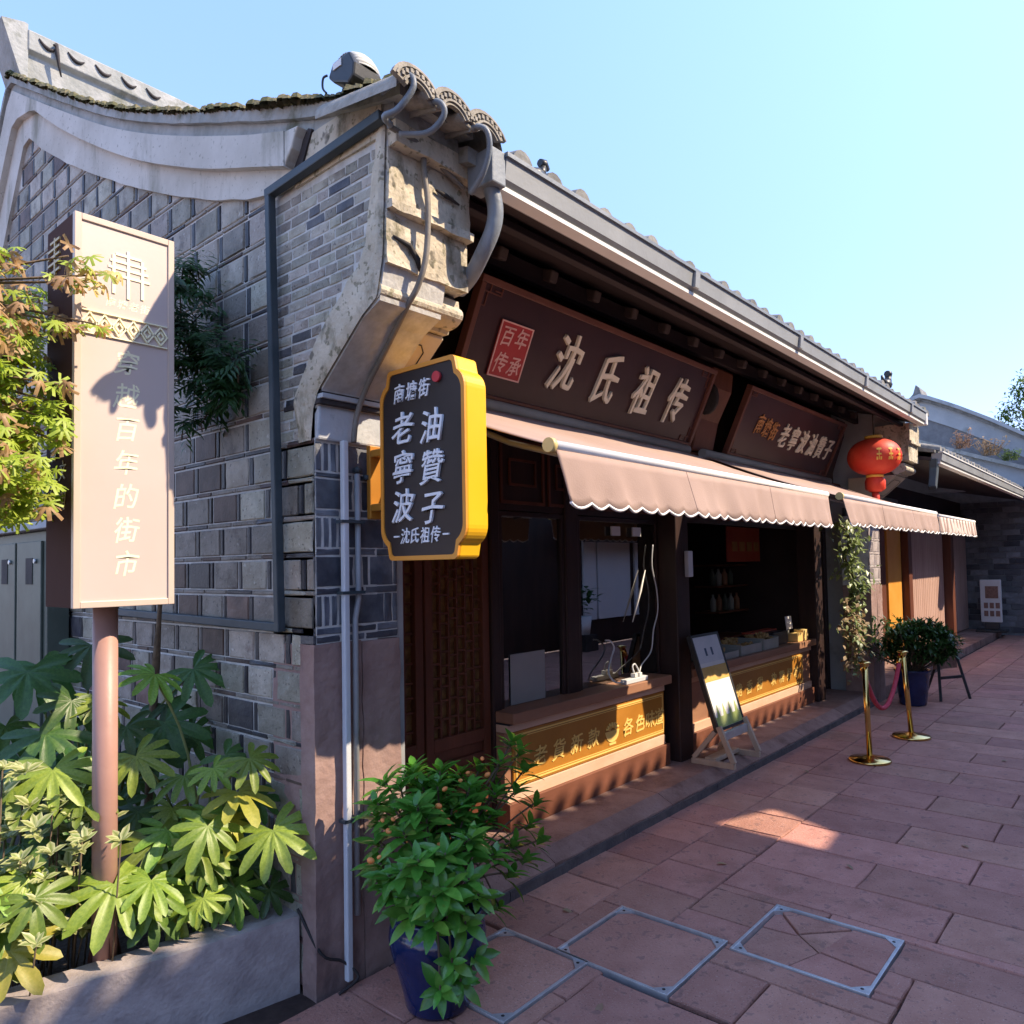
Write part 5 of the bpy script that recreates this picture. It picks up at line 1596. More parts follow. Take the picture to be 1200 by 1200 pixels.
# ------------------------------------------------------------------ brass posts and rope
def stanchion(x, y, tx, ty, h, label):
    t = thing('rope_post', (x, y, 0), label, 'rope post', 'brass rope posts')
    b = MB(); b.lathe([(0.0, 0.0), (0.155, 0.0), (0.158, 0.012), (0.150, 0.020), (0.06, 0.030), (0.03, 0.045), (0.0, 0.046)], (x, y, 0.002), 36); b.build('base', 'brass', t)
    b = MB(); b.tube([(x, y, 0.03), (x + tx, y + ty, h - 0.02)], 0.0215, 18); b.build('tube', 'brass', t)
    b = MB(); b.lathe([(0.0215, -0.03), (0.032, -0.026), (0.034, -0.006), (0.045, -0.004), (0.047, 0.006), (0.02, 0.014), (0, 0.016)], (x + tx, y + ty, h - 0.01), 20); b.build('collar', 'brass', t)
    return Vector((x + tx, y + ty, h - 0.035))
p = stanchion(4.69, -0.66, -0.045, 0.0, 0.79, "near brass rope post with round base")
q = stanchion(5.75, -0.72, -0.11, 0.02, 0.78, "far brass rope post leaning slightly, close to the blue pot")
t = thing('barrier_rope', tuple((p + q)/2 - Vector((0, 0, 0.4))), "drooping red rope slung between the two brass posts", 'rope')
mid = []
for i in range(21):
    s = i/20
    c = p.lerp(q, s)
    c.z = p.z + (q.z - p.z)*s - 0.40*(1 - (2*s - 1)**2)
    c.y += 0.02
    mid.append(c)
b = MB(); b.tube(mid, 0.019, 10); b.build('cord', 'rope', t)
for e in (mid[:2], mid[-2:]):
    b = MB(); b.tube([e[0], e[0].lerp(e[1], 0.8)], 0.021, 10); b.build('end_hook', 'brass', t)

# ------------------------------------------------------------------ inset covers in the paving
def cover(x0, x1, y0, y1, label, cracked):
    t = thing('paving_cover', ((x0 + x1)/2, (y0 + y1)/2, 0), label, 'access cover', 'steel framed access covers in the paving')
    if not cracked:
        b = MB(); b.rough(x0 + 0.021, y1 + 0.021, -0.02, x1 - 0.021, y0 - 0.021, -0.005, 0.05, 0.0015, 9); b.build('stone_inset', 'pave', t)
    else:
        P = [(x0 + 0.014, y1 + 0.014), (x0 + 0.18, y1 + 0.014), (x1 - 0.014, y1 + 0.014), (x1 - 0.014, y1 + 0.2), (x1 - 0.014, y0 - 0.014), (x0 + 0.30, y0 - 0.014), (x0 + 0.014, y0 - 0.014), (x0 + 0.014, y1 + 0.32)]
        c = ((x0 + x1)/2 + 0.06, (y0 + y1)/2 + 0.10)
        c2 = (c[0] - 0.10, c[1] - 0.12)
        b = MB(); b.box(x0 + 0.014, y1 + 0.014, -0.06, x1 - 0.014, y0 - 0.014, -0.03); b.build('bedding', 'pave', t)
        polys = [[P[0], P[1], c2, P[7]], [P[1], P[2], P[3], c2], [P[3], c, c2], [P[3], P[4], c], [P[4], P[5], c], [P[5], P[6], c], [P[6], P[7], c2, c]]
        dz = (-0.006, -0.003, -0.010, -0.004, -0.014, -0.017, -0.009)
        for pl_, z in zip(polys, dz):
            m0 = Vector((sum(p[0] for p in pl_)/len(pl_), sum(p[1] for p in pl_)/len(pl_)))
            pl2 = [m0 + (Vector(p) - m0)*0.968 for p in pl_]
            b = MB(); b.prism([(p.x, p.y) for p in pl2], 'z', -0.04, z); b.build('stone_fragment', 'pave', t, 0.003)
    b = MB()
    w = 0.013
    for (a, c, e, f) in ((x0, y1, x1, y1 + w), (x0, y0 - w, x1, y0), (x0, y1 + w, x0 + w, y0 - w), (x1 - w, y1 + w, x1, y0 - w)):
        b.box(a, c, -0.03, e, f, 0.006)
    b.build('frame', 'steel', t, 0.0015)
    for (cx, cy, sx, sy) in ((x0 + w, y1 + w, 1, 1), (x1 - w, y1 + w, -1, 1), (x1 - w, y0 - w, -1, -1), (x0 + w, y0 - w, 1, -1)):
        b = MB(); b.prism([(cx, cy), (cx + 0.062*sx, cy), (cx, cy + 0.062*sy)], 'z', -0.02, 0.0015); pc = b.build('corner_plate', 'steel', t)
        b = MB(); b.tube([(cx + 0.02*sx, cy + 0.02*sy, 0.0), (cx + 0.02*sx, cy + 0.02*sy, 0.0022)], 0.007, 8); b.build('bolt_hole', 'dark', pc)
cover(*COV[0], "smooth access cover half hidden by the near pot plant", False)
cover(*COV[1], "access cover with pale scuff between the other two covers", False)
cover(*COV[2], "access cover filled with cracked stone fragments", True)

# ------------------------------------------------------------------ roof lamp and roof ornaments
t = thing('floodlight', (-0.01, -0.22, 3.36), "ribbed grey floodlight sitting on the gable coping", 'floodlight')
b = MB()
def lampshell(u, v):
    a = math.pi*(0.02 + 0.96*u)
    rib = 1 + 0.03*math.cos(u*90)
    return (-0.06 + 0.17*v, -0.225 - 0.125*math.cos(a)*rib*(1 - 0.25*abs(2*v - 1)**2), 3.435 + 0.115*math.sin(a)*rib*(1 - 0.25*abs(2*v - 1)**2))
b.grid(lampshell, 60, 6); b.build('ribbed_shell', 'lamp_grey', t, solid=0.004)
b = MB(); b.prism([(-0.345, 3.43), (-0.335, 3.365), (-0.29, 3.34), (-0.15, 3.40), (-0.105, 3.44), (-0.15, 3.505), (-0.30, 3.505)], 'x', -0.075, 0.10); b.build('casing', 'lamp_black', t, 0.012)
b = MB(); b.box(-0.080, -0.235, 3.455, -0.0755, -0.16, 3.49); b.build('rating_label', 'white_paper', t)
b = MB(); b.tube(smooth_curve([(-0.08, -0.11, 3.45), (-0.09, -0.085, 3.44), (-0.09, -0.08, 3.39), (-0.08, -0.10, 3.36)], 5), 0.006, 6); b.build('bracket', 'lamp_black', t)
b = MB(); b.box(-0.03, -0.25, 3.30, 0.03, -0.17, 3.38); b.build('foot', 'lamp_black', t)
t.scale = (0.72, 0.66, 0.72); t.location = (0.0, -0.250, 3.375)
def ornament(x, y, z, s, label):
    t = thing('roof_ornament', (x, y, z), label, 'roof ornament', 'dark beast ornaments on the roof')
    b = MB(); b.tube([(x - 0.05*s, y, z + 0.03*s), (x, y, z + 0.035*s), (x + 0.045*s, y, z + 0.04*s)], [0.02*s, 0.032*s, 0.024*s], 8)
    b.tube([(x + 0.035*s, y, z + 0.04*s), (x + 0.05*s, y, z + 0.09*s)], [0.022*s, 0.016*s], 8)
    b.tube([(x + 0.03*s, y, z + 0.10*s), (x + 0.055*s, y, z + 0.10*s), (x + 0.085*s, y, z + 0.09*s)], [0.016*s, 0.022*s, 0.010*s], 8)
    b.tube([(x - 0.05*s, y, z + 0.035*s), (x - 0.075*s, y, z + 0.07*s)], [0.012*s, 0.006*s], 6)
    for dx in (-0.035, 0.035): b.tube([(x + dx*s, y, z - 0.02*s), (x + dx*s, y, z + 0.03*s)], 0.011*s, 6)
    b.build('body', 'lamp_black', t)
    b = MB(); b.box(x - 0.07*s, y - 0.03*s, z - 0.05*s, x + 0.06*s, y + 0.03*s, z - 0.015*s); b.build('base', 'tile', t)
ornament(1.03, -0.30, 3.40, 1.15, "small dark beast on the roof near the gutter spout")
ornament(7.05, -0.30, 3.42, 2.0, "larger dark beast at the far end of the roof")

# ------------------------------------------------------------------ plants
TIPS = [(0.697, -0.38, 0.871), (0.586, -0.42, 0.822), (0.829, -0.34, 0.723), (0.665, -0.3, 0.734), (0.7, -0.4, 0.673), (0.919, -0.32, 0.551), (0.785, -0.4, 0.51), (0.887, -0.36, 0.353), (0.733, -0.42, 0.337), (0.589, -0.46, 0.332), (0.49, -0.48, 0.293), (0.146, -0.22, 0.803), (0.237, -0.28, 0.824), (0.341, -0.3, 0.749), (0.512, -0.26, 0.761), (0.076, -0.36, 0.744), (0.062, -0.28, 0.619), (0.049, -0.3, 0.547), (0.034, -0.36, 0.489), (0.029, -0.46, 0.698), (0.121, -0.48, 0.727), (0.266, -0.46, 0.715), (0.455, -0.4, 0.721), (0.477, -0.46, 0.639), (0.259, -0.56, 0.635), (0.094, -0.6, 0.639), (0.008, -0.56, 0.634), (0.033, -0.42, 0.456), (0.058, -0.5, 0.433), (0.065, -0.62, 0.542), (0.207, -0.6, 0.518), (0.405, -0.54, 0.532), (0.615, -0.46, 0.501), (0.297, -0.56, 0.371), (0.149, -0.58, 0.394), (0.037, -0.6, 0.518), (0.206, -0.58, 0.31), (0.138, -0.58, 0.256), (0.187, -0.57, 0.169), (0.09, -0.57, 0.182), (0.267, -0.56, 0.215), (0.053, -0.58, 0.374), (0.019, -0.5, 0.39), (0.104, -0.22, 0.687), (0.666, -0.22, 0.739), (0.378, -0.2, 0.696), (-0.015, -0.5, 0.593), (0.775, -0.3, 0.348), (0.811, -0.2, 0.611), (0.844, -0.3, 0.787)]
FATSIA = [(-0.403, 0.51, 1.192, 0.247, 0), (-0.081, 0.75, 1.149, 0.319, 2), (-0.696, 0.65, 0.983, 0.345, 2), (-0.461, 0.9, 1.271, 0.318, 2), (-0.707, 0.9, 1.18, 0.365, 2), (-0.472, 0.42, 0.895, 0.268, 0), (-0.189, 0.2, 0.743, 0.306, 1), (-0.17, 0.14, 0.876, 0.224, 0), (-0.327, 0.37, 0.808, 0.243, 0), (-0.272, 0.3, 0.665, 0.226, 0), (-0.445, 0.34, 0.58, 0.325, 0), (-0.119, 0.08, 0.591, 0.335, 0), (-0.119, 0.36, 0.428, 0.339, 2), (-0.605, 0.27, 0.501, 0.363, 0), (-0.296, 0.32, 0.351, 0.352, 2), (-0.351, 0.34, 0.552, 0.191, 0), (-0.753, 0.45, 0.891, 0.293, 0), (-0.667, 0.4, 0.807, 0.237, 0), (-0.845, 0.5, 0.861, 0.26, 0), (-0.897, 0.3, 0.396, 0.294, 1), (-0.248, 0.28, 0.838, 0.194, 0), (-0.358, 0.43, 0.677, 0.195, 0), (-0.219, 0.24, 0.631, 0.226, 1), (-0.071, 0.81, 0.861, 0.265, 2), (-0.078, 0.18, 0.346, 0.197, 2), (-0.235, 0.34, 0.388, 0.229, 2), (-0.806, 0.5, 0.679, 0.233, 2), (-0.623, 0.7, 1.09, 0.259, 2), (-0.446, 0.6, 0.975, 0.232, 2), (-0.082, 0.23, 0.694, 0.2, 2), (-0.166, 0.85, 1.003, 0.225, 2), (-0.572, 1.1, 1.181, 0.359, 2), (-0.763, 0.9, 0.993, 0.294, 2), (-0.513, 0.67, 1.077, 0.232, 0), (-0.079, 0.3, 0.414, 0.203, 2), (-0.491, 0.27, 0.374, 0.24, 2), (-0.454, 0.5, 0.672, 0.225, 2), (-0.072, 0.51, 0.814, 0.214, 2), (-0.661, 0.5, 0.907, 0.213, 2), (-0.405, 0.36, 0.44, 0.22, 2)]
VARI = [(-0.861, 0.359, 0.959), (-0.736, 0.436, 0.832), (-0.697, 0.392, 0.758), (-0.858, 0.451, 0.789), (-0.793, 0.456, 0.714), (-0.799, 0.316, 0.691), (-0.701, 0.303, 0.707), (-0.853, 0.509, 0.634), (-0.732, 0.365, 0.617), (-0.797, 0.359, 0.556), (-0.803, 0.549, 0.537), (-0.889, 0.418, 0.531), (-0.71, 0.509, 0.428), (-0.816, 0.419, 0.463), (-0.659, 0.46, 0.483), (-0.887, 0.338, 0.473), (-0.765, 0.459, 0.362), (-0.876, 0.517, 0.71), (-0.629, 0.431, 0.732), (-0.886, 0.485, 0.873), (-0.789, 0.468, 0.596), (-0.734, 0.316, 0.422), (-0.704, 0.49, 0.696), (-0.832, 0.448, 0.503)]
MAPLE = [(-1.14, 0.526, 2.375), (-0.847, 0.533, 2.288), (-0.836, 0.267, 2.039), (-0.962, 0.565, 1.987), (-1.187, 0.125, 1.863), (-0.795, 0.29, 2.474), (-1.069, 0.329, 2.089), (-1.045, 0.372, 2.294), (-0.78, 0.425, 2.181), (-0.784, 0.595, 1.889), (-1.087, 0.523, 2.078), (-0.831, 0.363, 1.837), (-1.071, 0.507, 2.042), (-1.128, 0.085, 2.083), (-0.878, 0.099, 1.904), (-1.076, 0.133, 1.93), (-0.816, 0.53, 2.456), (-1.061, 0.075, 2.485), (-1.017, 0.534, 2.048), (-0.935, 0.599, 1.834), (-1.149, 0.38, 2.334), (-1.141, 0.274, 2.527), (-1.176, 0.073, 2.048), (-1.019, 0.577, 1.925), (-1.055, 0.303, 1.875), (-0.915, 0.378, 2.208), (-0.875, 0.567, 2.212), (-0.99, 0.446, 2.218), (-1.016, 0.588, 2.472), (-1.037, 0.056, 2.132), (-1.031, 0.061, 2.212), (-0.997, 0.083, 2.071), (-0.98, 0.424, 2.115), (-0.875, 0.456, 2.375), (-1.155, 0.422, 2.572), (-1.1, 0.301, 1.82), (-1.079, 0.25, 2.102), (-1.033, 0.378, 2.357), (-1.008, 0.475, 2.394), (-0.985, 0.454, 2.628), (-1.069, 0.492, 2.376), (-1.125, 0.289, 2.375), (-1.166, 0.227, 2.008), (-0.865, 0.291, 2.358), (-1.142, 0.235, 1.894), (-0.828, 0.298, 2.098), (-1.14, 0.341, 2.394), (-0.803, 0.511, 2.549), (-1.046, 0.494, 2.488), (-0.881, 0.24, 2.09), (-1.069, 0.487, 2.526), (-1.065, 0.279, 2.361), (-0.979, 0.556, 2.315), (-1.145, 0.569, 2.505), (-0.82, 0.289, 1.904), (-0.879, 0.172, 1.833), (-0.829, 0.415, 2.032), (-1.094, 0.238, 2.154), (-1.154, 0.374, 2.396), (-0.929, 0.075, 2.334), (-0.867, 0.558, 1.903), (-0.833, 0.367, 1.896), (-1.004, 0.145, 2.546), (-0.918, 0.339, 2.385), (-0.788, 0.387, 2.325), (-1.053, 0.524, 2.36), (-0.9, 0.244, 2.223), (-0.934, 0.499, 2.507), (-0.798, 0.557, 2.58), (-0.94, 0.054, 1.931), (-0.734, 0.1, 2.564), (-0.753, 0.12, 2.57), (-0.762, 0.15, 2.547), (-0.762, 0.15, 2.561), (-0.749, 0.1, 2.399), (-0.759, 0.12, 2.359), (-0.841, 0.1, 2.512), (-0.829, 0.1, 2.597), (-0.824, 0.15, 2.392), (-0.963, 0.2, 2.584), (-0.974, 0.2, 2.594), (-0.818, 0.2, 2.017), (-0.84, 0.15, 2.198), (-0.843, 0.2, 2.151), (-0.815, 0.15, 2.066), (-0.889, 0.2, 1.902), (-0.933, 0.25, 1.823)]
WALLP = [(-0.077, 0.636, 2.541), (-0.288, 0.794, 2.755), (-0.164, 0.876, 2.706), (-0.412, 0.662, 2.851), (-0.293, 0.942, 2.885), (-0.336, 0.786, 2.378), (-0.295, 0.736, 2.711), (-0.146, 0.739, 2.535), (-0.334, 0.661, 2.759), (-0.104, 0.745, 2.605), (-0.347, 0.743, 2.845), (-0.078, 0.715, 2.572), (-0.095, 0.762, 2.449), (-0.174, 0.852, 2.732), (-0.128, 0.772, 2.693), (-0.181, 0.849, 2.813), (-0.277, 0.761, 2.875), (-0.075, 0.503, 2.358), (-0.071, 0.647, 2.371), (-0.288, 0.888, 2.654), (-0.085, 0.582, 2.507), (-0.071, 0.746, 2.538), (-0.291, 0.622, 2.814), (-0.226, 0.635, 2.811), (-0.298, 0.911, 2.897), (-0.323, 0.898, 2.83), (-0.113, 0.842, 2.912), (-0.079, 0.481, 2.381), (-0.323, 0.873, 2.43), (-0.158, 0.655, 2.602), (-0.072, 0.52, 2.443), (-0.138, 0.893, 2.782), (-0.356, 0.702, 2.733), (-0.072, 0.75, 2.573), (-0.262, 0.736, 2.687), (-0.346, 0.785, 2.646), (-0.149, 0.867, 2.345), (-0.138, 0.87, 2.886), (-0.154, 0.78, 2.524), (-0.071, 0.609, 2.527), (-0.11, 0.922, 2.951), (-0.172, 0.857, 2.638), (-0.341, 0.686, 2.766), (-0.288, 0.697, 2.536), (-0.086, 0.508, 2.474), (-0.141, 0.902, 2.53), (-0.309, 0.692, 2.531), (-0.275, 0.746, 2.902), (-0.298, 0.726, 2.797), (-0.243, 0.947, 2.474), (-0.153, 0.774, 2.649), (-0.083, 0.594, 2.401), (-0.071, 0.843, 2.682), (-0.082, 0.847, 2.734), (-0.329, 0.697, 2.6), (-0.083, 0.756, 2.505), (-0.311, 0.683, 2.365), (-0.29, 0.853, 2.777), (-0.081, 0.524, 2.374), (-0.245, 0.76, 2.382), (-0.131, 0.8, 2.975), (-0.08, 0.77, 2.951), (-0.078, 0.71, 2.831), (-0.092, 0.8, 2.909), (-0.07, 0.56, 2.571), (-0.083, 0.41, 2.483), (-0.075, 0.53, 2.434), (-0.072, 0.5, 2.356), (-0.071, 0.65, 2.325), (-0.084, 0.74, 2.28), (-0.132, 0.8, 2.263), (-0.074, 0.68, 2.652), (-0.071, 0.74, 2.763)]

def blade(mb, p, d, up, L, w, droop=0.25, fold=0.25, seg=4, rim=None):
    """one leaf: p base, d direction, up rough face normal"""
    d = d.normalized(); s = d.cross(up)
    if s.length < 1e-4: s = d.cross(Vector((1, 0, 0.3)))
    s.normalize(); n = s.cross(d)
    vs = []
    for i in range(seg + 1):
        t = i/seg
        c = p + d*L*t - n*droop*L*t*t
        ww = w*0.5*(math.sin(math.pi*min(1, t*0.97 + 0.03))**0.75) if 0 < i < seg else w*0.03
        vs += [c - s*ww + n*fold*ww, c, c + s*ww + n*fold*ww]
    fs = []
    for i in range(seg):
        a = i*3
        fs += [(a, a + 1, a + 4, a + 3), (a + 1, a + 2, a + 5, a + 4)]
    mb.add(vs, fs, True)

def rim_attr(me, per=3):
    """leaf margin mask for variegated leaves"""
    at = me.attributes.new("rim", 'FLOAT', 'POINT')
    at.data.foreach_set("value", [0.0 if (i % 3) == 1 else 0.9 for i in range(len(me.vertices))])

def leaf_variants(nm, mat, n, L, w, **k):
    out = []
    for i in range(n):
        b = MB()
        blade(b, Vector((0, 0, 0)), Vector((0, 1, 0)), Vector((0, 0, 1)), L*rnd.uniform(0.9, 1.1), w*rnd.uniform(0.9, 1.1), rnd.uniform(0.1, 0.35), rnd.uniform(0.15, 0.4), **k)
        out.append(b.mesh(nm, mat))
    return out

def orient(p, d, n, s=1.0):
    """matrix with +y along d and +z near n"""
    d = Vector(d).normalized(); x = d.cross(Vector(n))
    if x.length < 1e-4: x = d.cross(Vector((1, 0.2, 0)))
    x.normalize(); z = x.cross(d)
    mx = Matrix.Identity(4)
    for i in range(3):
        mx[i][0] = x[i]*s; mx[i][1] = d[i]*s; mx[i][2] = z[i]*s; mx[i][3] = p[i]
    return mx

def palm_mesh(mat, lobes, seed, spread=290, depth=0.40, sharp=1.0, nl=6, droop=0.30, nm='leaf', ridge=0.10, pull=0.02):
    """palmate leaf of unit radius lying in x-y, stalk at the origin, middle lobe towards +y"""
    q = random.Random(seed)
    n = lobes*nl
    a0 = math.radians(90 - spread/2); a1 = math.radians(90 + spread/2)
    ks = [q.uniform(0.88, 1.08)*(0.66 + 0.34*math.cos((i - (lobes - 1)/2)/(lobes/2)*1.25)) for i in range(lobes)]
    vs = [(0, 0, 0)]
    rings = (0.22, 0.45, 0.72, 1.0)
    for r in rings:
        for j in range(n + 1):
            t = j/n*lobes
            li = min(int(t), lobes - 1)
            ph = t - li - 0.5
            prof = depth + (1 - depth)*max(0.0, math.cos(ph*math.pi))**sharp
            R = ks[li]*prof if r > 0.3 else max(ks)*depth*1.0
            a = a0 + (a1 - a0)*j/n
            # lobe sides bend towards the lobe axis near the tip
            ac = a0 + (a1 - a0)*(li + 0.5)/lobes
            aa = a + (ac - a)*pull*r
            rr = r*R if r > 0.3 else r*max(ks)
            rr = min(rr, r*ks[li]*prof) if r > 0.45 else min(rr, r*ks[li]*max(prof, depth*1.3))
            z = -droop*(rr**2) + ridge*rr*abs(ph)*2*(1.0) + q.uniform(-0.008, 0.008)
            vs.append((rr*math.cos(aa), rr*math.sin(aa), z))
    fs = []
    for j in range(n):
        fs.append((0, 1 + j, 2 + j))
    for k in range(len(rings) - 1):
        for j in range(n):
            a = 1 + k*(n + 1) + j; c = a + n + 1
            fs.append((a, c, c + 1, a + 1))
    b = MB(); b.add(vs, fs, True)
    me = b.mesh(nm, mat)
    at = me.attributes.new("rim", 'FLOAT', 'POINT')
    va = [0.8]
    for k, r in enumerate(rings):
        for j in range(n + 1):
            va.append((0.85 - 0.12*k) if (j % nl) == nl//2 else 0.0)
    at.data.foreach_set("value", va)
    return me

VIEW = Vector((-1.67, -2.446, 1.6))
# --- fatsia shrubs: big palmate leaves on long stalks
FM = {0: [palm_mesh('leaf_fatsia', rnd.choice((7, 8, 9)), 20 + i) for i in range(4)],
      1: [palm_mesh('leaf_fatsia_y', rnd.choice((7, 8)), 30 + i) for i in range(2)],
      2: [palm_mesh('leaf_fatsia_shade', rnd.choice((7, 8, 9)), 40 + i) for i in range(3)]}
bases = [((-0.20, 0.50, 0.2), "low fatsia shrub with broad glossy leaves between the pole and the pier"),
         ((-0.86, 0.60, 0.2), "fatsia shrub with large leaves left of the sign pole, partly in shade"),
         ((-0.45, 1.05, 0.2), "taller shade toned fatsia shrub growing against the brick gable behind the pole")]
ft = []
for bp_, lb in bases:
    ft.append((thing('fatsia_shrub', bp_, lb, 'shrub', 'fatsia shrubs in the planter bed'), Vector(bp_), MB()))
def add_fatsia(p, size, c):
    p = Vector(p)
    k = 2 if p.y > 0.6 else (1 if p.x < -0.58 else 0)
    t, bs, st = ft[k]
    tov = (VIEW - p); tov.z = 0; tov.normalize()
    n = (Vector((0, 0, 1))*rnd.uniform(0.55, 0.95) + tov*rnd.uniform(0.45, 0.9) + Vector((rnd.uniform(-.3, .3), rnd.uniform(-.25, .25), 0))).normalized()
    out = Vector((p.x - bs.x, p.y - bs.y - 0.5, -0.25)) + Vector((rnd.uniform(-.4, .4), rnd.uniform(-.3, .3), rnd.uniform(-.2, .1)))
    d = out - n*out.dot(n)
    if d.length < 0.05: d = Vector((0.3, -1, -0.3))
    d.normalize()
    s = size*0.56
    base = p - d*s*0.25
    place('leaf', rnd.choice(FM[c]), t, mtx=orient(base, d, n, s))
    root = bs + Vector((rnd.uniform(-.08, .08), rnd.uniform(-.06, .06), 0.02))
    mid = root.lerp(base, 0.55) + Vector((0, 0, 0.10)) - d*0.05
    st.tube(smooth_curve([root, mid, base - n*0.01], 4), [0.008]*4 + [0.005]*5, 5)
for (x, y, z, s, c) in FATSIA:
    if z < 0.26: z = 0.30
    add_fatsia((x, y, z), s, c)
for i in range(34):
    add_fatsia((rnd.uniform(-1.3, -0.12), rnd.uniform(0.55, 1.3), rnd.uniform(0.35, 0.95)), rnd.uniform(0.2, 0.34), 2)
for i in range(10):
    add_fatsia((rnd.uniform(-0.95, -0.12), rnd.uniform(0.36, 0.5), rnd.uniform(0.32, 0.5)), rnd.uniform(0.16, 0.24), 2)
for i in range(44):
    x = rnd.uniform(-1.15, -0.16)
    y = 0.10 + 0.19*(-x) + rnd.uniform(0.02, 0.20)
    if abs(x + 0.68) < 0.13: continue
    add_fatsia((x, y, rnd.uniform(0.34, 0.66)), rnd.uniform(0.17, 0.30), 0 if x + 0.67*y < 0 else 2)  # brighter leaf colour where sun reaches, shaded copy inside the pier shadow
for t, bs, st in ft:
    st.build('stalks', 'stem', t)
for i, (p, lab) in enumerate((((-0.145, 0.40, 0.665), 0), ((-0.02, 0.30, 0.56), 0), ((-0.25, 0.30, 0.33), 0))):
    b = MB(); blade(b, Vector(p), Vector((0.3, -0.4, -0.8)), Vector((-0.5, -0.6, 0.4)), 0.13, 0.07, 0.5, 0.6)
    b.build('withered_leaf', 'leaf_brown', ft[0][0])

# --- small variegated shrub at the left
t = thing('variegated_shrub', (-0.85, 0.42, 0.2), "small pale edged shrub with rosettes of little leaves at the left end of the planter", 'shrub')
vm = leaf_variants('leaf', 'leaf_var', 4, 0.062, 0.026, seg=3)
for me in vm: rim_attr(me)
cnt = 0
st = MB(); vx = MB()
VARI += [(p[0] + rnd.uniform(-.09, .09), p[1] + rnd.uniform(-.1, .1), max(0.26, p[2] + rnd.uniform(-.08, .05))) for p in VARI for _k in (0, 1)]
for p in VARI:
    p = Vector(p)
    for q in range(9):
        a = 2*math.pi*q/11 + rnd.uniform(-.3, .3); el = rnd.uniform(0.05, 0.9)
        d = Vector((math.cos(a)*math.cos(el), math.sin(a)*math.cos(el), math.sin(el))) + (VIEW - p).normalized()*0.25
        mx = orient(p, d, Vector((0, 0, 1)) + (VIEW - p).normalized()*0.6, rnd.uniform(0.6, 1.0))
        if q % 2 == 0 and cnt < 300:
            place('leaf', rnd.choice(vm), t, mtx=mx); cnt += 1
        else:
            blade(vx, mx @ Vector((0, 0, 0)), Vector(mx.col[1][:3]), Vector(mx.col[2][:3]), 0.062*mx.col[1].length, 0.026*mx.col[1].length, 0.2, 0.25, 3)
    if rnd.random() < 0.4: st.tube([(p.x, p.y + 0.08, 0.2), p], 0.003, 4)
st.build('stems', 'stem_brown', t)
vo = vx.build('foliage', 'leaf_var', t); rim_attr(vo.data); tag(vo, kind='stuff')

# --- maple at the left edge
t = thing('maple_tree', (-1.35, 0.95, 0.2), "japanese maple with green and russet leaves reaching in from the left edge", 'tree')
trunk = MB()
trunk.tube(smooth_curve([(-1.35, 0.95, 0.15), (-1.33, 0.92, 0.8), (-1.28, 0.80, 1.4), (-1.22, 0.70, 1.9)], 4), [0.045]*4 + [0.035]*4 + [0.025]*5, 8)
trunk.build('trunk', 'bark', t)
brm = MB()
mm = [palm_mesh('leaf_maple', 7, 60 + i, spread=280, depth=0.28, sharp=1.3, nl=3, droop=0.35, ridge=0.1) for i in range(3)]
mr = [palm_mesh('leaf_maple_r', 5, 70 + i, spread=250, depth=0.34, sharp=1.1, nl=3, droop=0.8, ridge=0.15) for i in range(3)]
hub = [Vector((-1.22, 0.70, 1.9)), Vector((-1.2, 0.6, 2.2)), Vector((-1.15, 0.6, 2.45))]
cnt = 0
extra = {'leaf_maple': MB(), 'leaf_maple_r': MB()}
for i, p in enumerate(MAPLE):
    p = Vector(p)
    if i < 70: p = p + Vector((-0.075, 0.06, 0))
    if i in (71, 73, 75): continue
    h = min(hub, key=lambda q: (q - p).length)
    brm.tube([h, h.lerp(p, 0.5) + Vector((0, 0, 0.05)), p], [0.009, 0.005, 0.003], 5)
    near = i >= 70
    for q in range(36 if not near else 7):
        c = p + Vector((rnd.gauss(0, 0.055), rnd.gauss(0, 0.055), rnd.gauss(0, 0.035)))*(1 if not near else 0.45)
        russ = rnd.random() < (0.42 if c.z > 2.35 else 0.20)
        n = Vector((rnd.uniform(-.5, .5), rnd.uniform(-.9, .1), rnd.uniform(.5, 1)))
        d = Vector((rnd.uniform(-.7, .7), rnd.uniform(-1, .2), rnd.uniform(-.8, 0)))
        s = rnd.uniform(0.034, 0.054)
        mx = orient(c, d, n, s)
        me = rnd.choice(mr if russ else mm)
        if cnt < 300 and (near or q % 9 == 0):
            place('leaf', me, t, mtx=mx); cnt += 1
        else:
            e = extra['leaf_maple_r' if russ else 'leaf_maple']
            e.add([mx @ v.co for v in me.vertices], [tuple(pl_.vertices) for pl_ in me.polygons], True)
brm.build('branches', 'bark', t)
for k, e in extra.items():
    tag(e.build('crown', k, t), kind='stuff')

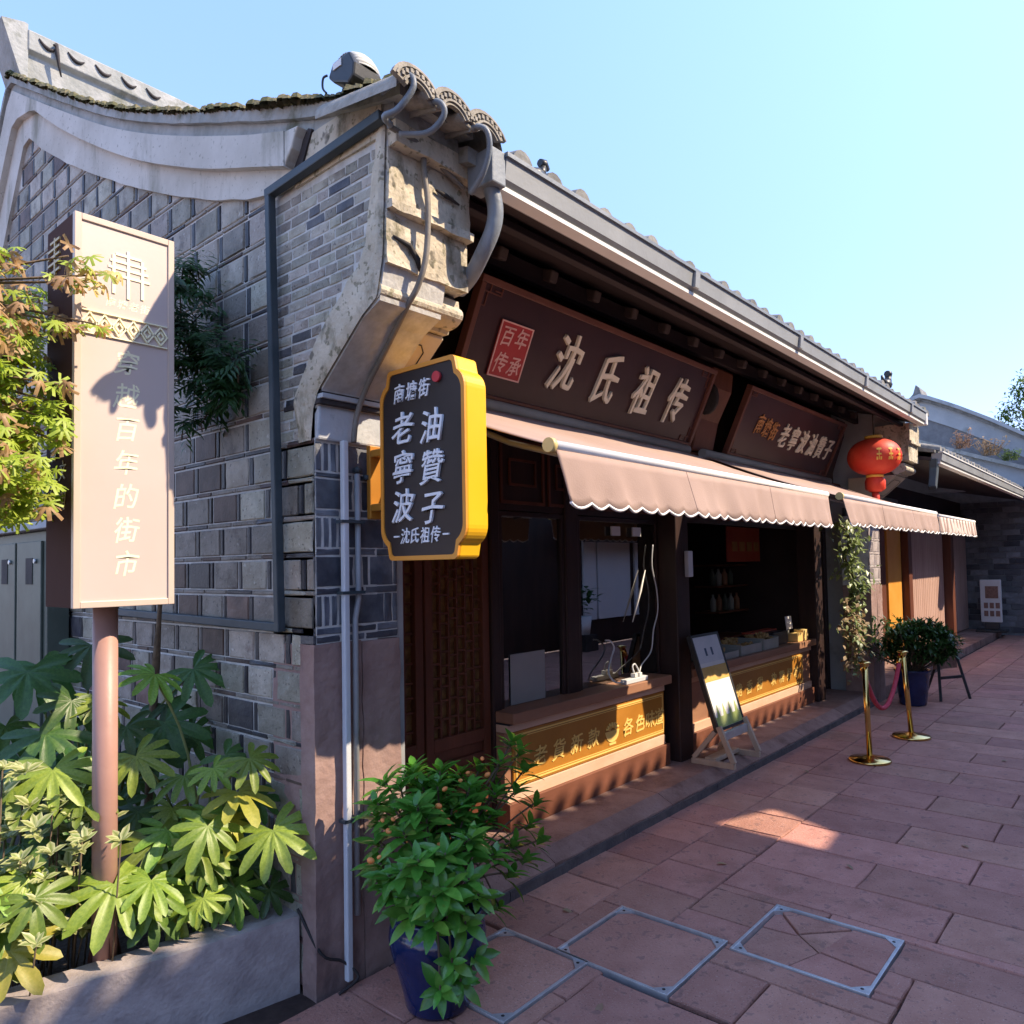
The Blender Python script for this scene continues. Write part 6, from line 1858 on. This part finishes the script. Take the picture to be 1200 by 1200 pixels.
# --- feathery dark plant against the gable behind the pylon
t = thing('wall_shrub', (-0.20, 0.85, 0.2), "dark feathery shrub climbing the brick gable behind the tall brown sign", 'shrub')
b = MB(); b.tube(smooth_curve([(-0.25, 0.92, 0.18), (-0.22, 0.90, 1.0), (-0.18, 0.88, 1.8), (-0.18, 0.86, 2.6)], 4), [0.018]*6 + [0.010]*7, 6); b.build('trunk', 'bark', t)
lv = MB(); stt = MB()
for k, p in enumerate(WALLP):
    p = Vector(p)
    h = p + Vector((rnd.uniform(-.05, .02), rnd.uniform(0, .06), -rnd.uniform(0.05, 0.12)))
    stt.tube([h, p], [0.004, 0.002], 4)
    for q in range(7):
        d = Vector((rnd.uniform(-1, .5), rnd.uniform(-1.1, .6), rnd.uniform(-.7, .55)))
        d.normalize(); tip = p + d*rnd.uniform(0.08, 0.13)
        for j in range(9):
            c = p.lerp(tip, j/8)
            sd = d.cross(Vector((0, 0, 1))).normalized()*(1 if j % 2 else -1)
            blade(lv, c, sd + d*0.7 + Vector((0, 0, -0.3)), Vector((-.4, -.5, .8)), 0.052, 0.015, 0.3, 0.2, 2)
tag(stt.build('branches', 'stem_brown', t), kind='stuff')
tag(lv.build('crown', 'leaf_wall', t), kind='stuff')

# --- potted shrub by the pier
px, py = 0.255, -0.385
t = thing('potted_plant', (px, py, 0.0), "bushy green shrub with orange seed pods in a cobalt blue glazed pot by the pier", 'potted plant')
b = MB()
b.lathe([(0.0, 0.002), (0.115, 0.002), (0.122, 0.015), (0.130, 0.06), (0.152, 0.14), (0.174, 0.21), (0.180, 0.255), (0.174, 0.295), (0.158, 0.315), (0.166, 0.328), (0.168, 0.342), (0.160, 0.348), (0.148, 0.338), (0.145, 0.30)], (px, py, 0.0), 48)
b.build('pot', 'pot_blue', t)
b = MB(); b.lathe([(0.147, 0.305), (0.08, 0.315), (0.0, 0.318)], (px, py, 0.0), 24); b.build('pot_soil', 'soil', t)
pm = leaf_variants('leaf', 'leaf_pot', 6, 0.100, 0.041)
st = MB(); ex = MB()
cnt = 0
allp = [Vector(p) + (Vector((0, 0, 0.05)) if 0.3 < p[2] < 0.45 else Vector((0, 0, 0))) for p in TIPS]
for i in range(62):
    a = rnd.uniform(0, 6.28); rr = rnd.uniform(0.05, 0.31)
    allp.append(Vector((0.29 + rr*0.9*math.cos(a), -0.36 + rr*math.sin(a)*0.7, rnd.uniform(0.50, 0.82))))
for i, p in enumerate(allp):
    c = Vector((px + rnd.uniform(-.04, .04), py + rnd.uniform(-.04, .04), 0.31))
    md = c.lerp(p, 0.5) + Vector((0, 0, 0.06 if p.z > 0.35 else 0.20))
    st.tube(smooth_curve([c, md, p], 4), [0.007]*3 + [0.004]*6, 5)
    axis = (p - Vector((0.30, -0.36, 0.40))).normalized() + Vector((0, 0, 0.95))
    axis.normalize()
    u = axis.cross(Vector((0.3, 1, 0.2))).normalized(); v = axis.cross(u)
    for q in range(10):
        a = 2.4*q + rnd.uniform(-.2, .2); el = 0.15 + 0.95*(q/10) + rnd.uniform(-.12, .12)
        d = (u*math.cos(a) + v*math.sin(a))*math.cos(el) + axis*math.sin(el)
        base = p - axis*0.035*(1 - q/10)
        mx = orient(base, d, axis + Vector((0, 0, 0.3)), rnd.uniform(0.68, 1.05)*(1.0 if q < 7 else 0.75))
        me = rnd.choice(pm)
        if i < 50 and cnt < 300 and q % 2 == 0 or (i < 50 and cnt < 300 and i % 3 == 0):
            place('leaf', me, t, mtx=mx); cnt += 1
        else:
            ex.add([mx @ vv.co for vv in me.vertices], [tuple(pl_.vertices) for pl_ in me.polygons], True)
st.build('stems', 'stem_brown', t)
tag(ex.build('foliage', 'leaf_pot', t), kind='stuff')
fm = MB(); fm.lathe([(0.0, -0.014), (0.008, -0.010), (0.011, 0.0), (0.008, 0.010), (0.0, 0.015)], (0, 0, 0), 8)
fme = fm.mesh('seed_pod', 'fruit')
for p in ((-0.01, -0.40, 0.735), (0.02, -0.42, 0.735), (0.0, -0.42, 0.70), (0.16, -0.50, 0.76), (0.175, -0.50, 0.735), (0.19, -0.52, 0.695), (0.20, -0.50, 0.70), (0.135, -0.53, 0.64), (0.145, -0.53, 0.63), (0.28, -0.46, 0.70), (0.33, -0.44, 0.80), (0.37, -0.44, 0.82), (0.40, -0.43, 0.72), (-0.07, -0.41, 0.62), (-0.05, -0.43, 0.63), (0.50, -0.42, 0.78), (0.44, -0.45, 0.86), (0.22, -0.47, 0.80)):
    place('seed_pod', fme, t, p, rot=(rnd.uniform(0, 3), rnd.uniform(0, 3), 0), scale=(rnd.uniform(0.6, 0.95),)*3)

# --- pot plant farther along, climbing vine and a dark easel
fx, fy_ = 7.43, -0.36
t = thing('potted_plant', (fx, fy_, 0.0), "wide dark green shrub in a tall blue pot at the far corner of the shop", 'potted plant')
b = MB(); b.lathe([(0.0, 0.002), (0.13, 0.002), (0.135, 0.02), (0.165, 0.28), (0.175, 0.36), (0.185, 0.375), (0.18, 0.385), (0.155, 0.38), (0.15, 0.34)], (fx, fy_, 0), 32); b.build('pot', 'pot_blue', t)
b = MB(); b.lathe([(0.155, 0.345), (0.0, 0.35)], (fx, fy_, 0), 16); b.build('pot_soil', 'soil', t)
lv = MB(); st = MB()
right = r_.copy()
for i in range(620):
    a = rnd.uniform(0, 6.28); e = rnd.uniform(-1.0, 1.3); rr = rnd.uniform(0.60, 1.04)
    c = Vector((fx, fy_, 0.66)) + right*(0.10 + 0.40*rr*math.cos(a)*math.cos(e)) + Vector((0.653*-0.0 + 0.3*rr*math.sin(a)*math.cos(e)*0.75, 0.3*rr*math.sin(a)*math.cos(e)*0.65, 0.245*rr*math.sin(e)))
    if rnd.random() < 0.12: c += right*(-0.42) + Vector((0, 0, 0.12))*rnd.random()
    for q in range(6):
        d = Vector((rnd.gauss(0, 1), rnd.gauss(0, 1), rnd.gauss(0.3, 0.8)))
        blade(lv, c, d, Vector((0, 0, 1)), rnd.uniform(0.07, 0.10), 0.030, 0.25, 0.25, 2)
    if i % 8 == 0: st.tube([(fx + rnd.uniform(-.05, .05), fy_ + rnd.uniform(-.05, .05), 0.34), c], [0.008, 0.004], 5)
tag(lv.build('foliage', 'leaf_far', t), kind='stuff'); st.build('stems', 'stem_brown', t)

t = thing('climbing_vine', (6.60, 0.0, 0.12), "sunlit pale green vine hanging down the dark post beside the far counter", 'vine')
lv = MB(); st = MB(); lv2 = MB()
pth = smooth_curve([(6.62, 0.10, 1.98), (6.70, 0.02, 1.82), (6.45, 0.0, 1.62), (6.60, -0.02, 1.42), (6.60, -0.02, 1.25), (6.42, 0.0, 1.05), (6.50, 0.0, 0.86), (6.50, 0.0, 0.66), (6.55, 0.02, 0.45)], 6)
st.tube(pth, 0.012, 5); st.tube([p + Vector((0.03, 0.03, 0)) for p in pth], 0.008, 5); st.build('stem', 'stem_brown', t)
for i in range(800):
    k = rnd.random()
    p = pth[int(k*(len(pth) - 1))]
    wd = (0.15 + 0.13*math.sin(k*19 + 0.8)) * (0.8 if k > 0.62 else 1)
    c = p + Vector((rnd.gauss(0, wd), rnd.uniform(-0.12, 0.04), rnd.gauss(0, 0.06)))
    d = Vector((rnd.gauss(0, 1), rnd.gauss(-0.4, 0.7), rnd.gauss(-0.4, 0.6)))
    blade(lv if k < 0.60 or rnd.random() < 0.35 else lv2, c, d, Vector((0, -0.6, 1)), rnd.uniform(0.055, 0.09), 0.042, 0.3, 0.2, 2)
tag(lv.build('foliage', 'leaf_vine', t), kind='stuff'); tag(lv2.build('withered_foliage', 'leaf_brown', t), kind='stuff')

t = thing('easel', (7.95, -0.65, 0), "dark thin A shaped easel standing behind the far pot plant", 'easel')
A, B_ = Vector((7.78, -0.56, 0)), Vector((8.16, -0.78, 0))
pk = (A + B_)/2 + Vector((0.05, 0.10, 0.66))
for nm, p, q in (('leg', A, pk + (A - B_)*0.25), ('leg', B_, pk + (B_ - A)*0.25), ('leg', (A + B_)/2 + Vector((0.25, 0.35, 0)), pk)):
    b = MB(); b.bar(p, q, 0.026, 0.026, up=(0, 1, 0)); b.build(nm, 'black_frame', t)
b = MB(); b.bar(A.lerp(pk + (A - B_)*0.25, 0.38), B_.lerp(pk + (B_ - A)*0.25, 0.38), 0.03, 0.03); b.build('rail', 'black_frame', t)
b = MB(); v = (B_ - A); b.add([pk - v*0.4 + Vector((0, 0, -0.32)), pk + v*0.4 + Vector((0, 0, -0.32)), pk + v*0.35 + Vector((0, 0.02, 0.1)), pk - v*0.35 + Vector((0, 0.02, 0.1))], [(0, 1, 2, 3)]); b.build('board_panel', 'poster_brown', t, solid=0.012)

# ------------------------------------------------------------------ the next shop along the street
nb = thing('next_shop', (12.0, 0.6, 0), "lower timber fronted shop beyond the corner pier with ribbed doors and grey gutter", 'building')
b = MB(); b.box(7.74, 0.66, 0.0, 16.45, 0.80, 2.75); b.build('front_wall', 'wood', nb)
b = MB(); b.box(7.78, 0.62, 0.12, 10.38, 0.655, 2.2); b.build('timber_panel', 'wood_red', nb, 0.004)
b = MB(); b.box(10.43, 0.60, 0.12, 11.20, 0.64, 2.2); b.build('door_leaf', 'orange_panel', nb, 0.004)
b = MB(); b.box(11.24, 0.50, 0.0, 11.46, 0.66, 2.3); b.build('post', 'wood_red', nb, 0.01)
def ribbed(x0, x1):
    b = MB()
    n = int((x1 - x0)/0.13)
    w = (x1 - x0)/n
    for i in range(n):
        b.box(x0 + i*w + 0.008, 0.585, 0.14, x0 + (i + 1)*w - 0.008, 0.612, 2.15)
    b.box(x0, 0.6125, 0.12, x1, 0.64, 2.17)
    b.build('ribbed_door', 'door_stripe', nb)
ribbed(11.50, 14.15); ribbed(14.75, 16.40)
b = MB(); b.box(14.18, 0.45, 0.0, 14.42, 0.66, 2.3); b.build('post', 'wood_red', nb, 0.01)
b = MB(); b.box(14.50, 0.50, 0.9, 14.62, 0.58, 1.95); b.build('lit_post_strip', 'white_paper', nb, 0.004)  # white strip put in for a sunlit pale post
b = MB(); b.box(7.74, 0.55, 2.2, 16.45, 0.655, 2.45); b.build('lintel', 'wood', nb, 0.006)
for i in range(7):
    b = MB(); b.tube([(8.5 + i*1.15, 0.40, 2.12), (8.5 + i*1.15, 0.55, 2.12)], 0.07, 10); b.build('beam_end', 'wood_red', nb)
b = MB(); b.prism([(-0.66, 2.70), (-0.67, 2.785), (-0.56, 2.785), (-0.56, 2.68), (-0.64, 2.68)], 'x', 7.80, 16.4); b.build('gutter', 'gutter', nb)
b = MB(); b.prism([(-0.68, 2.785), (-0.68, 2.80), (-0.64, 2.80), (-0.64, 2.785)], 'x', 7.79, 16.4); b.prism([(-0.65, 2.663), (-0.65, 2.679), (-0.58, 2.679), (-0.58, 2.663)], 'x', 7.79, 16.4); build_each(b, 'gutter_lip', 'gutter_lip', nb)
b = MB(); b.prism([(-0.56, 2.70), (-0.56, 2.74), (0.80, 3.06), (0.80, 3.0)], 'x', 7.76, 16.42); b.build('soffit', 'soffit', nb)
b = MB(); b.prism([(-0.60, 2.79), (-0.60, 2.82), (3.0, 3.85), (6.0, 3.0), (6.0, 2.95), (3.0, 3.80), (0.8, 3.08)], 'x', 7.76, 16.44); nroof = b.build('roof', 'tile', nb)
b = MB()
n = 6
vs = []
for y, z in ((-0.64, 2.815), (3.0, 3.855)):
    for j in range(n + 1):
        a = math.pi*j/n; vs.append((0.06*math.cos(a), y, z + 0.06*math.sin(a)))
b.add(vs, [(j, n + 1 + j, n + 2 + j, j + 1) for j in range(n)], True); b.add(vs[:n + 1], [tuple(range(n + 1))])
ct2 = b.mesh('cover_tile', 'tile')
for i in range(42):
    place('cover_tile', ct2, nroof, (7.9 + i*0.205, 0, rnd.uniform(-0.006, 0.006)))
b = MB(); b.prism([(7.86, 2.72), (7.86, 2.60), (7.80, 2.50), (7.74, 2.40), (7.70, 2.36), (7.66, 2.40), (7.72, 2.52), (7.76, 2.62), (7.76, 2.72)], 'y', -0.62, -0.54)
b.build('spout', 'conduit_black', nb, 0.01)
b = MB(); b.box(7.73, 0.5, 0.0, 7.80, 0.66, 2.7); b.build('edge_post', 'wood', nb)

# gable end closing the street
fb = thing('far_building', (16.5, 0, 0), "grey brick building closing the street with sloping plastered gable above the next shop roof", 'building')
rake = [(-6.0, 2.9), (-3.0, 2.95), (-1.5, 3.50), (-0.5, 4.02), (0.07, 4.40), (0.67, 4.76), (1.25, 5.06), (1.4, 5.10), (2.2, 4.6), (3.2, 4.0), (5.0, 3.3)]
b = MB(); b.prism([(-6.0, 0)] + rake + [(5.0, 0)], 'x', 16.5, 17.0); wall = b.build('gable_wall', 'far_mortar', fb)
rz = lambda y: interp(rake, y)
def fband(d0, d1, x0, x1, nm, mat):
    b = MB()
    ys = [-6 + 11*i/60 for i in range(61)]
    b.prism([(y, rz(y) + d0) for y in ys] + [(y, rz(y) + d1) for y in reversed(ys)], 'x', x0, x1); b.build(nm, mat, fb)
fband(-0.42, -0.05, 16.47, 16.51, 'frieze', 'far_plaster')
fband(-0.05, 0.02, 16.40, 17.05, 'coping_course', 'tile')
fband(0.02, 0.10, 16.34, 17.1, 'coping', 'far_plaster')
b = MB(); b.prism([(1.05, 5.06), (1.28, 5.14), (1.33, 5.33), (1.40, 5.40), (1.46, 5.2), (1.6, 5.05)], 'x', 16.36, 17.05); b.build('gable_horn', 'tile', fb, 0.02)
z = 0.06
fbk = 0
fm_ = {}
while z < 2.75:
    y = 1.05 - rnd.uniform(0, 0.15)
    while y > -1.05:
        l = rnd.choice((0.24, 0.28, 0.30))
        mt = 'far_brick_dark' if rnd.random() < 0.14 else 'far_brick'
        if rnd.random() < 0.12: l = 0.10; mt = 'far_brick_dark'
        k = (l, mt)
        if k not in fm_: fm_[k] = brick_mesh(l, 0.105, mt, len(fm_), 0.012)
        place('brick', fm_[k], wall, (16.5, y - l, z)); fbk += 1
        y -= l + 0.010
    z += 0.117
lw = thing('lower_gable_wall', (15.2, 0, 3), "weed topped grey gable coping just above the next shop roof", 'wall')
rk2 = [(1.9, 4.25), (0.89, 3.83), (0.1, 3.50), (-0.645, 3.21), (-1.4, 2.95)]
b = MB(); b.prism(rk2 + [(-1.4, 2.90), (1.9, 2.90)], 'x', 15.0, 15.3); b.build('wall_face', 'far_plaster', lw)
b = MB(); b.prism([(y, z + 0.001) for y, z in rk2] + [(y, z + 0.075) for y, z in reversed(rk2)], 'x', 14.90, 15.4); b.build('coping', 'coping', lw)
for (y, z, h, lb) in ((0.35, 3.68, 0.38, "russet dry weed on the coping, nearer the shop roof end"), (-0.10, 3.49, 0.42, "taller russet dry weed in the middle of the coping"), (-0.42, 3.36, 0.25, "low green weed on the coping toward the right edge")):
    b = MB()
    for i in range(70):
        p = Vector((15.1 + rnd.uniform(-.08, .08), y + rnd.uniform(-.12, .12), z + 0.06)); d = Vector((rnd.gauss(0, .4), rnd.gauss(0, .4), 1))
        c = p + d.normalized()*h*rnd.uniform(0.2, 0.9)
        b.tube([p, c], 0.004, 3, False)
        blade(b, c, Vector((rnd.gauss(0, 1), rnd.gauss(0, 1), .3)), Vector((0, 0, 1)), 0.09, 0.04, 0.2, 0.2, 2)
    tag(b.build('weed', 'leaf_brown' if 'russet' in lb else 'leaf_tree'), lb, 'weed')

# poster stand at the end of the street
t = thing('poster_stand', (15.9, 0.10, 0.108), "white upright poster stand on a dark base before the far brick wall", 'poster stand')
b = MB(); b.box(15.70, -0.16, 0.108, 16.10, 0.36, 0.155); b.build('base', 'lamp_black', t, 0.015)
b = MB(); b.box(15.88, -0.03, 0.156, 15.94, 0.22, 0.30); b.build('neck', 'lamp_black', t, 0.01)
b = MB(); b.box(15.87, -0.08, 0.3005, 15.95, 0.28, 1.15); b.build('poster_panel', 'white_paper', t, 0.012)
b = MB(); b.box(15.862, -0.03, 0.78, 15.869, 0.19, 1.02); b.build('picture', 'poster_brown', t)
b = MB()
for r in range(2):
    for c in range(3): b.box(15.862, -0.05 + c*0.10, 0.42 + r*0.16, 15.869, 0.02 + c*0.10, 0.53 + r*0.16)
build_each(b, 'picture_grid', 'poster_brown', t)

# tree beyond the far gable
t = thing('background_tree', (24.5, -0.5, 0), "leafy green tree rising behind the far gable at the right edge", 'tree')
b = MB(); b.tube([(24.5, -0.7, -0.06), (24.5, -0.6, 3.0), (24.45, -0.5, 5.2), (24.4, -0.4, 6.6)], [0.22, 0.17, 0.11, 0.04], 10)
for i in range(8):
    a = i*0.8; b.tube([(24.48, -0.52, 4.6 + i*0.2), (24.4 + 0.9*math.cos(a), -0.5 + 1.0*math.sin(a), 5.6 + i*0.18)], [0.06, 0.02], 6)
b.build('trunk', 'bark', t)
lv = MB()
cl = [(Vector((24.4 + rnd.gauss(0, .8), -0.75 + rnd.gauss(0, .75), 6.0 + rnd.gauss(0, .62))), rnd.uniform(0.25, 0.5)) for i in range(34)]
cl += [(Vector((24.4, 1.15, 5.30)), 0.30), (Vector((24.4, 0.8, 5.45)), 0.30), (Vector((24.4, 0.3, 6.3)), 0.3), (Vector((24.4, 0.2, 5.6)), 0.4), (Vector((24.4, 1.45, 5.25)), 0.2), (Vector((24.4, 0.55, 6.0)), 0.35), (Vector((24.3, 0.75, 5.75)), 0.3), (Vector((24.4, 0.15, 6.6)), 0.35), (Vector((24.4, 0.45, 6.45)), 0.25), (Vector((24.4, 0.35, 5.3)), 0.4), (Vector((24.4, 0.9, 5.2)), 0.3)]
for c, r in cl:
    for i in range(int(150*r/0.4)):
        p = c + Vector((rnd.gauss(0, .5), rnd.gauss(0, .5), rnd.gauss(0, .42)))*r
        blade(lv, p, Vector((rnd.gauss(0, 1), rnd.gauss(0, 1), rnd.gauss(-.2, .7))), Vector((0, 0, 1)), 0.13, 0.06, 0.2, 0.2, 2)
tag(lv.build('crown', 'leaf_tree', t), kind='stuff')

# ------------------------------------------------------------------ grey cabinet against the gable
t = thing('utility_cabinet', (-0.2, 3.0, 0.15), "grey green metal utility cabinet with latched doors behind the maple, at the left edge", 'cabinet')
b = MB(); b.box(-0.14, 2.50, 0.15, -0.02, 4.4, 1.86); b.build('body', 'cabinet', t, 0.006)
b = MB(); b.box(-0.20, 2.30, 1.865, -0.018, 4.5, 1.91); b.build('top_slab', 'far_plaster', t, 0.006)
for y0 in (2.56, 3.04, 3.52):
    b = MB(); b.box(-0.156, y0, 0.40, -0.141, y0 + 0.44, 1.80); d = b.build('door', 'cabinet', t, 0.004)
    b = MB(); b.box(-0.160, y0 + 0.14, 1.54, -0.1565, y0 + 0.26, 1.70); b.build('handle', 'dark', d)
    b = MB(); b.tube([(-0.17, y0 + 0.08, 1.68), (-0.157, y0 + 0.08, 1.68)], 0.014, 8); b.build('lock', 'steel', d)
t = thing('slatted_hood', (-0.10, 3.1, 2.2), "grey row of upright metal panels above the utility cabinet", 'hood')
for i in range(8):
    b = MB(); b.box(-0.10, 2.46 + i*0.24, 1.98, -0.022, 2.46 + i*0.24 + 0.215, 2.30); b.build('panel', 'cabinet', t, 0.008)

# ------------------------------------------------------------------ wall across the street: shades the paving, mirrored in the window
ow = thing('street_wall', (8, -5.3, 0), "tall pale wall with tiled coping, added sun opening and white boarded shopfront across the street, mirrored in the glass", 'wall')
zt = 6.22
sun_slot = [(5.42, 4.80), (5.76, 4.84), (6.36, 5.46), (5.98, 5.66)]  # slanting opening invented to throw the sun patch onto the paving
xa, xb_ = -4.0, 28.0
b = MB()
# four pieces round the added sun opening
b.prism([(xa, 0), (xa, zt), (sun_slot[3][0], zt), sun_slot[3], sun_slot[0]], 'y', -5.32, -5.2)
b.prism([(xa, 0), sun_slot[0], sun_slot[1], (xb_, 0)], 'y', -5.32, -5.2)
b.prism([sun_slot[1], sun_slot[2], (xb_, zt), (xb_, 0)], 'y', -5.32, -5.2)
b.prism([sun_slot[3], (sun_slot[3][0], zt), (xb_, zt), sun_slot[2]], 'y', -5.32, -5.2)
b.build('wall_face', 'far_plaster', ow)  # pale face picked to bounce fill light into the shaded street
b = MB(); b.box(xa, -5.1995, 0.0, xb_, -5.192, 2.9); b.build('shopfront', 'wood', ow)
b = MB(); b.prism([(-5.05, zt + 0.0005), (-5.30, zt + 0.12), (-5.6, zt + 0.0005)], 'x', xa, xb_); b.build('coping', 'tile', ow)
b = MB()
x = xa
while x < xb_:
    vs = []
    for yy, zz in ((-5.0, zt + 0.01), (-5.3, zt + 0.14)):
        for j in range(7):
            a = math.pi*j/6; vs.append((x + 0.058*math.cos(a), yy, zz + 0.062*math.sin(a)))
    b.add(vs, [(j, 7 + j, 8 + j, j + 1) for j in range(6)], True); b.add(vs[:7], [tuple(range(7))])
    x += 0.195
tag(b.build('cover_tiles', 'tile', ow), kind='stuff')
for (x0, x1) in ((10.35, 10.78), (10.84, 12.05), (12.25, 12.95)):
    b = MB(); b.box(x0, -5.1915, 0.50, x1, -5.15, 2.25); b.build('white_board', 'white_panel', ow)
b = MB(); b.prism([(-5.195, 2.5), (-4.6, 2.2), (-4.6, 2.02), (-4.62, 2.02), (-4.62, 2.19), (-5.195, 2.47)], 'x', 9.6, 13.6); b.build('dark_awning', 'dark', ow)
b = MB(); b.lathe([(0, 0), (0.13, 0), (0.17, 0.34), (0.15, 0.34), (0, 0.3)], (9.72, -4.75, 0.3), 20, 0.02, 10)
t = thing('potted_plant', (9.72, -4.75, 0), "ribbed white pot plant across the street, mirrored in the window", 'potted plant')
b.build('pot', 'white_panel', t)
b = MB(); b.box(9.52, -4.95, 0.0, 9.92, -4.55, 0.2995); b.build('stand', 'dark', t)
lv = MB()
for i in range(50):
    p = Vector((9.72, -4.75, 0.65)) + Vector((rnd.gauss(0, .13), rnd.gauss(0, .13), rnd.uniform(0, .5)))
    blade(lv, p, Vector((rnd.gauss(0, 1), rnd.gauss(0, 1), .4)), Vector((0, 0, 1)), 0.2, 0.10, 0.3, 0.2, 3)
tag(lv.build('foliage', 'leaf_wall', t), kind='stuff')

# ------------------------------------------------------------------ a few dry leaves lying on the paving and step
dl = leaf_variants('dry_leaf', 'leaf_brown', 3, 0.055, 0.026, seg=3)
for i, (x, y, where) in enumerate(((1.12, -0.30, "between the near pot and the middle cover"), (2.45, -1.15, "beyond the cracked cover"), (2.05, -0.62, "left of the sunlit patch"),
                                   (3.10, -1.60, "out in the middle of the street"), (4.10, -0.35, "below the kerb near the leaning sign"), (0.62, -0.86, "in front of the blue pot"), (5.3, -1.5, "right of the near rope post"))):
    o = place('dry_leaf', dl[i % 3], None, (x, y, 0.008), rot=(rnd.uniform(-.15, .15), rnd.uniform(-.15, .15), rnd.uniform(0, 6.28)))
    tag(o, "small dry brown leaf lying on the paving " + where, 'leaf', 'dry leaves on the paving')
